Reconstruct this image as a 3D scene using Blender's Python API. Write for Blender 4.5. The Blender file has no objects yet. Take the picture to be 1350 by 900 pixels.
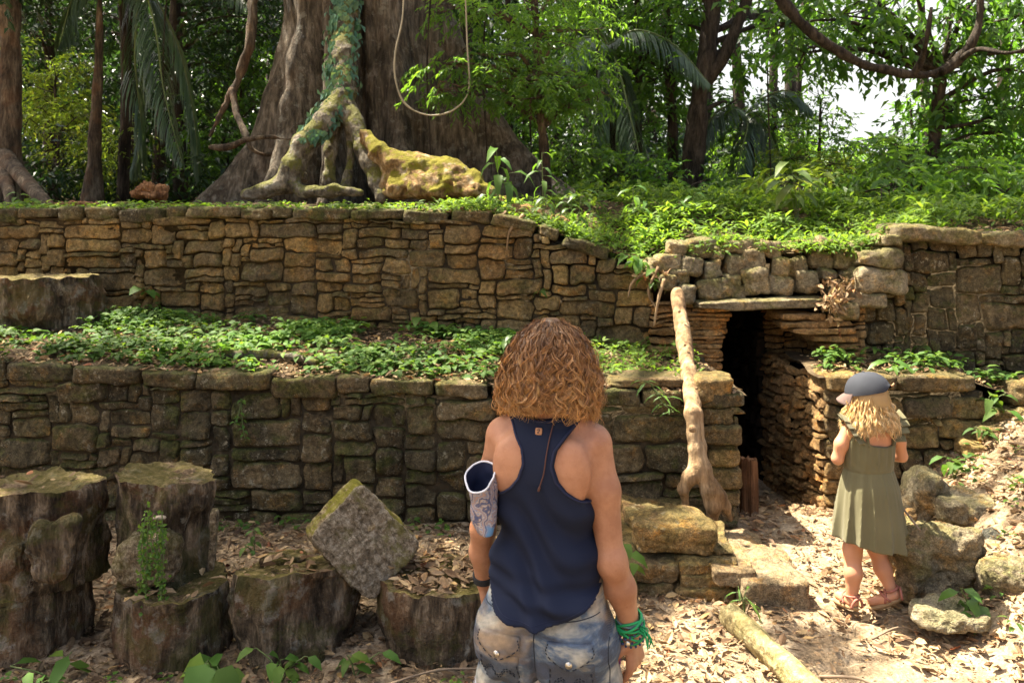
import bpy, math, random
import numpy as np
from mathutils import Vector, Matrix
from mathutils.bvhtree import BVHTree
rng = np.random.default_rng(11)
random.seed(5)
SC = bpy.context.scene
COL = SC.collection
EYE = 1.75
PI = math.pi
def W(px, py, d):
    """point of the place at depth d seen at a pixel of the 1350x900 photograph"""
    return np.array([(px - 675) * d / 1050.0, d, EYE + (300 - py) * d / 1050.0])
def sstep(a, b, x):
    t = np.clip((np.asarray(x, float) - a) / (b - a), 0, 1)
    return t * t * (3 - 2 * t)
# ------------------------------------------------------------------ noise
def _hash(i, j, k, seed):
    h = (i.astype(np.int64) * 374761393 + j.astype(np.int64) * 668265263 + k.astype(np.int64) * 2147483647 + seed * 974711) & 0xFFFFFFFF
    h = ((h ^ (h >> 13)) * 1274126177) & 0xFFFFFFFF
    h = (h ^ (h >> 16)) & 0xFFFF
    return h / 32767.5 - 1.0
def vnoise(P, scale=1.0, seed=0):
    P = np.asarray(P, float) * scale
    I = np.floor(P); f = P - I; I = I.astype(np.int64)
    u = f * f * f * (f * (f * 6 - 15) + 10)
    r = 0
    for a in (0, 1):
        wa = u[..., 0] if a else 1 - u[..., 0]
        for b in (0, 1):
            wb = u[..., 1] if b else 1 - u[..., 1]
            for c in (0, 1):
                wc = u[..., 2] if c else 1 - u[..., 2]
                r = r + wa * wb * wc * _hash(I[..., 0] + a, I[..., 1] + b, I[..., 2] + c, seed)
    return r
def fbm(P, scale=1.0, oct=3, seed=0, gain=.5):
    r = 0; a = 1.0
    for o in range(oct):
        r = r + a * vnoise(P, scale * 2.03 ** o, seed + o * 17)
        a *= gain
    return r
def nrm(V):
    return V / np.maximum(np.linalg.norm(V, axis=-1, keepdims=True), 1e-9)
# ------------------------------------------------------------------ mesh collector
class MB:
    def __init__(s):
        s.v = []; s.t = []; s.q = []; s.n = 0; s.attr = []; s.pq = []
    def add(s, v, quads=None, tris=None, attr=None):
        v = np.asarray(v, float).reshape(-1, 3)
        s.v.append(v)
        if quads is not None and len(quads): s.q.append(np.asarray(quads, np.int64).reshape(-1, 4) + s.n)
        if tris is not None and len(tris): s.t.append(np.asarray(tris, np.int64).reshape(-1, 3) + s.n)
        s.attr.append(np.zeros(len(v)) if attr is None else np.broadcast_to(np.asarray(attr, float), (len(v),)))
        s.n += len(v)
    def mesh(s, name, offset=(0, 0, 0), smooth=True):
        me = bpy.data.meshes.new(name)
        V = np.concatenate(s.v) - np.asarray(offset, float)
        q = np.concatenate(s.q) if s.q else np.zeros((0, 4), np.int64)
        t = np.concatenate(s.t) if s.t else np.zeros((0, 3), np.int64)
        me.vertices.add(len(V)); me.vertices.foreach_set('co', V.astype(np.float32).ravel())
        me.loops.add(q.size + t.size)
        me.loops.foreach_set('vertex_index', np.concatenate([q.ravel(), t.ravel()]).astype(np.int32))
        me.polygons.add(len(q) + len(t))
        st = np.concatenate([np.arange(len(q)) * 4, q.size + np.arange(len(t)) * 3]).astype(np.int32)
        me.polygons.foreach_set('loop_start', st)
        me.polygons.foreach_set('use_smooth', np.full(len(q) + len(t), bool(smooth)))
        A = np.concatenate(s.attr)
        if np.any(A):
            at = me.attributes.new('tint', 'FLOAT', 'POINT'); at.data.foreach_set('value', A.astype(np.float32))
        me.update(calc_edges=True); me.validate()
        return me
    def build(s, name, m, parent=None, loc=(0, 0, 0), smooth=True):
        off = np.array(loc, float)
        if parent is not None:
            p = parent
            while p is not None: off = off + np.array(p.location); p = p.parent
        o = bpy.data.objects.new(name, s.mesh(name, off, smooth)); COL.objects.link(o)
        o.location = Vector(loc)
        if parent is not None: o.parent = parent
        if m is not None: o.data.materials.append(m)
        return o
def tag(o, label=None, cat=None, group=None, kind=None):
    if label: o['label'] = label
    if cat: o['category'] = cat
    if group: o['group'] = group
    if kind: o['kind'] = kind
    return o
def thing(name, label, cat, loc=(0, 0, 0), group=None):
    o = bpy.data.objects.new(name, None); COL.objects.link(o); o.location = Vector([float(c) for c in loc]); o.empty_display_size = .1
    return tag(o, label, cat, group)
def copy_tree(o, parent=None):
    c = o.copy(); COL.objects.link(c)
    if parent is not None: c.parent = parent
    for ch in o.children: copy_tree(ch, c)
    return c
# ------------------------------------------------------------------ shapes
def spline(pts, n):
    P = np.asarray(pts, float)
    if len(P) == 2:
        t = np.linspace(0, 1, n)[:, None]; return P[0] * (1 - t) + P[1] * t
    Q = np.vstack([2 * P[0] - P[1], P, 2 * P[-1] - P[-2]])
    u = np.linspace(0, len(P) - 1 - 1e-6, n); i = u.astype(int); f = (u - i)[:, None]
    a, b, c, d = Q[i], Q[i + 1], Q[i + 2], Q[i + 3]
    return .5 * (2 * b + (c - a) * f + (2 * a - 5 * b + 4 * c - d) * f ** 2 + (3 * b - a - 3 * c + d) * f ** 3)
def tube(mb, pts, r, n=None, sides=10, nz=0, nscale=6, seed=0, caps=True, attr=None, ridge=0, flat=1.0):
    P = np.asarray(pts, float)
    if n: P = spline(P, n)
    m = len(P)
    r = np.interp(np.linspace(0, 1, m), np.linspace(0, 1, len(np.atleast_1d(r))), np.atleast_1d(r))
    T = nrm(np.gradient(P, axis=0))
    up = np.array([0, 0, 1.0]) if abs(T[0][2]) < .9 else np.array([1.0, 0, 0])
    A = np.zeros((m, 3)); a = nrm(np.cross(T[0], up)[None])[0]
    for i in range(m):
        a = a - T[i] * a.dot(T[i]); a = a / max(np.linalg.norm(a), 1e-9); A[i] = a
    B = np.cross(T, A)
    th = np.linspace(0, 2 * PI, sides, endpoint=False)
    D = A[:, None] * np.cos(th)[None, :, None] + B[:, None] * (np.sin(th) * flat)[None, :, None]
    V = P[:, None] + D * r[:, None, None]
    if nz:
        V = V + D * (fbm(V, nscale, 3, seed) * nz)[..., None]
    if ridge:
        V = V + D * (ridge * np.abs(vnoise(np.stack([np.cos(th)[None] * 2.2 + 0 * r[:, None], np.sin(th)[None] * 2.2 + 0 * r[:, None], V[..., 2] * .7], -1), 2, seed + 3)))[..., None]
    idx = np.arange(m * sides).reshape(m, sides)
    q = np.stack([idx[:-1], np.roll(idx, -1, 1)[:-1], np.roll(idx, -1, 1)[1:], idx[1:]], -1).reshape(-1, 4)
    V = V.reshape(-1, 3); tr = []
    if caps:
        V = np.vstack([V, P[0], P[-1]]); c0, c1 = m * sides, m * sides + 1
        for k in range(sides):
            tr.append((c0, idx[0, (k + 1) % sides], idx[0, k])); tr.append((c1, idx[-1, k], idx[-1, (k + 1) % sides]))
    mb.add(V, q, tr, None if attr is None else attr)
_CUBE = {}
def cube_grid(n):
    if n in _CUBE: return _CUBE[n]
    vs = []; qs = []; k = 0
    lin = np.tan(np.linspace(-1, 1, n + 1) * PI / 4 * .96) / math.tan(PI / 4 * .96)
    for ax in range(3):
        for sg in (-1, 1):
            u, v = np.meshgrid(lin, lin, indexing='ij')
            p = np.zeros((n + 1, n + 1, 3)); p[..., ax] = sg; p[..., (ax + 1) % 3] = u; p[..., (ax + 2) % 3] = v
            vs.append(p.reshape(-1, 3))
            id_ = np.arange((n + 1) ** 2).reshape(n + 1, n + 1) + k
            q = np.stack([id_[:-1, :-1], id_[1:, :-1], id_[1:, 1:], id_[:-1, 1:]], -1).reshape(-1, 4)
            qs.append(q if sg > 0 else q[:, ::-1]); k += (n + 1) ** 2
    V = np.vstack(vs); Q = np.vstack(qs)
    key = np.round(V, 5); _, first, inv = np.unique(key, axis=0, return_index=True, return_inverse=True)
    _CUBE[n] = (V[first], inv.reshape(-1)[Q]); return _CUBE[n]
def rock(mb, c, size, rz=0, rx=0, ry=0, n=10, q=6, nz=.02, nscale=5, seed=0, taper=0, chip=0, attr=None):
    """a block or boulder: rounded cube with noise; q = squareness"""
    V, Q = cube_grid(n)
    V = V / (np.sum(np.abs(V) ** q, axis=1, keepdims=True) ** (1 / q))
    V = V * (np.asarray(size, float) / 2)
    if taper:
        f = 1 - taper * (V[:, 2:3] / size[2]); V = V * np.hstack([f, f, np.ones_like(f)])
    D = nrm(V / np.asarray(size, float) ** 1.0)
    off = np.array([seed * 3.17, seed * 1.3, seed * .7])
    V = V + D * (fbm(V + off, nscale, 5, seed, .55) * nz)[:, None]
    if chip:
        g = vnoise(V + off, nscale * .55, seed + 9); V = V - D * (np.clip(g - .25, 0, 1) * chip)[:, None]
    R = (Matrix.Rotation(rz, 3, 'Z') @ Matrix.Rotation(rx, 3, 'X') @ Matrix.Rotation(ry, 3, 'Y'))
    V = V @ np.array(R).T + np.asarray(c, float)
    mb.add(V, Q, None, attr)
def box(mb, lo, hi):
    lo, hi = np.asarray(lo, float), np.asarray(hi, float)
    V = np.array([[(lo, hi)[i][0], (lo, hi)[j][1], (lo, hi)[k][2]] for i in (0, 1) for j in (0, 1) for k in (0, 1)])
    mb.add(V, [(0, 1, 3, 2), (4, 6, 7, 5), (0, 4, 5, 1), (2, 3, 7, 6), (0, 2, 6, 4), (1, 5, 7, 3)])
def leaves(mb, P, D, N, L, Wd, fold=.3, droop=.3, lod=0, attr=None, shape=(.42, 1.0, .75, .62)):
    P = np.asarray(P, float); D = nrm(np.asarray(D, float)); m = len(P)
    if m == 0: return
    S = nrm(np.cross(D, N)); N = np.cross(S, D)
    L = np.broadcast_to(np.asarray(L, float), (m,))[:, None]; Wd = np.broadcast_to(np.asarray(Wd, float), (m,))[:, None] / 2
    if lod == 0:
        mid = P + D * L * shape[0]
        V = np.stack([P, mid + S * Wd + N * fold * Wd, P + D * L * (1 - .12 * droop) - N * droop * L, mid - S * Wd + N * fold * Wd], 1)
        b = np.arange(m)[:, None] * 4
        t = np.concatenate([b + np.array([[0, 1, 2]]), b + np.array([[0, 2, 3]])])
        mb.add(V.reshape(-1, 3), None, t, None if attr is None else np.repeat(attr, 4))
    else:
        a, w1, bb, w2 = .3, 1.0, .68, .8
        c1 = P + D * L * a + N * 0; c2 = P + D * L * bb - N * droop * L * .35
        V = np.stack([P, c1 + S * Wd * w1 + N * fold * Wd, c1, c1 - S * Wd * w1 + N * fold * Wd,
                      c2 + S * Wd * w2 + N * fold * Wd * w2, c2, c2 - S * Wd * w2 + N * fold * Wd * w2, P + D * L * (1 - .1 * droop) - N * droop * L], 1)
        b = np.arange(m)[:, None] * 8
        t = np.concatenate([b + np.array([[k]]) .reshape(1, -1) if False else b + np.array([k]) for k in ((0, 1, 2), (0, 2, 3), (4, 7, 5), (5, 7, 6))])
        q = np.concatenate([b + np.array([k]) for k in ((1, 4, 5, 2), (2, 5, 6, 3))])
        mb.add(V.reshape(-1, 3), q, t, None if attr is None else np.repeat(attr, 8))
def rdir(m, zlo=-1, zhi=1):
    a = rng.uniform(0, 2 * PI, m); z = rng.uniform(zlo, zhi, m); s = np.sqrt(np.maximum(0, 1 - z * z))
    return np.stack([s * np.cos(a), s * np.sin(a), z], 1)
# ------------------------------------------------------------------ distance fields (people, roots)
class Field:
    def __init__(s, lo, hi, h):
        s.lo = np.array(lo, float); s.h = h
        s.dim = np.ceil((np.array(hi) - s.lo) / h).astype(int) + 1
        s.ax = [s.lo[i] + h * np.arange(s.dim[i]) for i in range(3)]
        s.f = np.full(s.dim, 1.0, np.float32)
    def sub(s, lo, hi):
        i0 = np.clip(np.floor((np.array(lo) - s.lo) / s.h).astype(int), 0, s.dim); i1 = np.clip(np.ceil((np.array(hi) - s.lo) / s.h).astype(int) + 1, 0, s.dim)
        sl = tuple(slice(a, b) for a, b in zip(i0, i1))
        g = [s.ax[0][sl[0]][:, None, None], s.ax[1][sl[1]][None, :, None], s.ax[2][sl[2]][None, None, :]]
        return sl, g
    def grid(s):
        return s.ax[0][:, None, None], s.ax[1][None, :, None], s.ax[2][None, None, :]
    def merge(s, sl, d, k):
        a = s.f[sl]
        if k > 0:
            hh = np.clip(.5 + .5 * (a - d) / k, 0, 1); s.f[sl] = a * (1 - hh) + d * hh - k * hh * (1 - hh)
        else: s.f[sl] = np.minimum(a, d)
    def cap(s, a, b, ra, rb, k=.02, sc=(1, 1, 1)):
        a = np.asarray(a, float); b = np.asarray(b, float); r = max(ra, rb); m = r + k + .05
        sl, (x, y, z) = s.sub(np.minimum(a, b) - m, np.maximum(a, b) + m)
        ab = b - a; L2 = max(ab.dot(ab), 1e-9)
        t = np.clip(((x - a[0]) * ab[0] + (y - a[1]) * ab[1] + (z - a[2]) * ab[2]) / L2, 0, 1)
        d = np.sqrt(((x - a[0] - t * ab[0]) / sc[0]) ** 2 + ((y - a[1] - t * ab[1]) / sc[1]) ** 2 + ((z - a[2] - t * ab[2]) / sc[2]) ** 2) - (ra + (rb - ra) * t)
        s.merge(sl, d, k)
    def chain(s, pts, rs, k=.02, sc=(1, 1, 1)):
        for i in range(len(pts) - 1): s.cap(pts[i], pts[i + 1], rs[i], rs[i + 1], k, sc)
    def ell(s, c, r, k=.02):
        c = np.asarray(c, float); r = np.asarray(r, float); m = r + k + .05
        sl, (x, y, z) = s.sub(c - m, c + m)
        d0 = np.sqrt(((x - c[0]) / r[0]) ** 2 + ((y - c[1]) / r[1]) ** 2 + ((z - c[2]) / r[2]) ** 2)
        s.merge(sl, (d0 - 1) * r.min(), k)
    def loft(s, zs, rx, ry, cx=None, cy=None, k=.02, p=2.0, mod=None):
        zs = np.asarray(zs, float); lo = zs[0] - .06; hi = zs[-1] + .06; mx = max(rx) + .08; my = max(ry) + .08
        cx = np.zeros(len(zs)) if cx is None else np.asarray(cx, float); cy = np.zeros(len(zs)) if cy is None else np.asarray(cy, float)
        sl, (x, y, z) = s.sub((cx.min() - mx, cy.min() - my, lo), (cx.max() + mx, cy.max() + my, hi))
        zz = z.ravel(); f = lambda v: smooth_interp(zz, zs, v)[None, None, :]
        RX, RY = f(rx), f(ry); X = x - f(cx); Y = y - f(cy)
        if mod is not None:
            m_ = mod(X, Y, z); RX = RX * m_; RY = RY * m_
        d = ((np.abs(X) / RX) ** p + (np.abs(Y) / RY) ** p) ** (1 / p) - 1
        d = d * np.minimum(RX, RY) * .9
        d = np.maximum(d, np.maximum(zs[0] - z, z - zs[-1]))
        s.merge(sl, d, k)
    def add_noise(s, scale, amp, seed=0, oct=2):
        m = np.abs(s.f) < .06
        i = np.argwhere(m); P = s.lo + i * s.h
        s.f[m] += (fbm(P, scale, oct, seed) * amp).astype(np.float32)
    def extract(s, f=None):
        f = s.f if f is None else f
        return surface_net(f, s.lo, s.h)
def smooth_interp(x, xs, ys):
    xs = np.asarray(xs, float); ys = np.asarray(ys, float)
    m = np.gradient(ys, xs); i = np.clip(np.searchsorted(xs, x) - 1, 0, len(xs) - 2)
    h = xs[i + 1] - xs[i]; t = np.clip((x - xs[i]) / h, 0, 1)
    return (2 * t**3 - 3 * t**2 + 1) * ys[i] + (t**3 - 2 * t**2 + t) * h * m[i] + (-2 * t**3 + 3 * t**2) * ys[i + 1] + (t**3 - t**2) * h * m[i + 1]
def surface_net(f, lo, h, relax=2):
    ins = f < 0
    c = np.zeros(tuple(np.array(f.shape) - 1), np.uint8)
    for a in (0, 1):
        for b in (0, 1):
            for d in (0, 1):
                c += ins[a:f.shape[0] - 1 + a, b:f.shape[1] - 1 + b, d:f.shape[2] - 1 + d]
    act = (c > 0) & (c < 8)
    I = np.argwhere(act); idx = np.full(act.shape, -1, np.int64); idx[tuple(I.T)] = np.arange(len(I))
    acc = np.zeros((len(I), 3)); cnt = np.zeros(len(I))
    cor = [(a, b, d) for a in (0, 1) for b in (0, 1) for d in (0, 1)]
    for A in cor:
        for ax in range(3):
            if A[ax] == 0:
                B = list(A); B[ax] = 1
                fa = f[I[:, 0] + A[0], I[:, 1] + A[1], I[:, 2] + A[2]]; fb = f[I[:, 0] + B[0], I[:, 1] + B[1], I[:, 2] + B[2]]
                m = (fa < 0) != (fb < 0); t = np.where(m, fa / np.where(fa == fb, 1, fa - fb), 0)
                p = np.array(A, float)[None] + 0 * t[:, None]; p[:, ax] += t
                acc += p * m[:, None]; cnt += m
    V = lo + h * (I + acc / cnt[:, None])
    Q = []
    for ax in range(3):
        o1, o2 = (ax + 1) % 3, (ax + 2) % 3
        s0 = [slice(None)] * 3; s1 = [slice(None)] * 3; s0[ax] = slice(0, -1); s1[ax] = slice(1, None)
        ch = ins[tuple(s0)] != ins[tuple(s1)]
        E = np.argwhere(ch)
        ok = (E[:, o1] > 0) & (E[:, o2] > 0) & (E[:, o1] < f.shape[o1] - 1) & (E[:, o2] < f.shape[o2] - 1)
        E = E[ok]; e1 = np.zeros(3, int); e1[o1] = 1; e2 = np.zeros(3, int); e2[o2] = 1
        g = lambda e: idx[e[:, 0], e[:, 1], e[:, 2]]
        q = np.stack([g(E - e1 - e2), g(E - e2), g(E), g(E - e1)], 1)
        flip = ins[E[:, 0], E[:, 1], E[:, 2]]
        q[~flip] = q[~flip][:, ::-1]
        Q.append(q)
    Q = np.vstack(Q); Q = Q[(Q >= 0).all(1)]
    for _ in range(relax):
        S = np.zeros_like(V); n = np.zeros(len(V))
        for k in range(4):
            np.add.at(S, Q[:, k], V[Q[:, (k + 1) % 4]]); np.add.at(n, Q[:, k], 1)
            np.add.at(S, Q[:, (k + 1) % 4], V[Q[:, k]]); np.add.at(n, Q[:, (k + 1) % 4], 1)
        V = V * .5 + .5 * S / np.maximum(n, 1)[:, None]
    return V, Q
# ------------------------------------------------------------------ materials
class Mat:
    def __init__(s, name):
        s.m = bpy.data.materials.new(name); s.m.use_nodes = True; s.t = s.m.node_tree
        s.t.nodes.clear(); s.out = s.t.nodes.new('ShaderNodeOutputMaterial')
    def n(s, typ, ins=None, **at):
        nd = s.t.nodes.new('ShaderNode' + typ)
        for k, v in at.items(): setattr(nd, k, v)
        for k, v in (ins or {}).items(): s.set(nd.inputs[k], v)
        return nd
    def set(s, sock, v):
        if isinstance(v, bpy.types.NodeSocket): s.t.links.new(v, sock)
        elif isinstance(v, bpy.types.Node): s.t.links.new(v.outputs[0], sock)
        elif isinstance(v, tuple) and len(v) == 3 and sock.type == 'RGBA': sock.default_value = (*v, 1)
        else: sock.default_value = v
    def pos(s, scale=None, obj=False):
        p = s.n('TexCoord').outputs['Object'] if obj else s.n('NewGeometry').outputs['Position']
        if scale is not None: p = s.n('Mapping', {0: p, 'Scale': scale}).outputs[0]
        return p
    def noise(s, p, sc, det=4, rough=.55, dist=0):
        return s.n('TexNoise', {'Vector': p, 'Scale': sc, 'Detail': det, 'Roughness': rough, 'Distortion': dist}).outputs['Fac']
    def ramp(s, f, stops, interp='LINEAR'):
        r = s.n('ValToRGB', {0: f}); cr = r.color_ramp; cr.interpolation = interp
        while len(cr.elements) < len(stops): cr.elements.new(.5)
        for e, (p, c) in zip(cr.elements, stops):
            e.position = p; e.color = (*c, 1) if isinstance(c, tuple) else (c, c, c, 1)
        return r.outputs[0]
    def mix(s, f, a, b, mode='MIX'):
        m = s.n('Mix', data_type='RGBA', blend_type=mode); m.clamp_factor = True
        s.set(m.inputs[0], f); s.set(m.inputs[6], a); s.set(m.inputs[7], b); return m.outputs[2]
    def math(s, op, a, b=0.0, c=0.0):
        m = s.n('Math', operation=op); s.set(m.inputs[0], a); s.set(m.inputs[1], b); s.set(m.inputs[2], c); return m.outputs[0]
    def island(s): return s.n('NewGeometry').outputs['Random Per Island']
    def nz(s): return s.n('SeparateXYZ', {0: s.n('NewGeometry').outputs['Normal']}).outputs[2]
    def attr(s, name='tint'): return s.n('Attribute', attribute_name=name).outputs['Fac']
    def bump(s, h, strength=.5, dist=.01, normal=None):
        b = s.n('Bump', {'Strength': strength, 'Distance': dist, 'Height': h})
        if normal is not None: s.set(b.inputs['Normal'], normal)
        return b.outputs[0]
    def principled(s, col, rough=.85, normal=None, spec=.3, **k):
        b = s.n('BsdfPrincipled', {'Base Color': col, 'Roughness': rough, 'Specular IOR Level': spec})
        for kk, v in k.items(): s.set(b.inputs[kk.replace('_', ' ')], v)
        if normal is not None: s.set(b.inputs['Normal'], normal)
        s.t.links.new(b.outputs[0], s.out.inputs[0]); return b
def smooth01(M, f, a, b):
    r = M.n('MapRange', {0: f, 1: a, 2: b, 3: 0.0, 4: 1.0}, interpolation_type='SMOOTHSTEP'); return r.outputs[0]
def stone_mat(name, cols, moss=.5, stain=.7, lichen=.5, mosscol=((.045, .055, .012), (.12, .13, .022)), ochre=.4):
    M = Mat(name); p = M.pos(); i = M.island()
    c = M.ramp(i, [(k / (len(cols) - 1), cc) for k, cc in enumerate(cols)])
    n1 = M.noise(p, 9, 7, .72); n2 = M.noise(M.pos((1, 1, .6)), 2.6, 5, .65, .3); n3 = M.noise(p, 34, 6, .75); n4 = M.noise(p, 150, 3, .6)
    c = M.mix(smooth01(M, n1, .50, .68), c, M.mix(1.0, c, (1.7, 1.32, .85), 'MULTIPLY'))
    c = M.mix(M.math('MULTIPLY', smooth01(M, M.noise(p, 1.3, 3, .5), .5, .68), ochre), c, M.mix(n3, (.22, .11, .035), (.34, .2, .075)))
    c = M.mix(M.math('MULTIPLY', smooth01(M, n2, .42, .62), stain), c, M.mix(n3, (.022, .019, .012), (.06, .05, .03)))
    c = M.mix(1.0, c, M.ramp(n3, [(.28, .30), (.5, 1.0), (.72, 1.9)]), 'MULTIPLY')
    lf = M.math('MULTIPLY', smooth01(M, M.noise(p, 26, 5, .75), .56, .64), smooth01(M, M.noise(p, 3.3, 3), .42, .6))
    c = M.mix(M.math('MULTIPLY', lf, lichen), c, (.46, .40, .26))
    lf2 = M.math('MULTIPLY', smooth01(M, M.noise(p, 75, 4, .7), .62, .68), smooth01(M, n1, .42, .6)); c = M.mix(M.math('MULTIPLY', lf2, lichen), c, (.5, .45, .33))
    up = smooth01(M, M.nz(), .15, .85)
    mf = M.math('MULTIPLY', smooth01(M, M.math('ADD', M.noise(p, 5.5, 6, .7), M.math('MULTIPLY', up, .12)), .5, .64), moss)
    c = M.mix(mf, c, M.mix(smooth01(M, n3, .35, .65), mosscol[0], mosscol[1]))
    c = M.mix(1.0, c, M.ramp(n4, [(.3, .6), (.7, 1.35)]), 'MULTIPLY')
    cr = M.n('TexVoronoi', {'Vector': M.n('Mapping', {0: p, 'Scale': (1, 1, 2.2)}).outputs[0], 'Scale': 11.0}, feature='DISTANCE_TO_EDGE').outputs[0]
    crk = M.math('MULTIPLY', smooth01(M, cr, .0, .035), 1.0)
    c = M.mix(M.math('MULTIPLY', M.math('SUBTRACT', 1.0, crk), M.math('MULTIPLY', smooth01(M, n1, .45, .6), .6)), c, (.02, .015, .009))
    h = M.math('ADD', M.math('MULTIPLY', n1, .8), M.math('ADD', M.math('MULTIPLY', n3, .8), M.math('MULTIPLY', n4, .3)))
    M.principled(c, .9, M.bump(h, 1.0, .045), .15)
    return M.m
def leaf_mat(name, cols, trans=.5, rough=.45, transcol=1.6, spec=.35):
    M = Mat(name); i = M.island(); p = M.pos()
    c = M.ramp(i, [(k / max(1, len(cols) - 1), cc) for k, cc in enumerate(cols)])
    c = M.mix(1.0, c, M.ramp(M.noise(p, 1.1, 2), [(.3, .65), (.7, 1.35)]), 'MULTIPLY')
    b = M.n('BsdfPrincipled', {'Base Color': c, 'Roughness': rough, 'Specular IOR Level': spec})
    tc = M.mix(1.0, c, (transcol * 1.15, transcol * 1.1, transcol * .5), 'MULTIPLY')
    tr = M.n('BsdfTranslucent', {'Color': tc})
    mx = M.n('MixShader', {0: trans, 1: b, 2: tr}); M.t.links.new(mx.outputs[0], M.out.inputs[0])
    return M.m
def bark_mat(name, cols, zs=.25, scale=14, moss=0, mosscol=((.05, .055, .01), (.16, .15, .02)), bump=.8, lich=0, red=0):
    M = Mat(name); p = M.pos((1, 1, zs)); pw = M.pos()
    n1 = M.noise(p, scale, 6, .7, .4); n2 = M.noise(pw, 3, 4); n3 = M.noise(pw, 60, 4, .7)
    c = M.ramp(n1, [(.36, cols[0]), (.5, cols[1]), (.64, cols[2])])
    fib = M.noise(M.pos((1, 1, zs * .35)), scale * 4.5, 4, .7)
    c = M.mix(1.0, c, M.ramp(fib, [(.3, .45), (.5, 1.0), (.7, 1.5)]), 'MULTIPLY')
    c = M.mix(M.math('MULTIPLY', smooth01(M, n2, .5, .64), .55), c, M.mix(1.0, c, (.45, .42, .38), 'MULTIPLY'))
    if red: c = M.mix(M.math('MULTIPLY', smooth01(M, M.noise(pw, 4.5, 4), .5, .62), red), c, (.17, .075, .028))
    if lich: c = M.mix(M.math('MULTIPLY', smooth01(M, M.noise(pw, 9, 5, .7), .54, .64), lich), c, (.33, .32, .26))
    if moss:
        mf = smooth01(M, M.math('ADD', M.noise(pw, 6, 5, .7), M.math('MULTIPLY', M.nz(), .14)), .5, .6)
        c = M.mix(M.math('MULTIPLY', mf, moss), c, M.mix(n3, mosscol[0], mosscol[1]))
    M.principled(c, .9, M.bump(M.math('ADD', n1, M.math('ADD', M.math('MULTIPLY', n3, .35), M.math('MULTIPLY', fib, .5))), bump, .05), .15)
    return M.m
G1 = [(.032, .085, .014), (.055, .13, .019), (.085, .17, .024), (.044, .10, .022)]
def mk_materials():
    d = {}
    d['stone_low'] = stone_mat('lower wall stone', [(.115, .092, .046), (.17, .13, .06), (.135, .104, .054), (.26, .19, .095), (.10, .08, .042), (.2, .145, .068)], moss=.65, stain=.72, lichen=.8, ochre=.25)
    d['stone_up'] = stone_mat('upper wall stone', [(.22, .15, .065), (.35, .235, .095), (.18, .13, .062), (.4, .26, .10), (.26, .18, .082), (.15, .11, .058)], moss=.35, stain=.6, lichen=.5, ochre=.75)
    d['stone_pale'] = stone_mat('pale rubble stone', [(.30, .24, .14), (.36, .3, .19), (.25, .2, .12), (.33, .26, .14)], moss=.5, stain=.35, lichen=.5, ochre=.4, mosscol=((.09, .09, .018), (.2, .19, .03)))
    d['stone_step'] = stone_mat('step stone', [(.34, .24, .13), (.40, .3, .18)], moss=.15, stain=.3, lichen=.5, ochre=.4)
    d['stone_door'] = stone_mat('passage stone', [(.36, .205, .08), (.45, .265, .11), (.30, .175, .07), (.46, .29, .125)], moss=.12, stain=.35, lichen=.3, ochre=.6)
    d['boulder'] = stone_mat('boulder stone', [(.33, .28, .17), (.38, .32, .21)], moss=.4, stain=.45, lichen=.7, ochre=.3, mosscol=((.1, .1, .02), (.2, .18, .035)))
    d['grey_rock'] = stone_mat('grey rock', [(.14, .135, .125), (.18, .17, .15)], moss=.2, stain=.4, lichen=.5, ochre=.05)
    M = Mat('mortar'); p = M.pos(); M.principled(M.ramp(M.noise(p, 14, 5), [(.3, (.025, .018, .010)), (.7, (.075, .055, .03))]), .95, M.bump(M.noise(p, 50), .8, .02), .1); d['mortar'] = M.m
    M = Mat('shade-black passage stone'); p = M.pos(); M.principled(M.ramp(M.noise(p, 8, 5), [(.3, (.01, .008, .006)), (.7, (.03, .02, .012))]), .95, None, .1); d['dark'] = M.m  # near-black stone: the passage's gloom is put into its colour
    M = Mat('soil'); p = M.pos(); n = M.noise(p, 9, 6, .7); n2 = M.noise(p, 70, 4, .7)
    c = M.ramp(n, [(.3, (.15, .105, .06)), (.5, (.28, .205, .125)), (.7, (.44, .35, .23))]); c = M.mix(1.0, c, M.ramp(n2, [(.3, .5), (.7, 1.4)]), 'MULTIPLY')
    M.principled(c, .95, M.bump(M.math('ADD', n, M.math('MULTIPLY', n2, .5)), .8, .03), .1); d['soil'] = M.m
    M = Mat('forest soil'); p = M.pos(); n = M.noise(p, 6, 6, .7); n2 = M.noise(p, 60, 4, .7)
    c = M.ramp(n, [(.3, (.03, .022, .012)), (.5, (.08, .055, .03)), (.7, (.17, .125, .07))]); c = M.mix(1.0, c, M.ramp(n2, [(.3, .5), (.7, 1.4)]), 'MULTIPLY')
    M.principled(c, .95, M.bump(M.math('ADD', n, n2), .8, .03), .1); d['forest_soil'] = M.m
    M = Mat('dry leaf'); i = M.island(); p = M.pos()
    c = M.ramp(i, [(0, (.085, .046, .022)), (.2, (.22, .135, .065)), (.4, (.34, .225, .12)), (.6, (.13, .072, .034)), (.8, (.42, .30, .165)), (.93, (.46, .3, .12)), (1, (.25, .08, .035))])
    c = M.mix(1.0, c, M.ramp(M.noise(p, 40, 3), [(.3, .7), (.7, 1.25)]), 'MULTIPLY')
    b = M.n('BsdfPrincipled', {'Base Color': c, 'Roughness': .7, 'Specular IOR Level': .25}); tr = M.n('BsdfTranslucent', {'Color': c})
    mx = M.n('MixShader', {0: .2, 1: b, 2: tr}); M.t.links.new(mx.outputs[0], M.out.inputs[0]); d['dry'] = M.m
    M = Mat('shade-darkened dry leaf'); i = M.island(); p = M.pos()  # dry leaf colours darkened, painting the shade between logs and wall
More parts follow.
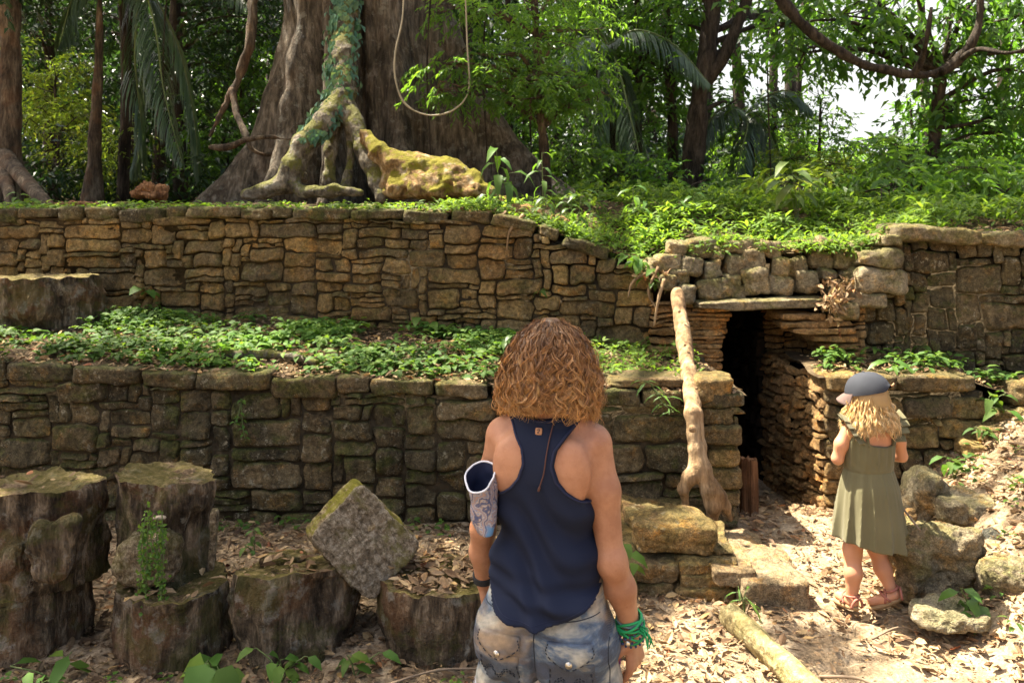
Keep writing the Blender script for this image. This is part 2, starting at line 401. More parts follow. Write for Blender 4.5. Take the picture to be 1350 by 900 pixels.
    c = M.ramp(i, [(0, (.085, .046, .022)), (.2, (.22, .135, .065)), (.4, (.34, .225, .12)), (.6, (.13, .072, .034)), (.8, (.42, .30, .165)), (.93, (.46, .3, .12)), (1, (.25, .08, .035))])
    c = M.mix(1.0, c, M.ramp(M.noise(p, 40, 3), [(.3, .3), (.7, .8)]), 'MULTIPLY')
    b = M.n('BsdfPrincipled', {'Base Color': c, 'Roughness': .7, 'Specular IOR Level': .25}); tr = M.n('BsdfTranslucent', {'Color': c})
    mx = M.n('MixShader', {0: .2, 1: b, 2: tr}); M.t.links.new(mx.outputs[0], M.out.inputs[0]); d['shadowed'] = M.m
    d['leaf'] = leaf_mat('forest leaf', G1)
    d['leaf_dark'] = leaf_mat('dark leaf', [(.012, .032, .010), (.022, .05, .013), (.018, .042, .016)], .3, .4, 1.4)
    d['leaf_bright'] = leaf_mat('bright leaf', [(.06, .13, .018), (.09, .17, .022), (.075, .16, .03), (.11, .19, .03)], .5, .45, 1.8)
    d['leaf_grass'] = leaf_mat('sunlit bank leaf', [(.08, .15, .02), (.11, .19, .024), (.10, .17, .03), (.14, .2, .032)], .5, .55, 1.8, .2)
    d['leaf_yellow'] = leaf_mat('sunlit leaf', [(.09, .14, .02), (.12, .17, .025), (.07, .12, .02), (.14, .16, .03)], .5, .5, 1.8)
    d['leaf_ground'] = leaf_mat('ground leaf', [(.05, .12, .020), (.085, .16, .024), (.06, .13, .026), (.12, .19, .028), (.05, .10, .020)], .42, .6, 1.6, .2)
    d['leaf_teal'] = leaf_mat('teal creeper', [(.03, .085, .045), (.06, .13, .085), (.045, .10, .055), (.09, .14, .06)], .25, .5, 1.2)
    d['palm'] = leaf_mat('palm leaflet', [(.03, .06, .03), (.05, .085, .04), (.065, .11, .055)], .3, .35, 1.4, .5)
    d['bark'] = bark_mat('bark', [(.035, .026, .018), (.085, .062, .04), (.16, .125, .085)], red=.25)
    d['bark_dark'] = bark_mat('dark bark', [(.018, .014, .011), (.045, .034, .024), (.08, .062, .045)])
    d['bark_ceiba'] = bark_mat('great trunk bark', [(.036, .029, .02), (.095, .076, .053), (.19, .155, .115)], zs=.3, scale=9, red=.08, lich=.3, bump=1.0)
    d['bark_root'] = bark_mat('mossy root bark', [(.09, .05, .02), (.22, .135, .055), (.38, .27, .14)], zs=1, scale=9, moss=.9, mosscol=((.085, .08, .008), (.22, .195, .014)), lich=.35)
    d['bark_grey'] = bark_mat('grey root bark', [(.05, .042, .029), (.12, .10, .07), (.23, .195, .14)], zs=1, scale=9, moss=.7, mosscol=((.07, .075, .012), (.17, .165, .022)), lich=.5)
    d['wood_pale'] = bark_mat('bare pale wood', [(.13, .08, .04), (.27, .175, .09), (.38, .27, .155)], zs=.12, scale=10, bump=.4)
    d['wood_log'] = bark_mat('debarked log', [(.16, .12, .05), (.33, .27, .13), (.46, .39, .21)], zs=1, scale=12, bump=.5, moss=.25, mosscol=((.14, .13, .03), (.24, .21, .05)))
    d['wood_red'] = bark_mat('red brown wood', [(.10, .045, .02), (.2, .095, .042), (.28, .15, .07)], zs=.1, scale=16, bump=.5)
    d['stump_side'] = bark_mat('rotting stump side', [(.026, .019, .012), (.10, .073, .045), (.29, .22, .14)], zs=.35, scale=13, moss=.45, mosscol=((.04, .042, .01), (.10, .10, .018)), lich=.45, red=.4, bump=1)
    d['stump_top'] = bark_mat('rotting cut face', [(.045, .03, .017), (.13, .082, .043), (.27, .19, .11)], zs=1, scale=22, moss=.4, mosscol=((.07, .072, .01), (.2, .185, .02)), lich=.2, bump=.8)
    M = Mat('weathered end grain of the block'); p = M.pos(obj=True)
    n = M.noise(p, 42, 6, .75); rg = M.n('TexWave', {'Vector': M.n('Mapping', {0: p, 'Location': (.1, 0, .22), 'Scale': (1, .2, 1)}).outputs[0], 'Scale': 16.0, 'Distortion': 7.0, 'Detail': 5.0, 'Detail Scale': 3.0}, wave_type='RINGS', rings_direction='Y').outputs[1]
    ck = M.n('TexVoronoi', {'Vector': M.n('Mapping', {0: p, 'Scale': (.5, 1, 1.6)}).outputs[0], 'Scale': 16.0}, feature='DISTANCE_TO_EDGE').outputs[0]
    c = M.ramp(n, [(.34, (.055, .042, .026)), (.5, (.24, .19, .125)), (.64, (.52, .45, .33))])
    c = M.mix(.14, c, M.mix(rg, (.07, .052, .03), (.40, .33, .22))); c = M.mix(M.math('SUBTRACT', 1.0, smooth01(M, ck, .0, .022)), c, M.mix(.55, c, (.03, .022, .014)))
    c = M.mix(M.math('MULTIPLY', smooth01(M, M.noise(p, 7, 5, .7), .52, .64), .6), c, (.15, .14, .025))
    M.principled(c, .95, M.bump(M.math('ADD', n, M.math('MULTIPLY', rg, .08)), 1.0, .035), .1); d['block_face'] = M.m
    M = Mat('fibrous mossy side of the block'); p = M.pos(obj=True)
    n = M.noise(M.n('Mapping', {0: p, 'Scale': (1, .07, 1)}).outputs[0], 60, 5, .7); n2 = M.noise(p, 9, 5, .7)
    c = M.ramp(n, [(.34, (.05, .032, .016)), (.5, (.2, .145, .075)), (.66, (.42, .34, .21))])
    c = M.mix(M.math('MULTIPLY', smooth01(M, M.math('ADD', n2, M.math('MULTIPLY', M.nz(), .16)), .52, .62), .85), c, M.mix(n, (.1, .095, .01), (.25, .23, .025)))
    M.principled(c, .95, M.bump(n, 1.0, .03), .1); d['block_side'] = M.m
    d['stump_grey'] = bark_mat('grey weathered end grain', [(.09, .066, .038), (.28, .215, .13), (.5, .42, .28)], zs=1, scale=38, moss=.35, mosscol=((.09, .085, .01), (.2, .18, .02)), bump=1.0)
    d['stem'] = Mat('green stem'); d['stem'].principled((.09, .12, .035), .6); d['stem'] = d['stem'].m
    d['vine'] = Mat('pale vine'); d['vine'].principled((.26, .22, .15), .7); d['vine'] = d['vine'].m
    # people
    M = Mat('skin'); p = M.pos(); c = M.mix(smooth01(M, M.noise(p, 11, 5, .7), .35, .65), (.285, .13, .069), (.375, .186, .105)); c = M.mix(M.math('MULTIPLY', smooth01(M, M.noise(p, 170, 2), .66, .74), .35), c, (.2, .08, .04))
    M.principled(c, .5, M.bump(M.noise(p, 190, 3), .22, .0025), .3, Subsurface_Weight=.12, Subsurface_Radius=(.02, .008, .004), Subsurface_Scale=.6); d['skin'] = M.m
    M = Mat('child skin'); p = M.pos(); c = M.mix(M.noise(p, 14, 3), (.48, .215, .11), (.54, .26, .145))
    M.principled(c, .5, None, .35, Subsurface_Weight=.12, Subsurface_Radius=(.02, .008, .004), Subsurface_Scale=.6); d['skin_child'] = M.m
    def hairm(name, a, b, c3):
        M = Mat(name); t = M.attr(); i = M.island()
        c = M.ramp(t, [(0, a), (.45, b), (1, c3)]); c = M.mix(1.0, c, M.ramp(i, [(0, .65), (1, 1.35)]), 'MULTIPLY')
        b_ = M.n('BsdfPrincipled', {'Base Color': c, 'Roughness': .38, 'Specular IOR Level': .6}); tr = M.n('BsdfTranslucent', {'Color': c})
        mx = M.n('MixShader', {0: .38, 1: b_, 2: tr}); M.t.links.new(mx.outputs[0], M.out.inputs[0]); return M.m
    d['hair'] = hairm('curly auburn hair', (.17, .085, .035), (.42, .21, .075), (.75, .46, .18))
    d['hair_blond'] = hairm('blond hair', (.5, .3, .11), (.8, .56, .24), (.9, .72, .4))
    M = Mat('navy jersey'); p = M.pos(); c = M.mix(M.noise(p, 5, 3), (.008, .011, .025), (.013, .018, .036))
    M.principled(c, .8, M.bump(M.n('TexWave', {'Vector': p, 'Scale': 350.0}, bands_direction='X').outputs[1], .08, .001), .12); d['navy'] = M.m
    M = Mat('navy trim'); M.principled((.008, .012, .035), .8); d['navy_trim'] = M.m
    M = Mat('acid wash denim'); p = M.pos(obj=True); ps = M.pos((1, .6, 2.2), True)
    n = M.noise(ps, 7.5, 5, .6, .5); n2 = M.noise(ps, 4.0, 4, .6, .5); n3 = M.noise(p, 60, 3)
    c = M.ramp(n, [(.42, (.012, .025, .06)), (.50, (.05, .09, .15)), (.57, (.25, .26, .24)), (.70, (.50, .47, .38))])
    c = M.mix(M.math('MULTIPLY', smooth01(M, n2, .5, .66), .7), c, (.38, .25, .12))
    c = M.mix(1.0, c, M.ramp(n3, [(.3, .75), (.7, 1.2)]), 'MULTIPLY')
    tw = M.n('TexWave', {'Vector': M.n('Mapping', {0: p, 'Rotation': (0, .7, 0)}).outputs[0], 'Scale': 190.0}, bands_direction='X').outputs[1]
    c = M.mix(.18, c, M.mix(tw, (.05, .08, .12), (.5, .46, .36)))
    M.principled(c, .85, M.bump(M.math('ADD', tw, M.math('MULTIPLY', M.noise(p, 40, 3), 2.0)), .3, .002), .2); d['denim'] = M.m
    M = Mat('dark pocket denim'); p = M.pos(obj=True); ps = M.pos((1, .6, 2.2), True)
    n = M.noise(ps, 7.5, 5, .6, .5); n2 = M.noise(ps, 4.0, 4, .6, .5); n3 = M.noise(p, 60, 3)
    c = M.ramp(n, [(.46, (.010, .018, .042)), (.55, (.035, .06, .10)), (.62, (.20, .18, .14)), (.76, (.42, .33, .22))])
    c = M.mix(M.math('MULTIPLY', smooth01(M, n2, .5, .66), .7), c, (.38, .25, .12))
    c = M.mix(1.0, c, M.ramp(n3, [(.3, .75), (.7, 1.2)]), 'MULTIPLY')
    tw = M.n('TexWave', {'Vector': M.n('Mapping', {0: p, 'Rotation': (0, .7, 0)}).outputs[0], 'Scale': 190.0}, bands_direction='X').outputs[1]
    c = M.mix(.18, c, M.mix(tw, (.05, .08, .12), (.5, .46, .36)))
    M.principled(c, .85, M.bump(M.math('ADD', tw, M.math('MULTIPLY', M.noise(p, 40, 3), 2.0)), .3, .002), .2); d['denim_dark'] = M.m
    M = Mat('denim stitch'); M.principled((.34, .25, .12), .8); d['stitch'] = M.m
    M = Mat('dark seam'); M.principled((.02, .025, .035), .85); d['seam'] = M.m
    M = Mat('metal button'); M.principled((.62, .58, .5), .32, None, .5, Metallic=1.0); d['metal'] = M.m
    M = Mat('olive linen'); p = M.pos(); c = M.mix(M.noise(p, 8, 3), (.105, .093, .046), (.145, .13, .066))
    M.principled(c, .85, M.bump(M.noise(p, 300, 2), .15, .001), .2, Sheen_Weight=.1); d['olive'] = M.m
    M = Mat('cap cloth'); p = M.pos(); M.principled(M.mix(M.noise(p, 12, 3), (.026, .028, .034), (.046, .049, .057)), .85, None, .2); d['cap'] = M.m
    M = Mat('cap brim'); M.principled((.13, .085, .07), .8); d['brim'] = M.m
    M = Mat('tan leather'); M.principled((.36, .18, .09), .6); d['leather'] = M.m
    M = Mat('pink sandal strap'); M.principled((.33, .12, .08), .65); d['sandal'] = M.m
    M = Mat('cork sole'); M.principled((.30, .19, .09), .85); d['sole'] = M.m
    M = Mat('black band'); M.principled((.012, .014, .016), .6); d['black'] = M.m
    M = Mat('green thread'); M.principled((.02, .28, .09), .6); d['green'] = M.m
    M = Mat('grey thread'); M.principled((.12, .17, .17), .6); d['greythread'] = M.m
    M = Mat('blue beads'); M.principled((.03, .05, .12), .35); d['bluebead'] = M.m
    M = Mat('purple thread'); M.principled((.16, .02, .14), .6); d['purple'] = M.m
    M = Mat('cord'); M.principled((.07, .03, .022), .7); d['cord'] = M.m
    M = Mat('pale edging'); M.principled((.55, .56, .6), .7); d['edging'] = M.m
    M = Mat('patterned pouch cloth'); p = M.pos(obj=True)
    w = M.n('TexWave', {'Vector': p, 'Scale': 11.0, 'Distortion': 14.0, 'Detail': 3.0, 'Detail Scale': 2.2}).outputs[1]
    c = M.ramp(w, [(.0, (.05, .07, .16)), (.25, (.28, .22, .19)), (.5, (.36, .33, .33)), (.75, (.14, .18, .28)), (1, (.30, .2, .17))])
    c = M.mix(smooth01(M, M.noise(p, 14, 2), .58, .66), c, (.09, .22, .42)); M.principled(c, .5, None, .4); d['pouch'] = M.m
    M = Mat('eye white'); M.principled((.75, .73, .7), .3); d['eye'] = M.m
    M = Mat('iris'); M.principled((.06, .035, .02), .25); d['iris'] = M.m
    M = Mat('lips'); M.principled((.4, .14, .11), .5); d['lips'] = M.m
    M = Mat('canvas shoe'); M.principled((.08, .09, .12), .8); d['shoe'] = M.m
    M = Mat('rubber sole'); M.principled((.6, .58, .54), .7); d['rubber'] = M.m
    M = Mat('bracket fungus'); M.principled((.2, .165, .115), .85); d['fungus'] = M.m
    M = Mat('dry twig'); p = M.pos(); M.principled(M.mix(M.noise(p, 30, 3), (.12, .08, .05), (.26, .19, .12)), .85); d['twig'] = M.m
    M = Mat('withered leaves'); M.principled((.42, .27, .12), .8); d['withered'] = M.m
    return d
MT = mk_materials()
SUN_EL = 63.0
SUN_AZ = math.radians(-60)            # from +Y towards +X; negative = left of the view
SUN_DIR = np.array([math.sin(SUN_AZ) * math.cos(math.radians(SUN_EL)), math.cos(SUN_AZ) * math.cos(math.radians(SUN_EL)), math.sin(math.radians(SUN_EL))])
SUN_ROT = math.degrees(SUN_AZ)
SUN_STR, SKY_STR, EXPO = 5.0, .09, 2.35
# ------------------------------------------------------------------ terrain
def gz(x, y):
    x = np.asarray(x, float); y = np.asarray(y, float)
    z = np.interp(y, [-30, 1.0, 2.0, 3.3, 4.3, 40], [-.2, -.12, -.1, 0, .03, .03])
    x0 = 1.72 + .5 * np.clip((y - 3.3) / 1.5, 0, 1)
    bank = .46 * sstep(0, 1.0, x - x0) * sstep(2.0, 3.4, y) + .25 * sstep(1.6, 5, x)
    dip = -.21 * sstep(4.5, 5.8, y) * sstep(.9, 1.3, x) * (1 - sstep(2.1, 2.7, x))
    return z + bank + dip
LW_A, LW_B = np.array([-4.6, 4.78]), np.array([1.30, 4.56])          # lower wall front line
def low_y(x): return LW_A[1] + (x - LW_A[0]) / (LW_B[0] - LW_A[0]) * (LW_B[1] - LW_A[1])
def low_top(x): return np.interp(x, [-4.6, -3, -1.5, -.5, .7, 1.3], [.97, .955, .885, .865, .82, .80])
UP = np.array([(-9, 6.8, 1.94), (-6, 6.55, 1.92), (-4.1, 6.33, 1.90), (-2.2, 6.1, 1.895), (-.15, 5.85, 1.88), (.15, 5.82, 1.80), (.42, 5.77, 1.70), (.75, 5.73, 1.58), (.98, 5.70, 1.49), (1.2, 5.66, 1.55),
               (1.45, 5.62, 1.62), (2.2, 5.55, 1.60), (2.45, 5.53, 1.58), (2.62, 5.5, 1.72), (2.9, 5.48, 1.76), (3.5, 5.42, 1.69), (6, 5.3, 1.72), (10, 5.2, 1.75)])
def up_y(x): return np.interp(x, UP[:, 0], UP[:, 1])
def up_top(x): return np.interp(x, UP[:, 0], UP[:, 2])
def up_foot(x): return np.interp(x, [-6, -3.3, -.15, .95, 1.5], [1.14, 1.10, .95, .86, .84])
def fz(x, y):
    """forest floor above the upper wall"""
    x = np.asarray(x, float); y = np.asarray(y, float); b = y - up_y(x)
    pl = 1.9 + .035 * np.maximum(b, 0) + .2 * sstep(6, 20, b) - .12 * sstep(1, 4, x)
    e = up_top(x) - .03
    return e + (pl - e) * sstep(0, 1.3, b)
def sheet(name, X, Y, Zf, m, nz=.012, seed=1, nscale=6):
    V = np.stack([X, Y, Zf], -1)
    V[..., 2] += fbm(V, nscale, 3, seed) * nz
    n, k = X.shape; I = np.arange(n * k).reshape(n, k)
    q = np.stack([I[:-1, :-1], I[1:, :-1], I[1:, 1:], I[:-1, 1:]], -1).reshape(-1, 4)
    mb = MB(); mb.add(V, q)
    return tag(mb.build(name, m), kind='structure')
xs = np.concatenate([np.linspace(-250, -6, 16)[:-1], np.linspace(-6, -3, 16)[:-1], np.arange(-3, 3.6, .035), np.linspace(3.6, 6, 14)[1:], np.linspace(6, 250, 16)[1:]])
ys = np.concatenate([np.linspace(-250, 0, 14)[:-1], np.linspace(0, 1.4, 14)[:-1], np.arange(1.4, 6.2, .035), np.linspace(6.2, 8, 12)[1:], np.linspace(8, 260, 10)[1:]])
gx, gy = np.meshgrid(xs, ys, indexing='ij')
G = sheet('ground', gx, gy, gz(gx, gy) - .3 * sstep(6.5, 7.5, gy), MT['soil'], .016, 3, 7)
u, v = np.meshgrid(np.linspace(0, 1, 170), np.linspace(0, 1, 40), indexing='ij')
tx = -5.2 + u * 6.55
ty = (low_y(tx) + .02) * (1 - v) + (up_y(tx) + .1) * v
TZ = lambda x, y: (lambda t: (low_top(x) - .015) * (1 - t) + up_foot(x) * t)(np.clip((y - low_y(x)) / (up_y(x) - low_y(x)), 0, 1))
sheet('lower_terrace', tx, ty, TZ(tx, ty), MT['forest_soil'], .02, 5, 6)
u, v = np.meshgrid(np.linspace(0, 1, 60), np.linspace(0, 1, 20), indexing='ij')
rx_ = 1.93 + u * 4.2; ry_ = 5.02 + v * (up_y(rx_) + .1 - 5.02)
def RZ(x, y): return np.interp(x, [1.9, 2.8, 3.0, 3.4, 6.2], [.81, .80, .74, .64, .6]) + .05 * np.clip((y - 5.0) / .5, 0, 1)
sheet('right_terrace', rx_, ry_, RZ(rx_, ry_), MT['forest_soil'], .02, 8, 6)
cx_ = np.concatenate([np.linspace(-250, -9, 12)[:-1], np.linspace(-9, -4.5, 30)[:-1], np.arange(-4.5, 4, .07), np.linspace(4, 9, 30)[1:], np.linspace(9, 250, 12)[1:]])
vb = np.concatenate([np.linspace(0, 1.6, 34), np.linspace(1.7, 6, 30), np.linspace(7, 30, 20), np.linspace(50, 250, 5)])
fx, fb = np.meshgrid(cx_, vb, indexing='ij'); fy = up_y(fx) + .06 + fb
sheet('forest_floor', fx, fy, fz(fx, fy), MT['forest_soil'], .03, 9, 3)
# ------------------------------------------------------------------ stone walls
def pack(nc, nr, rs, wr, hr):
    """random rectangles that fill a grid: a coursed rubble pattern"""
    free = np.ones((nr, nc), bool); out = []
    for r in range(nr):
        c = 0
        while c < nc:
            if not free[r, c]: c += 1; continue
            w = int(rs.integers(wr[0], wr[1] + 1)); h = int(rs.integers(hr[0], hr[1] + 1))
            if rs.random() < .16: w = max(1, w // 3); 
            k = 0
            while k < w and c + k < nc and free[r, c + k]: k += 1
            if 0 < (nc - c - k) <= 1 and k + 1 <= nc - c and free[r, c + k:c + k + 1].all(): k += 1
            h = min(h, nr - r); free[r:r + h, c:c + k] = False
            out.append((c, r, k, h)); c += k
    return out
def facing(mb, A, B, zb, zt, cell=(.06, .05), wr=(2, 7), hr=(1, 4), seed=1, side=-1, prot=.035, warp=.018, nu=14, nv=12, rough=.017, thick=.015, gap=.003, under=0.0):
    rs = np.random.default_rng(seed)
    A, B = np.asarray(A, float), np.asarray(B, float); Ln = np.linalg.norm(B - A); T = (B - A) / Ln; Nn = np.array([T[1], -T[0]]) * (1 if side < 0 else -1)
    ss = np.linspace(0, Ln, 60); z0 = min(zb(s) for s in ss); z1 = max(zt(s) for s in ss)
    nc = int(round(Ln / cell[0])); nr = max(1, int(round((z1 - z0) / cell[1]))); cw = Ln / nc; ch = (z1 - z0) / nr
    lu = np.sin(np.linspace(-1, 1, nu) * PI / 2) * .4 + np.linspace(-1, 1, nu) * .6; lv = np.sin(np.linspace(-1, 1, nv) * PI / 2) * .4 + np.linspace(-1, 1, nv) * .6
    U, Vv = np.meshgrid(lu, lv, indexing='ij'); I = np.arange(nu * nv).reshape(nu, nv)
    Q = np.stack([I[:-1, :-1], I[1:, :-1], I[1:, 1:], I[:-1, 1:]], -1).reshape(-1, 4)
    if side > 0: Q = Q[:, ::-1]
    for (c, r, k, h) in pack(nc, nr, rs, wr, hr):
        s0, s1 = c * cw, (c + k) * cw; a, b = z0 + r * ch, z0 + (r + h) * ch
        sm = (s0 + s1) / 2; top = zt(sm); bot = zb(sm)
        if a > top - .02 or b < bot: continue
        b = min(b, top + rs.uniform(-.012, .012))
        gg = gap * rs.uniform(.4, 1.8)
        hu = (s1 - s0) / 2 - gg; hv = (b - a) / 2 - gg
        if hu < .006 or hv < .006: continue
        rot = rs.uniform(-.05, .05)
        pw = rs.uniform(7, 22); ta, tb_ = rs.uniform(-.014, .014), rs.uniform(-.02, .008)
        S = sm + U * hu * (1 - .07 * np.abs(Vv) ** 4) + Vv * hv * rot; Z = (a + b) / 2 + Vv * hv * (1 - .1 * np.abs(U) ** 4) + U * hu * rs.uniform(-.04, .04)
        w = np.stack([S * 1.0, Z * 1.0, 0 * S + seed * 5.1], -1)
        S = S + vnoise(w, 6.5, 1) * warp + vnoise(w, 19, 4) * .010; Z = Z + vnoise(w, 6.5, 2) * warp * .8 + vnoise(w, 19, 5) * .010
        pr = prot * rs.uniform(.05, 1.1) + (.018 if rs.random() < .12 else 0)
        bulge = (1 - np.abs(U) ** pw) * (1 - np.abs(Vv) ** pw)
        P3 = np.stack([S, Z, 0 * S + c * .7 + r * 1.9 + seed], -1)
        D = -thick + (thick + pr) * bulge ** .4 + (fbm(P3, 8, 4, seed) * rough + vnoise(P3, 55, 3) * rough * .3 - np.clip(vnoise(P3, 13, 8) - .3, 0, 1) * .02) * (bulge > 0.001) + U * ta + Vv * tb_
        D = D + (Z - z0) * under
        X = A[0] + T[0] * S + Nn[0] * D; Y = A[1] + T[1] * S + Nn[1] * D
        mb.add(np.stack([X, Y, Z], -1), Q)
def prism(mb, pts, zb, zt):
    """vertical-sided block over a plan polygon (counter-clockwise), zb and zt may be lists"""
    n = len(pts); zb = [zb] * n if np.isscalar(zb) else zb; zt = [zt] * n if np.isscalar(zt) else zt
    V = [(p[0], p[1], z) for p, z in zip(pts, zb)] + [(p[0], p[1], z) for p, z in zip(pts, zt)]
    q = [(i, (i + 1) % n, n + (i + 1) % n, n + i) for i in range(n)]
    t = [(n, n + i, n + i + 1) for i in range(1, n - 1)] + [(0, i + 1, i) for i in range(1, n - 1)]
    mb.add(V, q, t)
# --- lower wall
t = thing('stone_wall', 'long low mossy stone retaining wall behind the row of cut logs', 'wall', (-1.5, 4.7, 0))
m = MB(); cap_h = lambda s: .10
Lw = np.linalg.norm(LW_B - LW_A); xa = lambda s: LW_A[0] + (LW_B[0] - LW_A[0]) * s / Lw
facing(m, LW_A, LW_B, lambda s: -.08, lambda s: low_top(xa(s)) - .085, (.060, .042), (3, 9), (1, 4), 4, prot=.022)
m.build('stone_facing', MT['stone_low'], t)
m = MB(); rs = np.random.default_rng(3); x = -4.6; k = 0
while x < 1.32:
    w = rs.uniform(.16, .46); w = min(w, 1.34 - x) if x + w > 1.2 else w
    h = rs.uniform(.085, .13); dp = rs.uniform(.22, .36); xc = x + w / 2
    rock(m, (xc, low_y(xc) - .035 + dp / 2 + rs.uniform(-.015, .02), low_top(xc) - h / 2 + rs.uniform(-.006, .012)), (w - .008, dp, h), rz=-.037 + rs.uniform(-.04, .04), ry=rs.uniform(-.03, .03), q=rs.uniform(6, 11), nz=.012, nscale=9, seed=k, chip=.04, n=14)
    x += w; k += 1
m.build('capstone', MT['stone_low'], t)
m = MB(); yb = lambda x: low_y(x) + .013
prism(m, [(-4.6, yb(-4.6)), (1.27, yb(1.27)), (1.27, 5.75), (-4.6, 5.3)], -.2, [.9, .72, .72, .9]); m.build('mortar_core', MT['mortar'], t)
m = MB(); facing(m, (1.28, 4.55), (1.30, 5.62), lambda s: -.25, lambda s: .78, (.05, .05), (3, 8), (1, 3), 6, prot=.03)
m.build('end_facing', MT['stone_low'], t)
m = MB()                                                              # heavy quoins at the wall's end
zc = .02; k = 0
for (pxl, pxr, pyt, pyb, d) in [(918, 971, 497, 535, 4.55), (925, 966, 535, 560, 4.57), (915, 981, 560, 588, 4.53), (930, 976, 588, 615, 4.55), (926, 979, 615, 645, 4.55), (938, 978, 645, 668, 4.56), (930, 976, 668, 705, 4.55), (800, 905, 497, 512, 4.62)]:
    a = W(pxl, pyt, d); b = W(pxr, pyb, d); k += 1
    rock(m, ((a[0] + b[0]) / 2, d + .12, (a[2] + b[2]) / 2), (b[0] - a[0], .3, a[2] - b[2] - .006), q=8, nz=.011, nscale=9, seed=40 + k, chip=.05, n=14, rz=.02 * (k % 3 - 1))
m.build('quoin', MT['stone_up'], t)
# --- upper wall left
t = thing('stone_wall', 'taller ochre stone wall at the back of the planted terrace, below the great tree', 'wall', (-1.5, 6.0, 1.0))
mU = MB(); mC = MB(); rs = np.random.default_rng(5)
for i in range(0, 8):
    A, B = UP[i, :2], UP[i + 1, :2]
    if B[0] > 1.0: pass
ul = [(-6, 6.55), (-2.2, 6.1), (1.0, 5.70)]
for j in range(2):
    A, B = np.array(ul[j]), np.array(ul[j + 1]); Ln = np.linalg.norm(B - A)
    xf = lambda s, A=A, B=B, Ln=Ln: A[0] + (B[0] - A[0]) * s / Ln
    facing(mU, A, B, lambda s: float(up_foot(xf(s))) - .12, lambda s: float(up_top(xf(s))) - .075, (.066, .037), (2, 7), (1, 4), 21 + j, prot=.026, warp=.018)
mU.build('stone_facing', MT['stone_up'], t)
x = -6; k = 0
while x < .45:
    w = rs.uniform(.16, .5); h = rs.uniform(.07, .12); dp = rs.uniform(.2, .32); xc = x + w / 2
    sl = float(up_top(xc + .1) - up_top(xc - .1)) / .2
    rock(mC, (xc, up_y(xc) - .04 + dp / 2 + rs.uniform(-.02, .02), up_top(xc) - h / 2 + rs.uniform(-.012, .016)), (w - .01, dp, h), rz=-.11 + rs.uniform(-.05, .05), ry=rs.uniform(-.03, .03) - sl * .8, q=rs.uniform(5, 9), nz=.014, nscale=8, seed=60 + k, chip=.05, n=14)
    x += w; k += 1
mC.build('capstone', MT['stone_low'], t)
m = MB()
prism(m, [(-6, 6.563), (-2.2, 6.113), (-.15, 5.859), (-.15, 6.3), (-2.2, 6.6), (-6, 7.1)], .6, [1.84, 1.82, 1.80, 1.80, 1.82, 1.84])
prism(m, [(-.15, 5.859), (.45, 5.784), (1.0, 5.716), (1.0, 6.1), (.45, 6.2), (-.15, 6.3)], .6, [1.80, 1.62, 1.42, 1.42, 1.62, 1.80]); m.build('mortar_core', MT['mortar'], t)
# jamb of thin slabs left of the passage, and the wall over it
m = MB(); facing(m, (.98, 5.70), (1.50, 5.63), lambda s: .68, lambda s: 1.22, (.075, .03), (2, 5), (1, 2), 31, prot=.04, warp=.016, nv=7, gap=.004)
m.build('slab_jamb', MT['stone_door'], t)
m = MB(); rs = np.random.default_rng(8)
for k in range(16):
    z = .72 + k * .032; a = rs.uniform(.25, .42); x1 = 1.52 - .10 * max(0, (.98 - z)) / .3 + rs.uniform(-.015, .02) + (.03 if z > 1.1 else 0)
    rock(m, (x1 - a / 2, 5.76 + rs.uniform(-.02, .02), z), (a, .3, .03), q=7, nz=.008, nscale=12, seed=90 + k, ry=rs.uniform(-.05, .08), n=9)
m.build('jamb_slab', MT['stone_door'], t)
# --- passage
t = thing('stone_doorway', 'dark narrow doorway in the ruin under a flat stone lintel', 'doorway', (1.75, 5.7, -.15))
m = MB(); a = W(922, 402, 5.5); b = W(1088, 398, 5.5)
rock(m, ((a[0] + b[0]) / 2, 5.62, 1.225), (b[0] - a[0] + .04, .42, .07), q=9, nz=.010, nscale=8, seed=5, ry=-.03, n=18, chip=.03)
rock(m, (1.75, 6.1, 1.24), (1.1, .5, .09), q=8, nz=.01, seed=6); m.build('lintel', MT['stone_pale'], t)
m = MB()
facing(m, (1.985, 5.03), (1.92, 6.10), lambda s: -.3, lambda s: .80, (.045, .028), (2, 6), (1, 3), 35, side=1, prot=.028, rough=.016, nu=10, nv=9)
facing(m, (2.42, 5.46), (1.92, 6.08), lambda s: .74, lambda s: 1.20, (.045, .028), (2, 6), (1, 2), 33, side=1, prot=.03, warp=.02, rough=.016, nu=9, nv=8, under=-.02)
m.build('passage_wall', MT['stone_door'], t)
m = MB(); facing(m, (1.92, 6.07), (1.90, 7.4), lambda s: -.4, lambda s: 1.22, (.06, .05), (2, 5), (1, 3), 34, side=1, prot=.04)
m.build('inner_wall', MT['dark'], t)  # blackened so the opening reads as unlit
m = MB(); rs = np.random.default_rng(9)                             # thin courses stepping out to the right of the opening
for k, (pxl, pxr, py, d) in enumerate([(1030, 1090, 418, 5.42), (1034, 1128, 428, 5.40), (1046, 1132, 437, 5.38), (1072, 1135, 447, 5.40), (1085, 1136, 457, 5.42), (1092, 1136, 468, 5.43), (1098, 1136, 480, 5.44), (1102, 1137, 492, 5.45)]):
    a = W(pxl, py, d); b = W(pxr, py, d)
    rock(m, ((a[0] + b[0]) / 2, d + .16, a[2]), (b[0] - a[0], .34, .048), q=7, nz=.012, nscale=10, seed=120 + k, ry=rs.uniform(-.07, .03), n=12)
m.build('corbel_slab', MT['stone_door'], t)
m = MB()
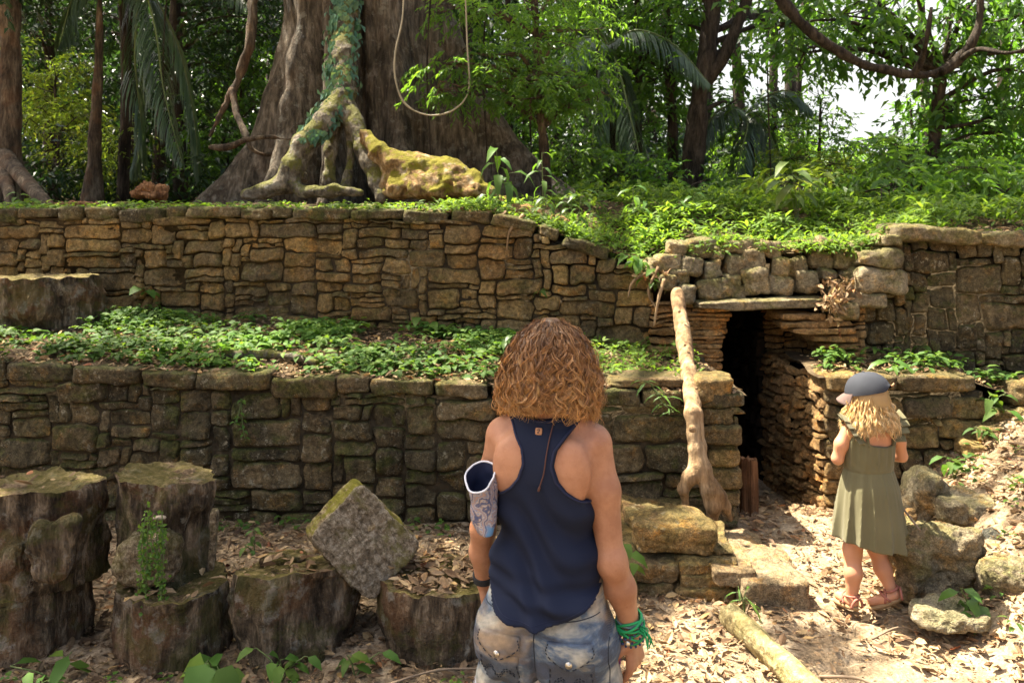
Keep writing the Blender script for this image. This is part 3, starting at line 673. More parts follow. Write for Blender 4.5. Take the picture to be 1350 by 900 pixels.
box(m, (1.955, 6.12, -.5), (2.6, 8.6, 1.5)); box(m, (.9, 5.86, -.5), (1.36, 8.6, 1.4)); box(m, (1.2, 5.72, 1.285), (2.5, 8.6, 1.42)); box(m, (1.2, 7.5, -.5), (2.4, 7.7, 1.4))
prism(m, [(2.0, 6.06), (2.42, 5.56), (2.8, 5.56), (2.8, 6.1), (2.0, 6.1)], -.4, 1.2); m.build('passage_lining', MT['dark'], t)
# --- rubble over the lintel
t = thing('rubble_wall', 'pile of rounded pale stones stacked on the lintel over the doorway', 'wall', (1.75, 5.6, 1.26))
RB = [(925,328,43,27),(942,355,25,27),(912,350,28,24),(972,352,27,29),(995,343,30,26),(1017,328,27,20),(1052,352,28,26),(1033,354,20,26),(1083,340,34,28),(998,372,36,34),(1030,377,34,25),(1067,372,30,28),(945,381,44,27),(970,386,28,20),(966,369,22,15),(1097,364,26,18),(1110,390,38,30),(908,388,26,22),(1115,343,30,22),(973,326,34,16),(1132,327,24,18),(897,366,28,20),(884,346,30,22),(882,372,24,20),(1045,328,26,17),(1000,322,24,13),(1095,322,28,16),(1068,324,26,16),(950,332,20,20),(895,328,26,18),(868,352,26,18),(1128,368,26,24),(1148,345,22,20),(1145,380,24,20)]
rs = np.random.default_rng(10); mt_ = MB()
for k, (px, py, w, h) in enumerate(RB):
    d = 5.60 + (py - 355) * -.0015 + rs.uniform(-.03, .02); c = W(px, py, d)
    rock(mt_, (c[0], d + .09, c[2]), (w * d / 1050 * 1.06, .2, h * d / 1050 * 1.08), ry=rs.uniform(-.22, .22), rz=rs.uniform(-.25, .25), q=rs.uniform(3.6, 8), nz=.016, nscale=9, seed=200 + k, chip=.05, n=14)
mt_.build('rubble_stone', MT['stone_pale'], t)
m = MB(); prism(m, [(.95, 5.86), (2.65, 5.68), (2.65, 6.2), (.95, 6.3)], 1.2, [1.42, 1.55, 1.55, 1.42]); m.build('earth_core', MT['mortar'], t)
# --- upper wall right
t = thing('stone_wall', 'high dark stone wall at the right, beyond the girl', 'wall', (3.2, 5.5, .8))
m = MB(); A, B = np.array((2.40, 5.53)), np.array((6.0, 5.30)); Ln = np.linalg.norm(B - A); xr = lambda s: A[0] + (B[0] - A[0]) * s / Ln
facing(m, A, B, lambda s: .35, lambda s: float(up_top(xr(s))) - .02 if xr(s) > 2.6 else 1.5, (.06, .05), (2, 6), (1, 4), 52, prot=.022)
m.build('stone_facing', MT['stone_low'], t)
m = MB(); k = 0
for (px, py, w, h) in [(1165, 341, 56, 28), (1168, 371, 70, 36), (1150, 396, 46, 20), (1215, 308, 66, 22), (1270, 312, 60, 22), (1325, 316, 60, 22), (1180, 317, 30, 18), (1120, 410, 34, 24)]:
    d = 5.40; c = W(px, py, d); k += 1
    rock(m, (c[0], d + .16, c[2]), (w * d / 1050, .34, h * d / 1050), ry=.04, rz=-.06, q=6, nz=.016, nscale=7, seed=250 + k, chip=.06, n=14)
m.build('capstone', MT['stone_pale'], t)
m = MB(); prism(m, [(2.42, 5.562), (6, 5.335), (6, 5.9), (2.42, 6.1)], .2, [1.5, 1.66, 1.66, 1.5]); m.build('mortar_core', MT['mortar'], t)
# --- low right wall
t = thing('stone_wall', 'low stone wall standing right behind the girl in the olive dress', 'wall', (2.4, 5.0, .1))
m = MB(); facing(m, (1.97, 5.02), (2.98, 4.98), lambda s: -.15, lambda s: .74 - .03 * s, (.06, .048), (2, 7), (1, 3), 61, prot=.026)
m.build('stone_facing', MT['stone_up'], t)
m = MB(); k = 0
for (x0, x1) in [(1.965, 2.16), (2.16, 2.42), (2.42, 2.93)]:
    k += 1; rock(m, ((x0 + x1) / 2, 5.14, .775), (x1 - x0 - .01, .36, .11), q=8, nz=.012, nscale=8, seed=270 + k, chip=.05, n=14)
m.build('capstone', MT['stone_up'], t)
m = MB(); prism(m, [(2.01, 5.045), (2.96, 5.01), (2.96, 5.6), (2.01, 5.6)], -.3, .72); m.build('mortar_core', MT['mortar'], t)
# stepped rough stones at the far right
t = thing('stone_steps', 'rough stepped stones climbing the bank at the right edge', 'stone steps', (3.0, 4.8, .3))
m = MB()
for k, (px, py, w, h, d) in enumerate([(1325, 600, 90, 26, 4.75), (1322, 575, 60, 22, 4.85), (1345, 632, 70, 34, 4.7), (1300, 640, 40, 30, 4.8), (1335, 552, 56, 20, 4.95), (1360, 520, 50, 34, 5.0), (1295, 590, 30, 24, 4.95), (1390, 580, 70, 60, 4.8), (1385, 640, 70, 50, 4.7)]):
    c = W(px, py, d); rock(m, (c[0], d + .14, c[2]), (w * d / 1050, .32, h * d / 1050 * 1.1), q=5, nz=.02, nscale=7, seed=300 + k, chip=.06, ry=.05, rz=.1 * (k % 3 - 1), n=14)
m.build('step_stone', MT['stone_up'], t)
# projecting footing and the slab step in front of the passage
t = thing('stone_footing', 'broken footing of big stones jutting out at the wall end, right of the woman', 'stone footing', (.9, 3.9, .02))
m = MB(); m2 = MB()
for k, (x0, x1, y0, y1, z0, z1) in enumerate([(.58, .985, 3.78, 4.06, .165, .335), (.50, .76, 3.74, 4.2, -.06, .075), (.74, 1.05, 3.72, 4.2, -.06, .06), (.52, .80, 3.75, 4.2, .075, .17), (.80, 1.02, 3.74, 4.2, .06, .115), (.78, 1.06, 3.75, 4.2, .112, .168), (.96, 1.10, 3.8, 4.2, .165, .215), (.55, 1.0, 4.06, 4.6, -.05, .2), (.60, .80, 4.1, 4.5, .19, .25)]):
    rock(m, ((x0 + x1) / 2, (y0 + y1) / 2, (z0 + z1) / 2), (x1 - x0, y1 - y0, z1 - z0), q=11, nz=.016, nscale=8, seed=330 + k, chip=.06, rz=.05 * (k % 3 - 1), n=34)
for k, (x0, x1, y0, y1, z0, z1) in enumerate([(1.06, 1.37, 3.62, 4.02, -.06, .135), (.94, 1.14, 3.68, 4.1, .09, .165), (1.02, 1.36, 4.0, 4.4, -.06, .10)]):
    rock(m2, ((x0 + x1) / 2, (y0 + y1) / 2, (z0 + z1) / 2), (x1 - x0, y1 - y0, z1 - z0), q=14, nz=.013, nscale=8, seed=340 + k, chip=.05, rz=.05 * (k % 3 - 1), n=40)
m.build('footing_stone', MT['stone_up'], t); m2.build('step_slab', MT['stone_step'], t)
# --- loose rocks
def loose_rock(name, px, py, w, h, d, m, label, seed, q=3.2, rx=0, ry=0, rz=0, dep=None, nz=.035, chip=.09, cat='rock', n=34):
    c = W(px, py, d); w_, h_ = w * d / 1050, h * d / 1050
    b = MB(); rock(b, (0, 0, 0), (w_, dep or w_ * .85, h_ * 1.1), rz, rx, ry, n, q, nz, 6.0, seed, 0, chip)
    o = b.build(name, MT[m]); o.location = Vector((c[0], d + (dep or w_ * .85) * .3, c[2])); return tag(o, label, cat)
loose_rock('boulder', 1236, 752, 100, 108, 3.62, 'stone_pale', 'big sunlit mossy boulder just right of the girl', 401, 3.6, ry=.12, cat='boulder', nz=.06, chip=.16, n=44)
loose_rock('rock', 1220, 670, 40, 84, 4.3, 'boulder', 'tall pale speckled rock leaning behind the boulder', 402, 5, ry=.5, dep=.2)
loose_rock('rock', 1336, 772, 62, 44, 3.45, 'stone_pale', 'pale rock at the right edge of the path', 403)
loose_rock('rock', 1338, 722, 62, 34, 3.85, 'grey_rock', 'smooth grey rock at the right edge, above the pale one', 404, 2.8, chip=.03)
loose_rock('rock', 1266, 820, 84, 26, 3.3, 'boulder', 'flat brown rock lying in front of the boulder', 405, 3.4, nz=.04)
loose_rock('rock', 1286, 672, 96, 30, 4.2, 'boulder', 'long flat pale rock half buried in the bank behind the boulder', 406, 4.5, rz=.15)
loose_rock('rock', 1196, 694, 26, 34, 4.05, 'stone_door', 'small brown rock wedged between dress and boulder', 407)
loose_rock('rock', 193, 256, 46, 30, 6.75, 'wood_red', 'brown lump of rock on the upper wall at the left', 408, 2.3, nz=.07, ry=.3, rz=.5)
loose_rock('rock', 690, 283, 60, 22, 6.15, 'stone_door', 'reddish flat rock on the upper wall among the seedlings', 409, 3, ry=.2)
loose_rock('rock', 740, 292, 36, 18, 6.1, 'stone_door', 'small reddish rock at the lip of the upper wall', 410, 3, ry=.3)
loose_rock('rock', 1248, 700, 30, 16, 3.95, 'stone_door', 'small flat stone tucked behind the big boulder', 411)
# ------------------------------------------------------------------ trees
def sprays(mb, C, Rad, ntw, per, L, spread=.5, droop=.25, lod=0, shell=.35, tw=.35, fold=.25, flat=.0, wr=.45, drop=.3):
    """leafy twigs through an ellipsoidal clump: twigs radiate and hang, leaves alternate on them"""
    C = np.asarray(C, float); Rad = np.asarray(Rad, float) * np.ones(3)
    d = rdir(ntw); r = rng.uniform(shell, 1, ntw) ** .6
    st = C + d * Rad * (r * (1 - .0))[:, None]
    dirn = nrm(d * np.array([1, 1, .5]) + rng.normal(0, spread, (ntw, 3)) + np.array([0, 0, -droop]))
    tl = tw * rng.uniform(.5, 1.2, ntw)
    k = np.arange(per); t = (k + .5) / per
    P = st[:, None] + dirn[:, None] * (tl[:, None] * t[None])[..., None]
    P[..., 2] -= (tl[:, None] * t[None] ** 2) * drop
    side = nrm(np.cross(dirn, np.array([0, 0, 1.0]) + rng.normal(0, .15, (ntw, 3))))
    sg = np.where(k % 2 == 0, 1.0, -1.0)[None, :, None]
    D = dirn[:, None] * .55 + side[:, None] * sg * .8 + rng.normal(0, .25, (ntw, per, 3)) + np.array([0, 0, -.25])
    N = np.array([0, 0, 1.0]) * (1 - flat) + rng.normal(0, .35, (ntw, per, 3)) + np.array([0, -.15, 0])
    ll = L * rng.uniform(.6, 1.25, (ntw, per))
    leaves(mb, P.reshape(-1, 3), D.reshape(-1, 3), N.reshape(-1, 3), ll.ravel(), ll.ravel() * wr * rng.uniform(.8, 1.2, ntw * per), fold, .25, lod)
    return st, dirn, tl
def floor_z(x, y): return float(fz(x, y))
def tree(name, label, trunk, radii, clumps, leafm, barkm='bark', L=.11, per=9, dens=1.0, group=None, cat='tree', limbs=True, lod=0, tw=.4, wr=.45, spread=.5, droop=.3, extra=None, flare=0, sides=10):
    """trunk = points; clumps = (centre, radius) list; limbs run from the trunk to every clump"""
    base = np.array(trunk[0]); t = thing(name, label, cat, base, group)
    mb = MB(); T = spline(trunk, 28)
    r = np.interp(np.linspace(0, 1, 28), np.linspace(0, 1, len(radii)), radii)
    if flare: r = r + flare * np.exp(-np.linalg.norm(T - T[0], axis=1) / .35)
    tube(mb, T, r, None, sides + 4, nz=r.mean() * .22, nscale=4, seed=len(label))
    mb.build('trunk', MT[barkm], t)
    mb = MB(); lv = MB()
    for (c, R) in clumps:
        c = np.asarray(c, float); Rm = float(np.mean(R))
        if limbs:
            dd = np.linalg.norm(T - c, axis=1) + np.maximum(0, T[:, 2] - c[2] + .2) * 1.5
            i = int(np.argmin(dd)); p0 = T[i]; mid = (p0 + c) / 2 + np.array([0, 0, .12 * np.linalg.norm(c - p0)]) + rng.normal(0, .06, 3)
            rr = max(.008, min(r[i] * .55, .018 + .012 * np.linalg.norm(c - p0)))
            tube(mb, [p0, mid, c], [rr, rr * .7, rr * .35], 9, 6, nz=rr * .2)
            for _ in range(5):
                e = c + rdir(1)[0] * np.asarray(R) * .85; tube(mb, [c, (c + e) / 2 + rng.normal(0, .04, 3), e], [rr * .35, .004], 5, 4, caps=False)
        n = int(dens * 26 * (Rm / .5) ** 2 * (.11 / L)) + 3
        sprays(lv, c, R, n, per, L, spread, droop, lod, tw=tw * min(1, Rm / .5 + .2), wr=wr)
    if extra: extra(mb)
    if mb.n: mb.build('branch', MT[barkm], t)
    lv.build('crown', MT[leafm], t, smooth=False)
    return t
def clump_band(px0, px1, py0, py1, d0, d1, n, r0, r1):
    out = []
    for _ in range(n):
        d = rng.uniform(d0, d1); c = W(rng.uniform(px0, px1), rng.uniform(py0, py1), d); R = rng.uniform(r0, r1)
        out.append((c, (R, R, R * rng.uniform(.55, .8))))
    return out
def trunk_px(pts):     # (px, py, d) list
    P = [W(*p) for p in pts]; b = P[0].copy(); b[2] = floor_z(b[0], b[1]) - .08; P[0] = b; return P
# --- the great buttressed tree
def great_tree():
    D = 8.6; cx = (492 - 675) * D / 1050; base = (cx, D, floor_z(cx, D) - .05)
    t = thing('buttressed_tree', 'giant rainforest tree with wide flaring buttresses above the upper wall', 'tree', base)
    nth, nz_ = 220, 110
    th = np.linspace(0, 2 * PI, nth, endpoint=False); z = np.concatenate([np.linspace(0, 4.2, 84), np.linspace(4.4, 9.5, 26)])
    TH, Z = np.meshgrid(th, z, indexing='ij')
    r0 = .80 - .035 * np.minimum(Z, 4) - .02 * np.maximum(Z - 4, 0)
    R = r0 + .05 * np.cos(3 * TH + .6)
    # (angle, reach at the foot, height scale, width)
    for (a, reach, hs, wd) in [(-6, 1.55, 1.15, .17), (186, 1.15, 1.05, .2), (-58, .42, .9, .15), (-100, .5, 1.3, .14), (-128, .55, 1.2, .15), (40, .9, 1, .2), (90, .9, 1, .2), (140, 1.0, 1.1, .2)]:
        da = (TH - math.radians(a) + PI) % (2 * PI) - PI
        R = R + reach * np.exp(-Z / hs * 1.15) * np.exp(-(da / (wd * (1 + .5 * Z / 3))) ** 2) + .09 * np.exp(-(da / .22) ** 2) * np.exp(-Z / 4)
    for (a, dep) in [(-84, .20), (-112, .16), (-70, .07), (-140, .12)]:                      # deep creases between the flutes
        da = (TH - math.radians(a) + PI) % (2 * PI) - PI; R = R - dep * np.exp(-(da / .06) ** 2) * np.exp(-Z / 9)
    P = np.stack([R * np.cos(TH), R * np.sin(TH), Z], -1)
    R = R + fbm(P, 1.6, 3, 4) * .055 + fbm(P * np.array([1, 1, .35]), 9, 3, 6) * .014
    P = np.stack([cx + R * np.cos(TH) - .06 * Z, D + R * np.sin(TH) + .05 * Z, base[2] + Z], -1)
    m = MB(); I = np.arange(nth * len(z)).reshape(nth, len(z)); J = np.roll(I, -1, 0)
    m.add(P.reshape(-1, 3), np.stack([I[:, :-1], J[:, :-1], J[:, 1:], I[:, 1:]], -1).reshape(-1, 4)); m.build('trunk', MT['bark_ceiba'], t)
    # limbs and high unseen crown, shaped to throw shade on the ruin
    top = np.array([cx - .55, D + .5, 10.5]); lb = MB(); lv = MB()
    for (gx0, gy0) in [(-4.5, 2.5), (-3.2, 4.2), (-1.3, 3.2), (-1.4, 1.2), (-4.5, 7.5), (-2.5, 9.8)]:
        e = np.array([gx0 + SUN_DIR[0] * 9.6, gy0 + SUN_DIR[1] * 9.6, 8.9]); e[2] += rng.uniform(-.3, .5)
        tube(lb, [top - np.array([0, 0, 1.6]), (top * .55 + e * .45) + np.array([0, 0, .3]), e], [.10, .06, .02], 12, 8, nz=.01)
    # leaves: bunches set where shade is wanted, openings cut for sun patches
    N = 15000; gx_ = rng.uniform(-5.5, 5.5, N); gy_ = rng.uniform(.3, 11, N)
    z = rng.uniform(8.2, 10.4, N); tt = (z - .5) / SUN_DIR[2]
    keep = SHADE_MASK(gx_, gy_)
    nz1 = vnoise(np.stack([gx_, gy_, 0 * gx_], -1), 1.9, 77) * .5 + vnoise(np.stack([gx_, gy_, 0 * gx_], -1), 4.5, 78) * .38
    ok = (.5 + nz1 * .95) < keep
    gx_, gy_, z, tt = gx_[ok], gy_[ok], z[ok], tt[ok]; n = len(gx_)
    P = np.stack([gx_ + SUN_DIR[0] * tt, gy_ + SUN_DIR[1] * tt, z], -1)
    per = 3
    Dn = rdir(n * per, -.6, .1); Pn = np.repeat(P, per, 0) + rng.normal(0, .10, (n * per, 3)); Nn = np.array([0, 0, 1.0]) + rng.normal(0, .45, (n * per, 3))
    L = rng.uniform(.14, .25, n * per); leaves(lv, Pn, Dn, Nn, L, L * .5, .2, .25)
    lb.build('limb', MT['bark_ceiba'], t); lv.build('crown', MT['leaf'], t, smooth=False)
def SHADE_MASK(x, y):  # leaf density by ground spot, shaped to place sun patches and shade
    k = np.full(len(x), .98)
    def lit(cx, cy, rx, ry, v, soft=.45):
        nonlocal k
        q = np.sqrt(((x - cx) / rx) ** 2 + ((y - cy) / ry) ** 2); w = 1 - sstep(1 - soft, 1 + soft, q); k = k * (1 - w) + v * w
    lit(1.75, 3.3, 1.5, 1.7, -.12)       # path and step before the passage
    lit(.8, 3.0, .55, .7, .22)
    lit(2.9, 4.0, .8, .9, .3)
    lit(.95, 4.9, .45, .5, .0)          # terrace by the passage
    lit(-.55, 5.0, 1.1, .6, .15)         # terrace behind the woman
    lit(-2.6, 5.3, 1.9, .5, .42)
    lit(.9, 6.2, 2.2, 1.0, .12)           # bank above
    lit(-.5, 6.9, 1.3, .8, .0)
    lit(1.2, 6.8, 2.3, 1.1, -.05)
    lit(1.8, 6.0, 1.2, .9, -.05)
    lit(.5, 1.76, .32, .3, .34)
    lit(3.1, 5.2, .7, .45, .0)
    lit(2.2, 5.3, .9, .45, -.05)
    lit(.1, 6.5, .9, .5, -.1)
    return k
great_tree()
# --- strangler roots in front of it
def strangler():
    D = 7.15
    t = thing('strangler_fig', 'pale strangler fig root splitting into claw-like roots on the wall top', 'fig root', W(430, 265, D))
    p = lambda px, py, dd=0: W(px, py, D + dd)
    F = Field(p(300, 300) - np.array([0, .8, 0]), p(700, -60) + np.array([0, 1.3, 0]), .0165)
    s = D / 1050
    F.chain([p(458, -50, .9), p(456, 20, .7), p(452, 80, .45), p(452, 120, .3), p(450, 150, .2)], [.12, .115, .115, .12, .115], .05)
    F.chain([p(448, 130, .2), p(425, 165, .05), p(398, 192, -.05), p(386, 222, -.1), p(378, 242, -.12), p(350, 252, -.15), p(325, 256, -.2)], [.105, .1, .095, .09, .09, .075, .05], .05)
    F.chain([p(380, 238, -.1), p(400, 252, -.2), p(440, 252, -.25), p(475, 254, -.28)], [.07, .06, .055, .03], .04)
    F.chain([p(455, 140, .2), p(468, 165, .1), p(480, 195, 0), p(492, 215, -.05), p(497, 238, -.12), p(505, 262, -.2)], [.09, .085, .09, .09, .075, .05], .04)
    F.chain([p(440, 160, .25), p(436, 200, .2), p(434, 240, .15)], [.07, .06, .07], .04)
    F.chain([p(462, 170, .2), p(462, 210, .1), p(455, 250, 0)], [.05, .045, .05], .03)
    F.chain([p(495, 235, -.1), p(515, 250, -.2), p(545, 258, -.25)], [.06, .05, .03], .03)
    F.chain([p(382, 215, -.05), p(400, 235, .15)], [.06, .05], .03)
    F.add_noise(6, .014, 3, 3); F.add_noise(17, .010, 5, 2)
    V, Q = F.extract(); m = MB(); m.add(V, Q); m.build('root', MT['bark_grey'], t)
    # creeper leaves clothing the upper part
    lv = MB()
    for k in range(750):
        u = rng.random(); py = -40 + u * 225; px = np.interp(py, [-40, 80, 130, 185], [457, 452, 445, 408]) + rng.normal(0, 4)
        a = rng.uniform(-PI, 0); c = p(px, py, np.interp(py, [-40, 80, 185], [.9, .45, -.02])) + .125 * np.array([math.cos(a), math.sin(a), 0])
        leaves(lv, [c], [(rng.normal(0, .5), -.3, -1)], [(math.cos(a), math.sin(a), .3)], rng.uniform(.06, .1), rng.uniform(.045, .07), .2, .2)
    lv.build('creeper', MT['leaf_teal'], t, smooth=False)
    t2 = thing('mossy_root', 'swollen yellow-mossed root lying sunlit on the wall top', 'root', W(570, 250, 6.9))
    D = 6.95; F = Field(p(470, 280) - np.array([0, .5, 0]), p(680, 170) + np.array([0, .6, 0]), .014)
    F.chain([p(478, 178, .15), p(500, 200, .05), p(520, 217, 0), p(545, 224, 0), p(590, 229, -.05), p(622, 241, -.1), p(646, 256, -.15), p(668, 268, -.2)], [.06, .075, .095, .13, .14, .10, .06, .03], .06)
    F.chain([p(520, 217, 0), p(507, 240, 0)], [.07, .05], .05)
    F.ell(p(572, 247, -.1), (.32, .17, .12), .08); F.ell(p(625, 254, -.15), (.2, .14, .07), .06); F.ell(p(528, 243, -.05), (.14, .12, .12), .06); F.ell(p(600, 229, -.08), (.12, .1, .06), .05); F.add_noise(6, .022, 8, 3); F.add_noise(19, .014, 9, 2)
    V, Q = F.extract(); m = MB(); m.add(V, Q); m.build('root_wood', MT['bark_root'], t2)
    fr = MB()
    for k in range(11):
        x0 = rng.uniform(400, 600); d0 = rng.uniform(6.7, 7.0); pts = []
        for j in range(5):
            q = W(x0 + (j - 2) * rng.uniform(10, 22), 260, d0 - .06 * j + rng.normal(0, .04)); q[2] = floor_z(q[0], q[1]) + rng.uniform(.0, .03); pts.append(q)
        tube(fr, pts, [.012, .02, .016, .008], 24, 6, nz=.006, nscale=14)
    fr.build('rootlet', MT['bark_grey'], t2)
strangler()
# --- lianas
def liana(label, pts, r, m='bark', n=40, name='liana', nz=.25, sides=7, attr=None):
    mb = MB(); P = [W(*p) for p in pts]
    tube(mb, P, r, n, sides, nz=np.mean(r) * nz, nscale=9, seed=len(label)); o = mb.build(name, MT[m]); return tag(o, label, 'vine')
t = thing('liana', 'thick knotted liana hanging left of the great trunk with crossing side shoots', 'vine', W(318, 100, 8.0))
mb = MB(); tube(mb, [W(*p) for p in [(345, -90, 8.3), (334, 0, 8.1), (331, 50, 8.0), (318, 95, 8.0), (308, 118, 8.0), (292, 148, 7.95), (276, 180, 7.9)]], [.05, .05, .055, .045, .04, .03, .02], 50, 9, nz=.016, nscale=9); mb.build('stem', MT['bark'], t)
mb = MB(); tube(mb, [W(*p) for p in [(306, 118, 8.0), (312, 150, 7.9), (324, 178, 7.8), (332, 196, 7.75), (350, 204, 7.8), (380, 196, 7.9)]], [.035, .03, .03, .025, .02, .012], 40, 8, nz=.01); tube(mb, [W(*p) for p in [(276, 194, 7.7), (300, 194, 7.65), (322, 186, 7.6), (350, 181, 7.6), (386, 184, 7.7)]], [.022, .03, .028, .022, .012], 40, 8, nz=.01); mb.build('side_shoot', MT['bark'], t)
liana('pale thin vine hanging in a loop before the great trunk', [(533, -60, 7.35), (531, 20, 7.3), (521, 70, 7.3), (522, 108, 7.3), (535, 138, 7.3), (565, 152, 7.3), (598, 145, 7.3), (618, 118, 7.35), (616, 60, 7.4), (612, -50, 7.5)], [.008, .008, .009, .009, .008, .008, .006], 'vine', 70)
for k, (px, d) in enumerate([(218, 9), (640, 8.2), (566, 7.6), (790, 9.5), (700, 9), (1015, 9.2)]):
    liana(['thin straight vine hanging left of the knotted liana', 'thin straight vine hanging behind the bright pinnate sprays', 'thin vine dropping down the great trunk right of the loop', 'thin vine hanging among the drooping fronds', 'thin vine hanging near the slim trunk', 'thin vine hanging under the long arching bough'][k], [(px + 6, -60, d), (px - 3, 80, d), (px + 2, 190 + 12 * k, d)], [.010, .008], 'bark_dark', 20)
# --- named trees
tree('tree', 'grey trunk at the far left edge with spreading surface roots', trunk_px([(8, 268, 8.2), (10, 200, 8.2), (12, 100, 8.25), (14, 0, 8.3), (18, -160, 8.4)]), [.15, .12, .105, .10, .09],
     clump_band(-90, 60, -130, -30, 8, 9.5, 7, .5, .8), 'leaf_dark', 'bark', flare=.12, extra=lambda mb: [tube(mb, [W(5, 205, 8.1), W(30, 235, 7.7), W(62, 268, 7.2), W(78, 285, 7.0)], [.09, .075, .06, .02], 20, 9, nz=.012), tube(mb, [W(2, 215, 8.1), W(12, 250, 7.6), W(10, 285, 7.2)], [.08, .06, .03], 14, 8, nz=.012)])
tree('tree', 'slim red-brown trunk with a flared foot, left of the drooping palm fronds', trunk_px([(122, 262, 8.8), (124, 210, 8.8), (127, 140, 8.8), (131, 60, 8.8), (132, -120, 8.9)]), [.10, .065, .045, .04, .035],
     clump_band(60, 200, -150, -40, 8.5, 9.5, 6, .4, .7), 'leaf', 'bark', flare=.06)
tree('tree', 'dark thin trunk in shade between the fronds and the knotted liana', trunk_px([(238, 262, 11), (235, 150, 11), (232, 40, 11), (230, -120, 11)]), [.10, .085, .08, .07],
     clump_band(215, 370, -60, 130, 10.5, 13, 13, .45, .8), 'leaf_dark', 'bark_dark')
tree('tree', 'slim brown tree carrying bright green pinnate sprays before the great trunk', trunk_px([(722, 270, 8.0), (718, 200, 8.0), (712, 140, 8.0), (708, 60, 8.05), (700, -80, 8.1)]), [.06, .05, .045, .04, .03],
     [(W(px, py, d), (.36 * s, .3 * s, .08 * s)) for px, py, d, s in [(590, 85, 7.5, 1), (640, 92, 7.6, 1.1), (690, 105, 7.6, 1.2), (740, 112, 7.7, 1.2), (580, 118, 7.5, .8), (620, 125, 7.6, .8), (700, 130, 7.7, 1), (760, 95, 7.8, 1.1), (660, 72, 7.7, 1), (610, 68, 7.6, .7), (745, 140, 7.9, .9), (780, 130, 8, .9), (720, 60, 8, 1.1), (760, 40, 8.1, 1.2), (650, 20, 8, 1.2), (690, 0, 8, 1.3), (740, 0, 8.2, 1.2), (600, 10, 7.9, .9)]],
     'leaf_bright', 'bark', L=.085, dens=2.3, per=11, wr=.32, tw=.34, spread=.3, droop=.2)
tree('tree', 'dark leaning trunk with a twin stem left of the sky gap', trunk_px([(908, 268, 9.6), (914, 200, 9.6), (924, 120, 9.6), (936, 40, 9.6), (948, -100, 9.7)]), [.15, .13, .115, .11, .09],
     clump_band(860, 1090, -110, 60, 9.9, 11.2, 17, .35, .6) + clump_band(850, 960, 60, 150, 10.2, 11.2, 5, .3, .45), 'leaf', 'bark_dark', L=.12, extra=lambda mb: tube(mb, [W(925, 118, 9.6), W(948, 85, 9.55), W(968, 45, 9.5), W(990, -20, 9.5), (W(1000, -100, 9.5))], [.08, .075, .07, .06, .05], 24, 9, nz=.012))
tree('tree', 'thin dark trunk left of the leaning twin-stemmed tree', trunk_px([(888, 268, 10.5), (886, 160, 10.5), (880, 40, 10.5), (872, -100, 10.6)]), [.075, .07, .06, .05],
     clump_band(780, 890, -110, 80, 10.6, 12, 10, .4, .65), 'leaf', 'bark_dark')
def bough(mb):
    tube(mb, [W(1240, 92, 8.0), (W(1225, 98, 8.0)), W(1198, 99, 7.9), W(1165, 92, 7.8), W(1130, 82, 7.6), W(1085, 55, 7.5), W(1045, 20, 7.5), W(1010, -30, 7.5)], [.034, .038, .040, .042, .045, .048, .052, .055], 50, 9, nz=.012)
    tube(mb, [W(1240, 95, 8.0), W(1262, 80, 8.0), W(1282, 55, 7.9), W(1292, 20, 7.9), W(1290, -60, 7.9)], [.055, .05, .045, .04, .03], 30, 8, nz=.01)
    tube(mb, [W(1205, 98, 7.9), W(1215, 80, 7.8), W(1222, 50, 7.6), W(1228, 10, 7.6)], [.035, .03, .025, .015], 20, 7, nz=.008)
    tube(mb, [W(1262, 80, 8.0), W(1290, 65, 7.8), W(1330, 70, 7.5), W(1370, 60, 7.5)], [.03, .025, .02, .012], 20, 7, nz=.008)
tree('tree', 'tree with a long arching bough and hanging broad leaves at the right', trunk_px([(1226, 290, 8.8), (1230, 200, 8.7), (1236, 140, 8.65), (1240, 92, 8.6)]), [.085, .075, .07, .06],
     [(W(px, py, d + .35), (R, R, R * .75)) for px, py, d, R in [(1110, 20, 8, .45), (1160, 10, 8.2, .5), (1150, 55, 8.2, .35), (1200, 30, 8.2, .45), (1250, 20, 8.3, .5), (1300, 10, 8.2, .5), (1345, 20, 8, .5), (1230, 70, 8.2, .38), (1280, 90, 8.3, .42), (1330, 70, 8.1, .45), (1370, 100, 8, .45), (1300, 130, 8.4, .42), (1250, 130, 8.5, .35), (1345, 140, 8.2, .42), (1320, 175, 8.3, .38), (1270, 165, 8.6, .35), (1075, 62, 8.1, .26), (1060, 70, 8.1, .35), (1040, 30, 8.1, .4), (1222, 160, 8.6, .28), (1060, -30, 8, .45), (1200, -30, 8.2, .5), (1330, -40, 8.2, .6)]],
     'leaf', 'bark_dark', L=.135, dens=1.25, per=8, wr=.46, tw=.42, droop=.55, extra=bough)
tree('tree', 'dry brown tuft of withered leaves caught high in the bough', trunk_px([(1188, 26, 8.3), (1190, 10, 8.3), (1192, -20, 8.3)]), [.01, .01, .01], [(W(1190, 14, 8.25), (.16, .14, .12))], 'withered', 'twig', L=.09, dens=5, cat='dead leaves', limbs=False) if False else None
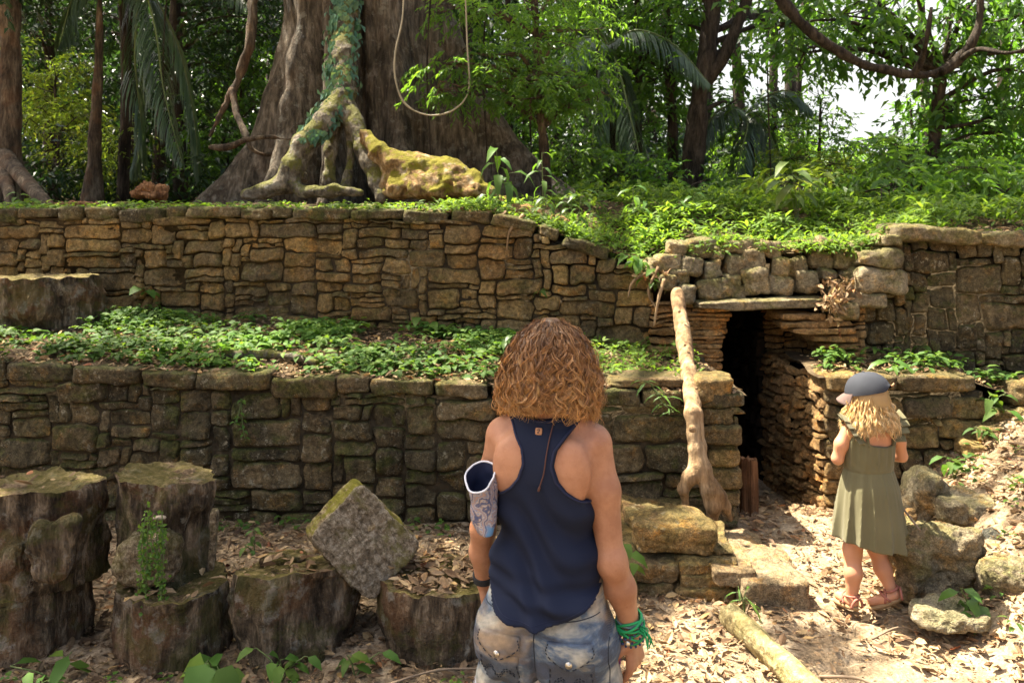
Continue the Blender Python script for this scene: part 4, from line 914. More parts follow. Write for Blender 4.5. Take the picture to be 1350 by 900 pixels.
for k, (px, d, r, lab, a) in enumerate([(838, 11, .055, 'slender trunk behind the drooping palm fronds', (780, 880, 40, 200)), (812, 12.5, .06, 'slender dark trunk deep behind the fronds', (760, 870, 0, 180)), (668, 10.5, .05, 'shaded slim trunk right beside the great buttress', (630, 720, 130, 230)), (1120, 12, .06, 'pale young tree standing under the sky gap', (1040, 1190, 205, 250)), (1320, 11.5, .08, 'shaded tree in the far right background', (1260, 1390, 150, 240)), (62, 12.5, .07, 'dim trunk behind the sunlit shrub at the left', (-20, 120, -40, 80)), (170, 12, .07, 'dim trunk right behind the drooping fronds', (110, 230, -30, 120)), (1020, 11.5, .06, 'young leafy tree left of the sky gap', (975, 1050, 165, 235))]):
    top = -100 if k not in (3, 4, 7) else a[2] + 12
    tree('tree', lab, trunk_px([(px, 262, d), (px + 4, (262 + top) / 2, d), (px - 3, top, d)]), [r * 1.3, r, r * .7],
         clump_band(a[0], a[1], a[2], a[3], d - 1, d + 1, 9 if k != 2 else 5, .35, .7), ['leaf', 'leaf_dark', 'leaf', 'leaf_bright', 'leaf_dark', 'leaf_dark', 'leaf_dark', 'leaf_bright'][k], 'bark_dark', L=.11, dens=1.1)
# --- shrubs
def shrub(label, px0, px1, py0, py1, d, n, m, L=.1, r=(.22, .4), dens=1.4, name='shrub', wr=.45, group=None, per=8):
    pc = (px0 + px1) / 2; b = W(pc, 270, d); b[2] = floor_z(b[0], b[1]) - .05
    top = W(pc, py0 * .6 + py1 * .4, d)
    return tree(name, label, [b, (b + top) / 2 + rng.normal(0, .05, 3), top], [.03, .022, .012], clump_band(px0, px1, py0, py1, d - .5, d + .5, n, *r), m, 'bark_dark', L=L, dens=dens, cat='shrub', wr=wr, group=group, per=per)
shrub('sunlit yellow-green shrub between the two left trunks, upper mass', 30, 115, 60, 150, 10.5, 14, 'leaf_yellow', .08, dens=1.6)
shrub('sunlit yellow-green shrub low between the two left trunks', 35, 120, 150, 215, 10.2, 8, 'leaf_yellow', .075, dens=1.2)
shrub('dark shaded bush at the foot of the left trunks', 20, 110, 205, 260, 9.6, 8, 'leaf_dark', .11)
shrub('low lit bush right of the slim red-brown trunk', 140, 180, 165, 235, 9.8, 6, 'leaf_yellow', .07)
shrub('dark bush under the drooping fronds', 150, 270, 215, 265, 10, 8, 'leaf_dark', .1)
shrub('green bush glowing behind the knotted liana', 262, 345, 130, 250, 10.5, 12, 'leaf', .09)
shrub('dark leafy bush in the gap left of the great trunk', 270, 370, 30, 140, 11.5, 12, 'leaf', .11)
shrub('bright bush at the foot of the right buttress', 735, 830, 190, 262, 9.2, 10, 'leaf_bright', .09)
shrub('dark green bush behind the right buttress', 640, 740, 100, 215, 10.2, 12, 'leaf', .1)
shrub('low bush at the foot of the leaning trunk', 860, 960, 225, 275, 9, 8, 'leaf', .1)
shrub('broad-leaved bright shrub above the rubble', 1005, 1090, 225, 268, 7.3, 7, 'leaf_yellow', .14, (.16, .28), 1.3, wr=.4)
shrub('vivid green bush above the end of the lintel', 1090, 1180, 235, 290, 7.0, 10, 'leaf_bright', .10, (.18, .3), 1.6)
shrub('dense bright bush above the right wall', 1170, 1260, 215, 290, 7.4, 11, 'leaf_bright', .11, (.2, .32), 1.5)
shrub('leafy green bush at the far right above the wall', 1260, 1370, 215, 296, 7.2, 11, 'leaf_bright', .11, (.2, .34), 1.3)
shrub('taller green bush under the arching bough', 1150, 1240, 200, 245, 8.4, 9, 'leaf', .11, (.22, .36), 1.2)
shrub('bush with small leaves right under the sky gap', 1030, 1130, 205, 245, 9, 8, 'leaf_yellow', .09, (.22, .36), 1.2)
shrub('loose bush in the right background', 1270, 1360, 160, 225, 9.5, 8, 'leaf', .11, (.25, .4), 1.0)
tree('tree', 'thin airy sapling fringing the sky gap on its left', trunk_px([(1078, 262, 11), (1080, 200, 11), (1082, 130, 11)]), [.03, .022, .012], [(W(px, py, 11), (.3, .3, .28)) for px, py in [(1078, 110), (1090, 135), (1070, 150), (1096, 168), (1082, 185), (1066, 120)]], 'leaf_bright', 'bark_dark', L=.09, dens=.7)
tree('tree', 'thin airy sapling fringing the sky gap on its right', trunk_px([(1206, 262, 11), (1204, 200, 11), (1200, 130, 11)]), [.03, .022, .012], [(W(px, py, 11), (.28, .3, .26)) for px, py in [(1196, 130), (1208, 150), (1190, 172), (1180, 188), (1150, 192), (1120, 190)]], 'leaf', 'bark_dark', L=.09, dens=.7)
shrub('outermost bush beyond the right edge, above the high wall', 1380, 1500, 190, 290, 7.6, 12, 'leaf', .11, (.25, .4), 1.2)
tree('tree', 'rightmost dark tree behind the outermost bush', trunk_px([(1460, 262, 10), (1465, 120, 10), (1455, -60, 10)]), [.13, .1, .07], clump_band(1370, 1560, -60, 200, 9, 11, 14, .5, .8), 'leaf', 'bark_dark', L=.12)
# --- palms
def frond(P, W0=.5, n=46, mb=None, rb=None, hang=1.0, lw=.020):
    P = spline(P, n); T = nrm(np.gradient(P, axis=0))
    tube(rb, P, [.018, .012, .005], None, 5, caps=False)
    t = np.linspace(0, 1, n); prof = W0 * np.sin(PI * np.clip(t * .93 + .06, 0, 1)) ** .6
    side = nrm(np.cross(T, np.array([0, 0, 1.0]) + 1e-3))
    for s in (-1, 1):
        m = 2
        for j in range(m):
            tt = np.clip(np.arange(n) + j / m, 0, n - 1); i = tt.astype(int); f = (tt - i)[:, None]; i2 = np.minimum(i + 1, n - 1)
            p = P[i] * (1 - f) + P[i2] * f
            d = side[i] * s * .75 + T[i] * .65 + np.array([0, 0, -.55 * hang]) + rng.normal(0, .07, (n, 3))
            leaves(mb, p, d, np.cross(d, np.cross(np.array([0, 0, 1.0]), d)) + np.array([0, -.2, .3]), prof * rng.uniform(.85, 1.1, n), lw, .15, .28 * hang, 1)
def palm(label, base, crown, fr, r=.06, W0=.5, group=None):
    t = thing('palm_tree', label, 'palm', base, group)
    mb = MB(); tube(mb, [base, (base + crown) / 2 + np.array([.05, 0, 0]), crown], [r * 1.2, r, r * .9], 20, 9, nz=.008); mb.build('trunk', MT['bark_dark'], t)
    for pts in fr:
        l, rb = MB(), MB(); frond(pts, W0, mb=l, rb=rb); f = l.build('frond', MT['palm'], t, smooth=False); rb.build('midrib', MT['stem'], f)
    return t
b = W(162, 262, 9.4); b[2] = floor_z(b[0], b[1])
c = W(160, -60, 9.3)
palm('palm with long blue-green fronds hanging down at the left', b, c, [[c, W(185, -30, 8.8), W(205, 40, 8.5), W(216, 120, 8.4), W(240, 215, 8.3)], [c, W(180, -20, 9.0), W(178, 80, 8.9), W(186, 170, 8.9), W(176, 228, 8.9)], [c, W(200, -10, 9.4), W(235, 60, 9.4), W(255, 150, 9.4), W(262, 235, 9.4)],
     [c, W(140, -40, 9.0), W(100, -10, 8.8), W(78, 60, 8.6)], [c, W(170, -90, 9.6), W(160, -120, 10.5), W(180, -60, 11.5)], [c, W(210, -70, 9.0), W(270, -50, 8.8), W(330, 10, 8.6)]], W0=.55)
b = W(800, 265, 10); b[2] = floor_z(b[0], b[1]); c = W(802, 60, 10)
palm('palm with dark drooping fronds in front of the slender trunks, centre right', b, c, [[c, W(815, 90, 9.6), W(830, 150, 9.3), W(842, 200, 9.1), W(855, 262, 9.0)], [c, W(770, 50, 9.6), W(740, 80, 9.2), W(715, 130, 9.0)], [c, W(840, 40, 9.7), W(890, 60, 9.5), W(935, 110, 9.3)], [c, W(795, 110, 9.6), W(782, 170, 9.3), W(786, 240, 9.2)], [c, W(780, 20, 10.2), W(760, -20, 10.4), W(720, -20, 10.6)], [c, W(830, 110, 10), W(812, 180, 9.8), W(822, 245, 9.7)]], W0=.5)
b = W(985, 268, 10.8); b[2] = floor_z(b[0], b[1]); c = W(985, 150, 10.8)
palm('low dark palm right of the leaning trunk', b, c, [[c, W(1000, 155, 10.4), W(1020, 190, 10.2), W(1035, 250, 10.1)], [c, W(960, 140, 10.4), W(935, 160, 10.2), W(915, 210, 10.1)], [c, W(985, 170, 10.2), W(975, 210, 9.9), W(968, 255, 9.8)], [c, W(1005, 130, 10.6), W(1040, 120, 10.5), W(1070, 145, 10.4)]], r=.05, W0=.45)
# --- the wood further off, one mass
mb = MB(); lv = MB(); tr = MB()
for k in range(520):
    d = rng.uniform(14, 26); px = rng.uniform(-350, 1850)
    gap = math.exp(-((px - 1140) / 55) ** 2); right = sstep(840, 960, px)
    lo = 100 if right < .5 else 190; 
    py = rng.uniform(-70, 262) if right < .5 else (rng.uniform(135, 275) if rng.random() < .8 else rng.uniform(-60, 60))
    if py < 185 and gap > .25: continue

    if right < .5 and py < 120 and rng.random() < .35: continue
    if right > .5 and py < 200 and rng.random() < .62: continue
    R = rng.uniform(.7, 1.5)
    if abs(px - 1142) < 30 + R * 1050 / d and abs(py - 145) < 24 + R * 840 / d: continue
    sprays(lv, W(px, py, d), (R, R, R * .8), int(34 * R * R), 7, .26, tw=.6)
for k in range(34):
    d = rng.uniform(13, 24); px = rng.uniform(-100, 1450)
    if abs(px - 1140) < 60: continue
    b = W(px, 265, d); b[2] = floor_z(b[0], b[1]); tp = W(px + rng.uniform(-25, 25), -90, d); tube(tr, [b, (b + tp) / 2, tp], [rng.uniform(.1, .22), .08], 8, 7, nz=.01)
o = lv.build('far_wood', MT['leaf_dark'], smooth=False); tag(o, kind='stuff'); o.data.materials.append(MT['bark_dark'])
o2 = tr.build('far_trunks', MT['bark_dark']); tag(o2, kind='stuff')
mb = MB(); N = 26000
px = rng.uniform(-500, 1850, N); d = rng.uniform(34, 48, N)
low = rng.random(N) < .55; py = np.where(low, 300 - np.abs(rng.normal(0, 60, N)), rng.uniform(-80, 300, N)); ok = (px < 900) | (py > 165 + 50 * np.exp(-((px - 1140) / 70) ** 2) + 25 * vnoise(np.stack([px * .01, 0 * px, 0 * px], -1), 1.0, 3)); px, py, d = px[ok], py[ok], d[ok]
P = np.stack([(px - 675) * d / 1050, d, EYE + (300 - py) * d / 1050], -1); n = len(P)
leaves(mb, P, rdir(n, -.8, .3), np.array([0, -.4, 1]) + rng.normal(0, .5, (n, 3)), rng.uniform(.5, 1.1, n), rng.uniform(.3, .6, n), .2, .2)
tag(mb.build('distant_forest', MT['leaf'], smooth=False), kind='stuff')
# ------------------------------------------------------------------ logs and stumps
def log_piece(t, c0, c1, r0, r1, seed, side='stump_side', face='stump_top', nz=.022, lobes=.05, sides=72, rows=34, tilt=(0, 0), both=False, facename='cut_face', sidename='bark', dish=.012):
    c0, c1 = np.asarray(c0, float), np.asarray(c1, float); ax = nrm((c1 - c0)[None])[0]; Ln = np.linalg.norm(c1 - c0)
    e1 = nrm(np.cross(ax, [0.13, 1, .21])[None])[0]; e2 = np.cross(ax, e1)
    th = np.linspace(0, 2 * PI, sides, endpoint=False); u = np.linspace(0, 1, rows)
    TH, U = np.meshgrid(th, u, indexing='ij')
    ring = lambda TH, U: (r0 + (r1 - r0) * U) * (1 + lobes * np.sin(2 * TH + seed) + lobes * .7 * np.sin(3 * TH + seed * 2.1 + U) + lobes * .4 * np.sin(7 * TH + seed))
    def pt(TH, U, R):
        P = c0 + ax * (U * Ln)[..., None] + e1 * (R * np.cos(TH))[..., None] + e2 * (R * np.sin(TH))[..., None]
        return P + ax * ((U > .5) * (tilt[0] * R * np.cos(TH) + tilt[1] * R * np.sin(TH)) * U)[..., None]
    R = ring(TH, U); P = pt(TH, U, R)
    D = (np.cos(TH)[..., None] * e1 + np.sin(TH)[..., None] * e2)
    amp = np.ones_like(U)
    dsp = fbm(P, 5, 4, seed) * nz + fbm(np.stack([np.cos(TH) * 3, np.sin(TH) * 3, U * .5 + seed], -1), 3.2, 3, seed + 5) * nz * .55 + vnoise(P, 34, seed) * nz * .18
    P2 = P + D * dsp[..., None] + ax * (((U > .93) * vnoise(np.stack([np.cos(TH), np.sin(TH), 0 * U + seed], -1), 5, seed) * .012))[..., None]
    m = MB(); I = np.arange(sides * rows).reshape(sides, rows); J = np.roll(I, -1, 0)
    q = np.stack([I[:, :-1], J[:, :-1], J[:, 1:], I[:, 1:]], -1).reshape(-1, 4)
    m.add(P2.reshape(-1, 3), q)
    if not both: m.add(P2[:, 0], None, [(0, k + 1, k) for k in range(1, sides - 1)])
    m.build(sidename, MT[side], t)
    m = MB()
    for end in ((1,) if not both else (1, 0)):
        rim = P2[:, -1 if end else 0]; cen = rim.mean(0); nr = 16; rr = np.linspace(1, 0, nr)[None, :]
        F = rim[:, None] * rr[..., None] + cen * (1 - rr[..., None]); sg = 1 if end else -1
        F = F + sg * ax * ((fbm(F, 13, 3, seed + 2) * .010 + fbm(F, 45, 2, seed) * .004 - dish * (1 - rr ** 2)) * (rr < 1))[..., None]
        I = np.arange(sides * nr).reshape(sides, nr); J = np.roll(I, -1, 0)
        q = np.stack([I[:, :-1], J[:, :-1], J[:, 1:], I[:, 1:]], -1).reshape(-1, 4)
        m.add(F.reshape(-1, 3), q if end else q[:, ::-1]); m.build(facename, MT[face], t); m = MB()
def stump(name, label, px, d, r, z0, z1, seed, cat='log', lean=(0, 0), **k):
    x = (px - 675) * d / 1050; t = thing(name, label, cat, (x, d, z0))
    log_piece(t, (x, d, z0), (x + lean[0], d + lean[1], z1), r, r * k.pop('tp', .97), seed, **k); return t
stump('cut_log', 'squat dark log under the left mossy-topped log', 38, 3.42, .235, -.06, .255, 1, nz=.02)
t = stump('cut_log', 'mossy-topped rotting log standing at the far left on another log', 56, 3.44, .232, .25, .655, 2, nz=.03, tilt=(0, .06))
m = MB(); rock(m, W(70, 720, 3.2), (.2, .10, .26), q=3, nz=.03, nscale=6, seed=11, chip=.08, n=18, rz=.2); rock(m, W(18, 735, 3.22), (.12, .1, .16), q=3, nz=.03, nscale=6, seed=12, chip=.08, n=14); m.build('burl', MT['stump_side'], t)
stump('cut_log', 'broad moist log under the tallest mossy log, second from left', 228, 3.36, .238, -.07, .265, 3, nz=.02, tilt=(0, .05))
t = stump('cut_log', 'tallest log of the row, green moss on its cut top and creeper on its front', 220, 3.5, .205, .24, .672, 4, nz=.026, tilt=(.1, .10), tp=1.02)
m = MB(); rock(m, W(200, 735, 3.27), (.27, .16, .25), q=3, nz=.028, nscale=6, seed=14, chip=.07, n=20, taper=.15); m.build('burl', MT['stump_grey'], t)
m = MB(); rock(m, W(281, 712, 3.36), (.03, .03, .26), q=6, nz=.006, nscale=10, seed=15, n=10, ry=.05); m.build('bark_strip', MT['stump_grey'], t)
lv = MB(); st = MB()
for k in range(9):
    x0 = rng.uniform(165, 215); pts = [W(x0, rng.uniform(672, 700), 3.19), W(x0 - rng.uniform(-4, 8), 735, 3.165), W(x0 + rng.uniform(-12, 6), rng.uniform(760, 815), 3.14)]; P = spline(pts, 18); tube(st, P, [.0025, .0015], None, 4, caps=False)
    n = 40; i = rng.integers(0, 18, n); leaves(lv, P[i] + rng.normal(0, .008, (n, 3)), rng.normal(0, 1, (n, 3)) + np.array([0, -.3, -.2]), np.array([0, -1, .4]) + rng.normal(0, .3, (n, 3)), rng.uniform(.012, .024, n), rng.uniform(.010, .018, n), .2, .2)
f = lv.build('creeper', MT['leaf_ground'], t, smooth=False); st.build('stem', MT['stem'], f)
m = MB(); rock(m, W(210, 682, 3.24), (.05, .03, .010), q=2.5, nz=.006, nscale=20, seed=3, n=8)
m.build('bracket_fungus', MT['fungus'], t)
t = stump('cut_log', 'low wide log with a crumbling dark top in the middle of the row', 390, 3.44, .272, -.06, .285, 5, nz=.026, lean=(0, .03), tilt=(-.1, .15))
m = MB(); rock(m, W(378, 737, 3.62), (.2, .12, .06), q=3, nz=.02, nscale=8, seed=21, chip=.05, rz=.3, n=14); rock(m, W(345, 762, 3.45), (.12, .1, .035), q=3, nz=.015, nscale=9, seed=22, n=12, rz=.6); m.build('rotten_chunk', MT['stump_top'], t)
stump('cut_log', 'log heaped with dry leaves, nearest to the woman', 582, 3.42, .242, -.06, .262, 6, nz=.02, tilt=(0, .05))
# the squared block leaning on its corner
c = W(478, 708, 3.52); t = thing('log_block', 'grey squared block of log tilted on its corner between two logs', 'log', (c[0], c[1], c[2] - .25))
R = Matrix.Rotation(math.radians(-14), 3, 'X') @ Matrix.Rotation(math.radians(16), 3, 'Z') @ Matrix.Rotation(math.radians(44), 3, 'Y')
def place(mb, nm, mat):
    o = mb.build(nm, mat); o.parent = t; o.location = (0, 0, .25); o.rotation_euler = R.to_euler()
m = MB(); rock(m, (0, .02, 0), (.39, .34, .315), q=10, nz=.012, nscale=9, seed=31, n=44, chip=.05); place(m, 'bark', MT['block_side'])
m = MB(); rock(m, (.0, -.135, 0), (.376, .06, .303), q=10, nz=.012, nscale=14, seed=32, n=50, chip=.05); place(m, 'cut_face', MT['block_face'])
t = stump('tree_stump', 'old weathered stump on the planted terrace at the left', 62, 5.75, .335, .98, 1.40, 7, cat='stump', nz=.04, tilt=(.0, .0), side='stump_side', face='stump_top', lobes=.07)
# fallen pole, post, leaning trunk
a, b = W(962, 812, 3.50), W(1228, 1055, 2.45); a[2] = float(gz(a[0], a[1])) + .045; b[2] = float(gz(b[0], b[1])) + .045
t = thing('fallen_pole', 'pale debarked pole lying across the sunlit leaf litter in the foreground', 'log', a)
log_piece(t, b, a, .062, .052, 8, side='wood_log', face='wood_log', nz=.008, lobes=.05, sides=40, rows=60, both=True, dish=.004)
x, y = (988 - 675) * 4.95 / 1050, 4.95; t = thing('wooden_post', 'short red-brown post standing at the left side of the doorway', 'post', (x, y, -.15))
log_piece(t, (x, y, -.16), (x - .01, y, .315), .05, .048, 9, side='wood_red', face='wood_red', nz=.006, lobes=.12, sides=32, rows=20)
t = thing('leaning_trunk', 'pale bare trunk leaning against the wall end, forking at its foot', 'trunk', W(930, 660, 4.4))
F = Field(W(880, 720, 4.4) - np.array([.1, .35, 0]), W(975, 370, 5.4) + np.array([.15, .25, .05]), .008)
F.chain([W(893, 388, 5.30), W(899, 430, 5.1), W(908, 490, 4.72), (W(914, 545, 4.42)), W(919, 590, 4.38), W(924, 622, 4.36)], [.046, .049, .05, .049, .052, .06], .02)
F.chain([W(922, 615, 4.36), W(910, 630, 4.33), W(902, 645, 4.34), W(905, 672, 4.38)], [.05, .04, .03, .018], .02)
F.chain([W(926, 620, 4.36), W(934, 645, 4.33), W(940, 668, 4.32), W(940, 690, 4.34)], [.052, .047, .04, .026], .025)
F.chain([W(934, 636, 4.34), W(948, 652, 4.33), W(957, 668, 4.33), W(963, 684, 4.34)], [.045, .038, .025, .01], .02)
for k, (px, py, d) in enumerate([(903, 455, 4.87), (918, 512, 4.5), (912, 565, 4.33), (895, 410, 5.1)]): F.ell(W(px, py, d - .05), (.016, .014, .02), .012)
F.add_noise(9, .007, 12, 3); F.add_noise(30, .0025, 13, 1)
V, Q = F.extract(); m = MB(); m.add(V, Q); m.build('bare_wood', MT['wood_pale'], t)
def ground_stick(label, a, b, r, m='twig', sag=.02, cat='stick', lift=.02, name='stick'):
    a = np.array(a, float); b = np.array(b, float); mb = MB(); mid = (a + b) / 2 + np.array([.02, .03, sag])
    tube(mb, [a, mid, b], [r, r * .9, r * .5], 24, 7, nz=r * .3, nscale=25, seed=len(label)); return tag(mb.build(name, MT[m]), label, cat)
def onz(px, py, d, f=None, up=.02):
    p = W(px, py, d); p[2] = float((f or gz)(p[0], p[1])) + up; return p
ground_stick('grey weathered branch lying on the planted terrace', onz(290, 462, 5.02, TZ, .03), onz(420, 474, 4.9, TZ, .03), .03, 'bark_grey')
ground_stick('thin stick lying in front of the leaf-heaped log', onz(480, 880, 3.0), onz(640, 850, 3.15), .006)
ground_stick('broken branch lying on the upper wall at the far left', onz(60, 272, 6.8, fz, .03), onz(130, 268, 6.9, fz, .05), .035, 'wood_red')
ground_stick('forked grey branch beside the brown rock on the upper wall', onz(140, 268, 6.8, fz, .03), onz(178, 262, 6.8, fz, .05), .03, 'bark_grey')
ground_stick('brown branch lying at the woman\'s left foot side', onz(470, 905, 2.9), onz(600, 888, 3.0), .02, 'bark')
ground_stick('short twig on the sunlit ground in front of the girl', onz(1150, 822, 3.35), onz(1215, 800, 3.4), .005)
ground_stick('thin twig lying across the leaves at the bottom right', onz(1080, 862, 3.1), onz(1190, 892, 2.95), .007)
# ------------------------------------------------------------------ litter and ground cover
def litter(mb, x, y, zf, L=(.022, .062), flat=.35, up=.004):
    n = len(x); z = zf(x, y) + up + rng.uniform(0, .018, n)
    a = rng.uniform(0, 2 * PI, n); D = np.stack([np.cos(a), np.sin(a), rng.normal(0, flat * .7, n)], -1)
    N = np.array([0, 0, 1.0]) + rng.normal(0, flat, (n, 3)); l = L[0] * .6 + (L[1] * 1.15 - L[0] * .6) * rng.random(n) ** 1.7
    P = np.stack([x, y, z], -1) - nrm(D) * l[:, None] / 2
    P[:, 2] += np.maximum(0, -D[:, 2]) * l * .6
    leaves(mb, P, D, N, l, l * rng.uniform(.3, .52, n), 0, 0, 1) if False else _curl(mb, P, D, N, l, l * rng.uniform(.3, .55, n))
def _curl(mb, P, D, N, l, w):
    h = len(P) // 2
    leaves(mb, P[:h], D[:h], N[:h], l[:h], w[:h], .55, -.12, 1); leaves(mb, P[h:], D[h:], N[h:], l[h:], w[h:], -.35, .15, 1)
mb = MB(); n = 34000
x = rng.uniform(-2.6, 3.3, n); y = 2.0 + 3.6 * rng.random(n) ** .9
ok = (np.abs(x) < y * .66 + .2) & ((y < low_y(x) - .05) | (x > 1.34)) & ~((x > 1.95) & (x < 2.95) & (y > 5.0))
bare = np.exp(-((x - 1.55 - .12 * (y - 3.4)) / .5) ** 2) * sstep(2.2, 3.0, y) * (.62 + .6 * vnoise(np.stack([x, y, 0 * x], -1), 3, 4)); ok = ok & (rng.random(n) > bare)
shady = ok & (rng.random(n) < .92 * sstep(.75, -.1, x + .12 * vnoise(np.stack([x, y, 0 * x], -1), 3, 8)) * sstep(2.75, 3.15, y)); wx, wy = x[shady], y[shady]; ok = ok & ~shady  # leaves by the logs that get the shade-darkened colour
litter(mb, x[ok], y[ok], gz)
mw = MB(); litter(mw, wx, wy, gz); tag(mw.build('shade_dark_litter', MT['shadowed'], smooth=False), kind='stuff')
x = rng.uniform(-1.6, 3.0, 2500); y = rng.uniform(.9, 2.2, 2500); litter(mb, x, y, gz)
x = rng.uniform(1.3, 2.2, 500); y = rng.uniform(4.4, 5.9, 500); ok = x < 2.55 - (y - 5.3) * 1.0; litter(mb, x[ok], y[ok], gz)
n = 14000; x = rng.uniform(-2.6, 3.3, n); y = 2.0 + 3.4 * rng.random(n); ok = (np.abs(x) < y * .66 + .2) & ((y < low_y(x) - .05) | (x > 1.34)) & ~((x > 1.95) & (x < 2.95) & (y > 5.0)); x, y = x[ok], y[ok]; n = len(x)
leaves(mb, np.stack([x, y, gz(x, y) + rng.uniform(.004, .02, n)], -1), rdir(n, -.2, .3), np.array([0, 0, 1.0]) + rng.normal(0, .4, (n, 3)), rng.uniform(.008, .03, n), rng.uniform(.004, .014, n), .2, .1)
tag(mb.build('leaf_litter', MT['dry'], smooth=False), kind='stuff')
mb = MB(); n = 8000; x = rng.uniform(-4.3, 1.3, n); v = rng.random(n) ** 1.2; y = (low_y(x) + .0) * (1 - v) + (up_y(x) - .02) * v; litter(mb, x, y, TZ)
tag(mb.build('terrace_litter', MT['dry'], smooth=False), kind='stuff')
mb = MB(); n = 8000; x = rng.uniform(-5, 4.5, n); y = up_y(x) + .02 + 2.4 * rng.random(n) ** 1.6; litter(mb, x, y, fz)
x = rng.uniform(1.98, 4, 900); y = rng.uniform(5.05, 5.5, 900); litter(mb, x, y, RZ)
for (px, py, w, h, d, k) in [(1100, 400, 16, 22, 5.35, 120), (1112, 376, 30, 8, 5.45, 80), (870, 365, 22, 14, 5.6, 40)]:
    xx = rng.normal(px, w / 2, k); yy = rng.normal(py, h / 2, k); P = np.stack([(xx - 675) * d / 1050, d + rng.uniform(-.06, .08, k), EYE + (300 - yy) * d / 1050], -1)
    leaves(mb, P, rdir(k), rdir(k, 0, 1), rng.uniform(.04, .08, k), rng.uniform(.015, .03, k), .4, .1, 1)
tag(mb.build('upper_litter', MT['dry'], smooth=False), kind='stuff')
mb = MB()
for (px, d, z, r, k) in [(575, 3.42, .262, .2, 330), (390, 3.46, .29, .23, 90), (228, 3.3, .27, .2, 40), (56, 3.44, .66, .18, 14)]:
    a = rng.uniform(0, 2 * PI, k); rr = r * np.sqrt(rng.random(k)); litter(mb, (px - 675) * d / 1050 + rr * np.cos(a), d + rr * np.sin(a), lambda x, y, z=z: z + 0 * x, (.03, .075))
tag(mb.build('log_litter', MT['dry'], smooth=False), kind='stuff')
def cover(x, y, zf, mb, L=(.035, .075), per=6, hgt=(.02, .09), wr=.55, up=.45):
    n = len(x); h = rng.uniform(*hgt, n); a = rng.uniform(0, 2 * PI, (n, per)); r = rng.uniform(.0, .03, (n, per))
    P = np.stack([x[:, None] + r * np.cos(a), y[:, None] + r * np.sin(a), (zf(x, y) + h)[:, None] * np.ones(per) + rng.normal(0, .012, (n, per))], -1)
    D = np.stack([np.cos(a), np.sin(a), rng.uniform(-.3, up, (n, per))], -1); N = np.array([0, -.15, 1.0]) + rng.normal(0, .25, (n, per, 3))
    l = rng.uniform(*L, (n, per)); leaves(mb, P.reshape(-1, 3), D.reshape(-1, 3), N.reshape(-1, 3), l.ravel(), l.ravel() * wr, .22, .3, 1)
mb = MB(); n = 3900; x = rng.uniform(-4.2, .3, n); v = rng.random(n); y = low_y(x) * (1 - v) + up_y(x) * v
f = np.clip(.3 + .9 * v, 0, 1) * (.62 + .75 * vnoise(np.stack([x, y, 0 * x], -1), 2.2, 5)); f = f * np.where(x < -2.9, .8, 1); ok = (rng.random(n) < f * 1.2) & (v > .06) & (v < .95) & ~((np.abs(x + 3.35) < .36) & (y > 5.4))
h_ = ok & (rng.random(n) < .6); cover(x[h_], y[h_], TZ, mb, (.04, .085), 5, (.01, .07), .5, .6); h_ = ok & ~h_; cover(x[h_], y[h_], TZ, mb)
tag(mb.build('ground_cover', MT['leaf_ground'], smooth=False), kind='stuff')
mb = MB(); n = 420; x = rng.uniform(.2, 1.25, n); v = rng.random(n); y = low_y(x) * (1 - v) + up_y(x) * v; ok = (v > .15) & (rng.random(n) < .8 - .4 * (x > .9)); cover(x[ok], y[ok], TZ, mb, (.03, .07), 6, (.02, .1), .3, 1.0)
n = 900; x = rng.uniform(-5, .2, n); y = up_y(x) + .06 + .5 * rng.random(n) ** 2; ok = rng.random(n) < .6; cover(x[ok], y[ok], fz, mb, (.03, .07), 5, (.01, .07), .4, .7)
n = 2300; x = np.concatenate([rng.uniform(-.6, 3.2, n // 2), rng.uniform(.3, 3.0, n // 2)]); y = up_y(x) + .05 + 1.2 * rng.random(n) ** 1.4; ok = vnoise(np.stack([x, y, 0 * x], -1), 2.6, 9) > -.25; cover(x[ok], y[ok], fz, mb, (.03, .075), 6, (.01, .09), .26, 1.3)
n = 1050; x = rng.uniform(.9, 4.4, n); y = up_y(x) + .22 + 1.1 * rng.random(n); ok = vnoise(np.stack([x, y, 0 * x], -1), 3.1, 29) > -.2; cover(x[ok], y[ok], fz, mb, (.04, .11), 6, (.02, .2), .26, 1.2)
n = 420; x = rng.uniform(.4, 4.6, n); y = up_y(x) + .3 + 1.8 * rng.random(n); ok = vnoise(np.stack([x, y, 0 * x], -1), 1.8, 19) > 0; cover(x[ok], y[ok], fz, mb, (.05, .12), 7, (.04, .2), .3, 1.2)
n = 120; x = rng.uniform(.2, 2.7, n); y = up_y(x) + rng.uniform(-.03, .12, n); cover(x, y, lambda x, y: up_top(x) - .01, mb, (.03, .075), 6, (-.03, .06), .3, .6)
tag(mb.build('bank_cover', MT['leaf_grass'], smooth=False), kind='stuff')
mb = MB(); n = 90; x = rng.uniform(2.0, 3.6, n); y = rng.uniform(5.08, 5.45, n); cover(x, y, RZ, mb, (.04, .08), 6, (.02, .1), .4, .8)
n = 300; x = rng.uniform(1.9, 3.4, n); y = rng.uniform(3.0, 4.9, n); ok = (rng.random(n) < .5) & (x > 2.0 + .35 * (y - 3.2)); cover(x[ok], y[ok], gz, mb, (.03, .06), 5, (.02, .07), .42, .7)
n = 70; x = rng.uniform(-2.2, 0, n); y = rng.uniform(2.8, 3.1, n); cover(x, y, gz, mb, (.02, .04), 4, (.01, .04), .6, .3)
n = 60; x = rng.uniform(-2.2, .5, n); y = low_y(x) - rng.uniform(.05, .2, n); cover(x, y, gz, mb, (.03, .05), 4, (.01, .06), .5, .6)
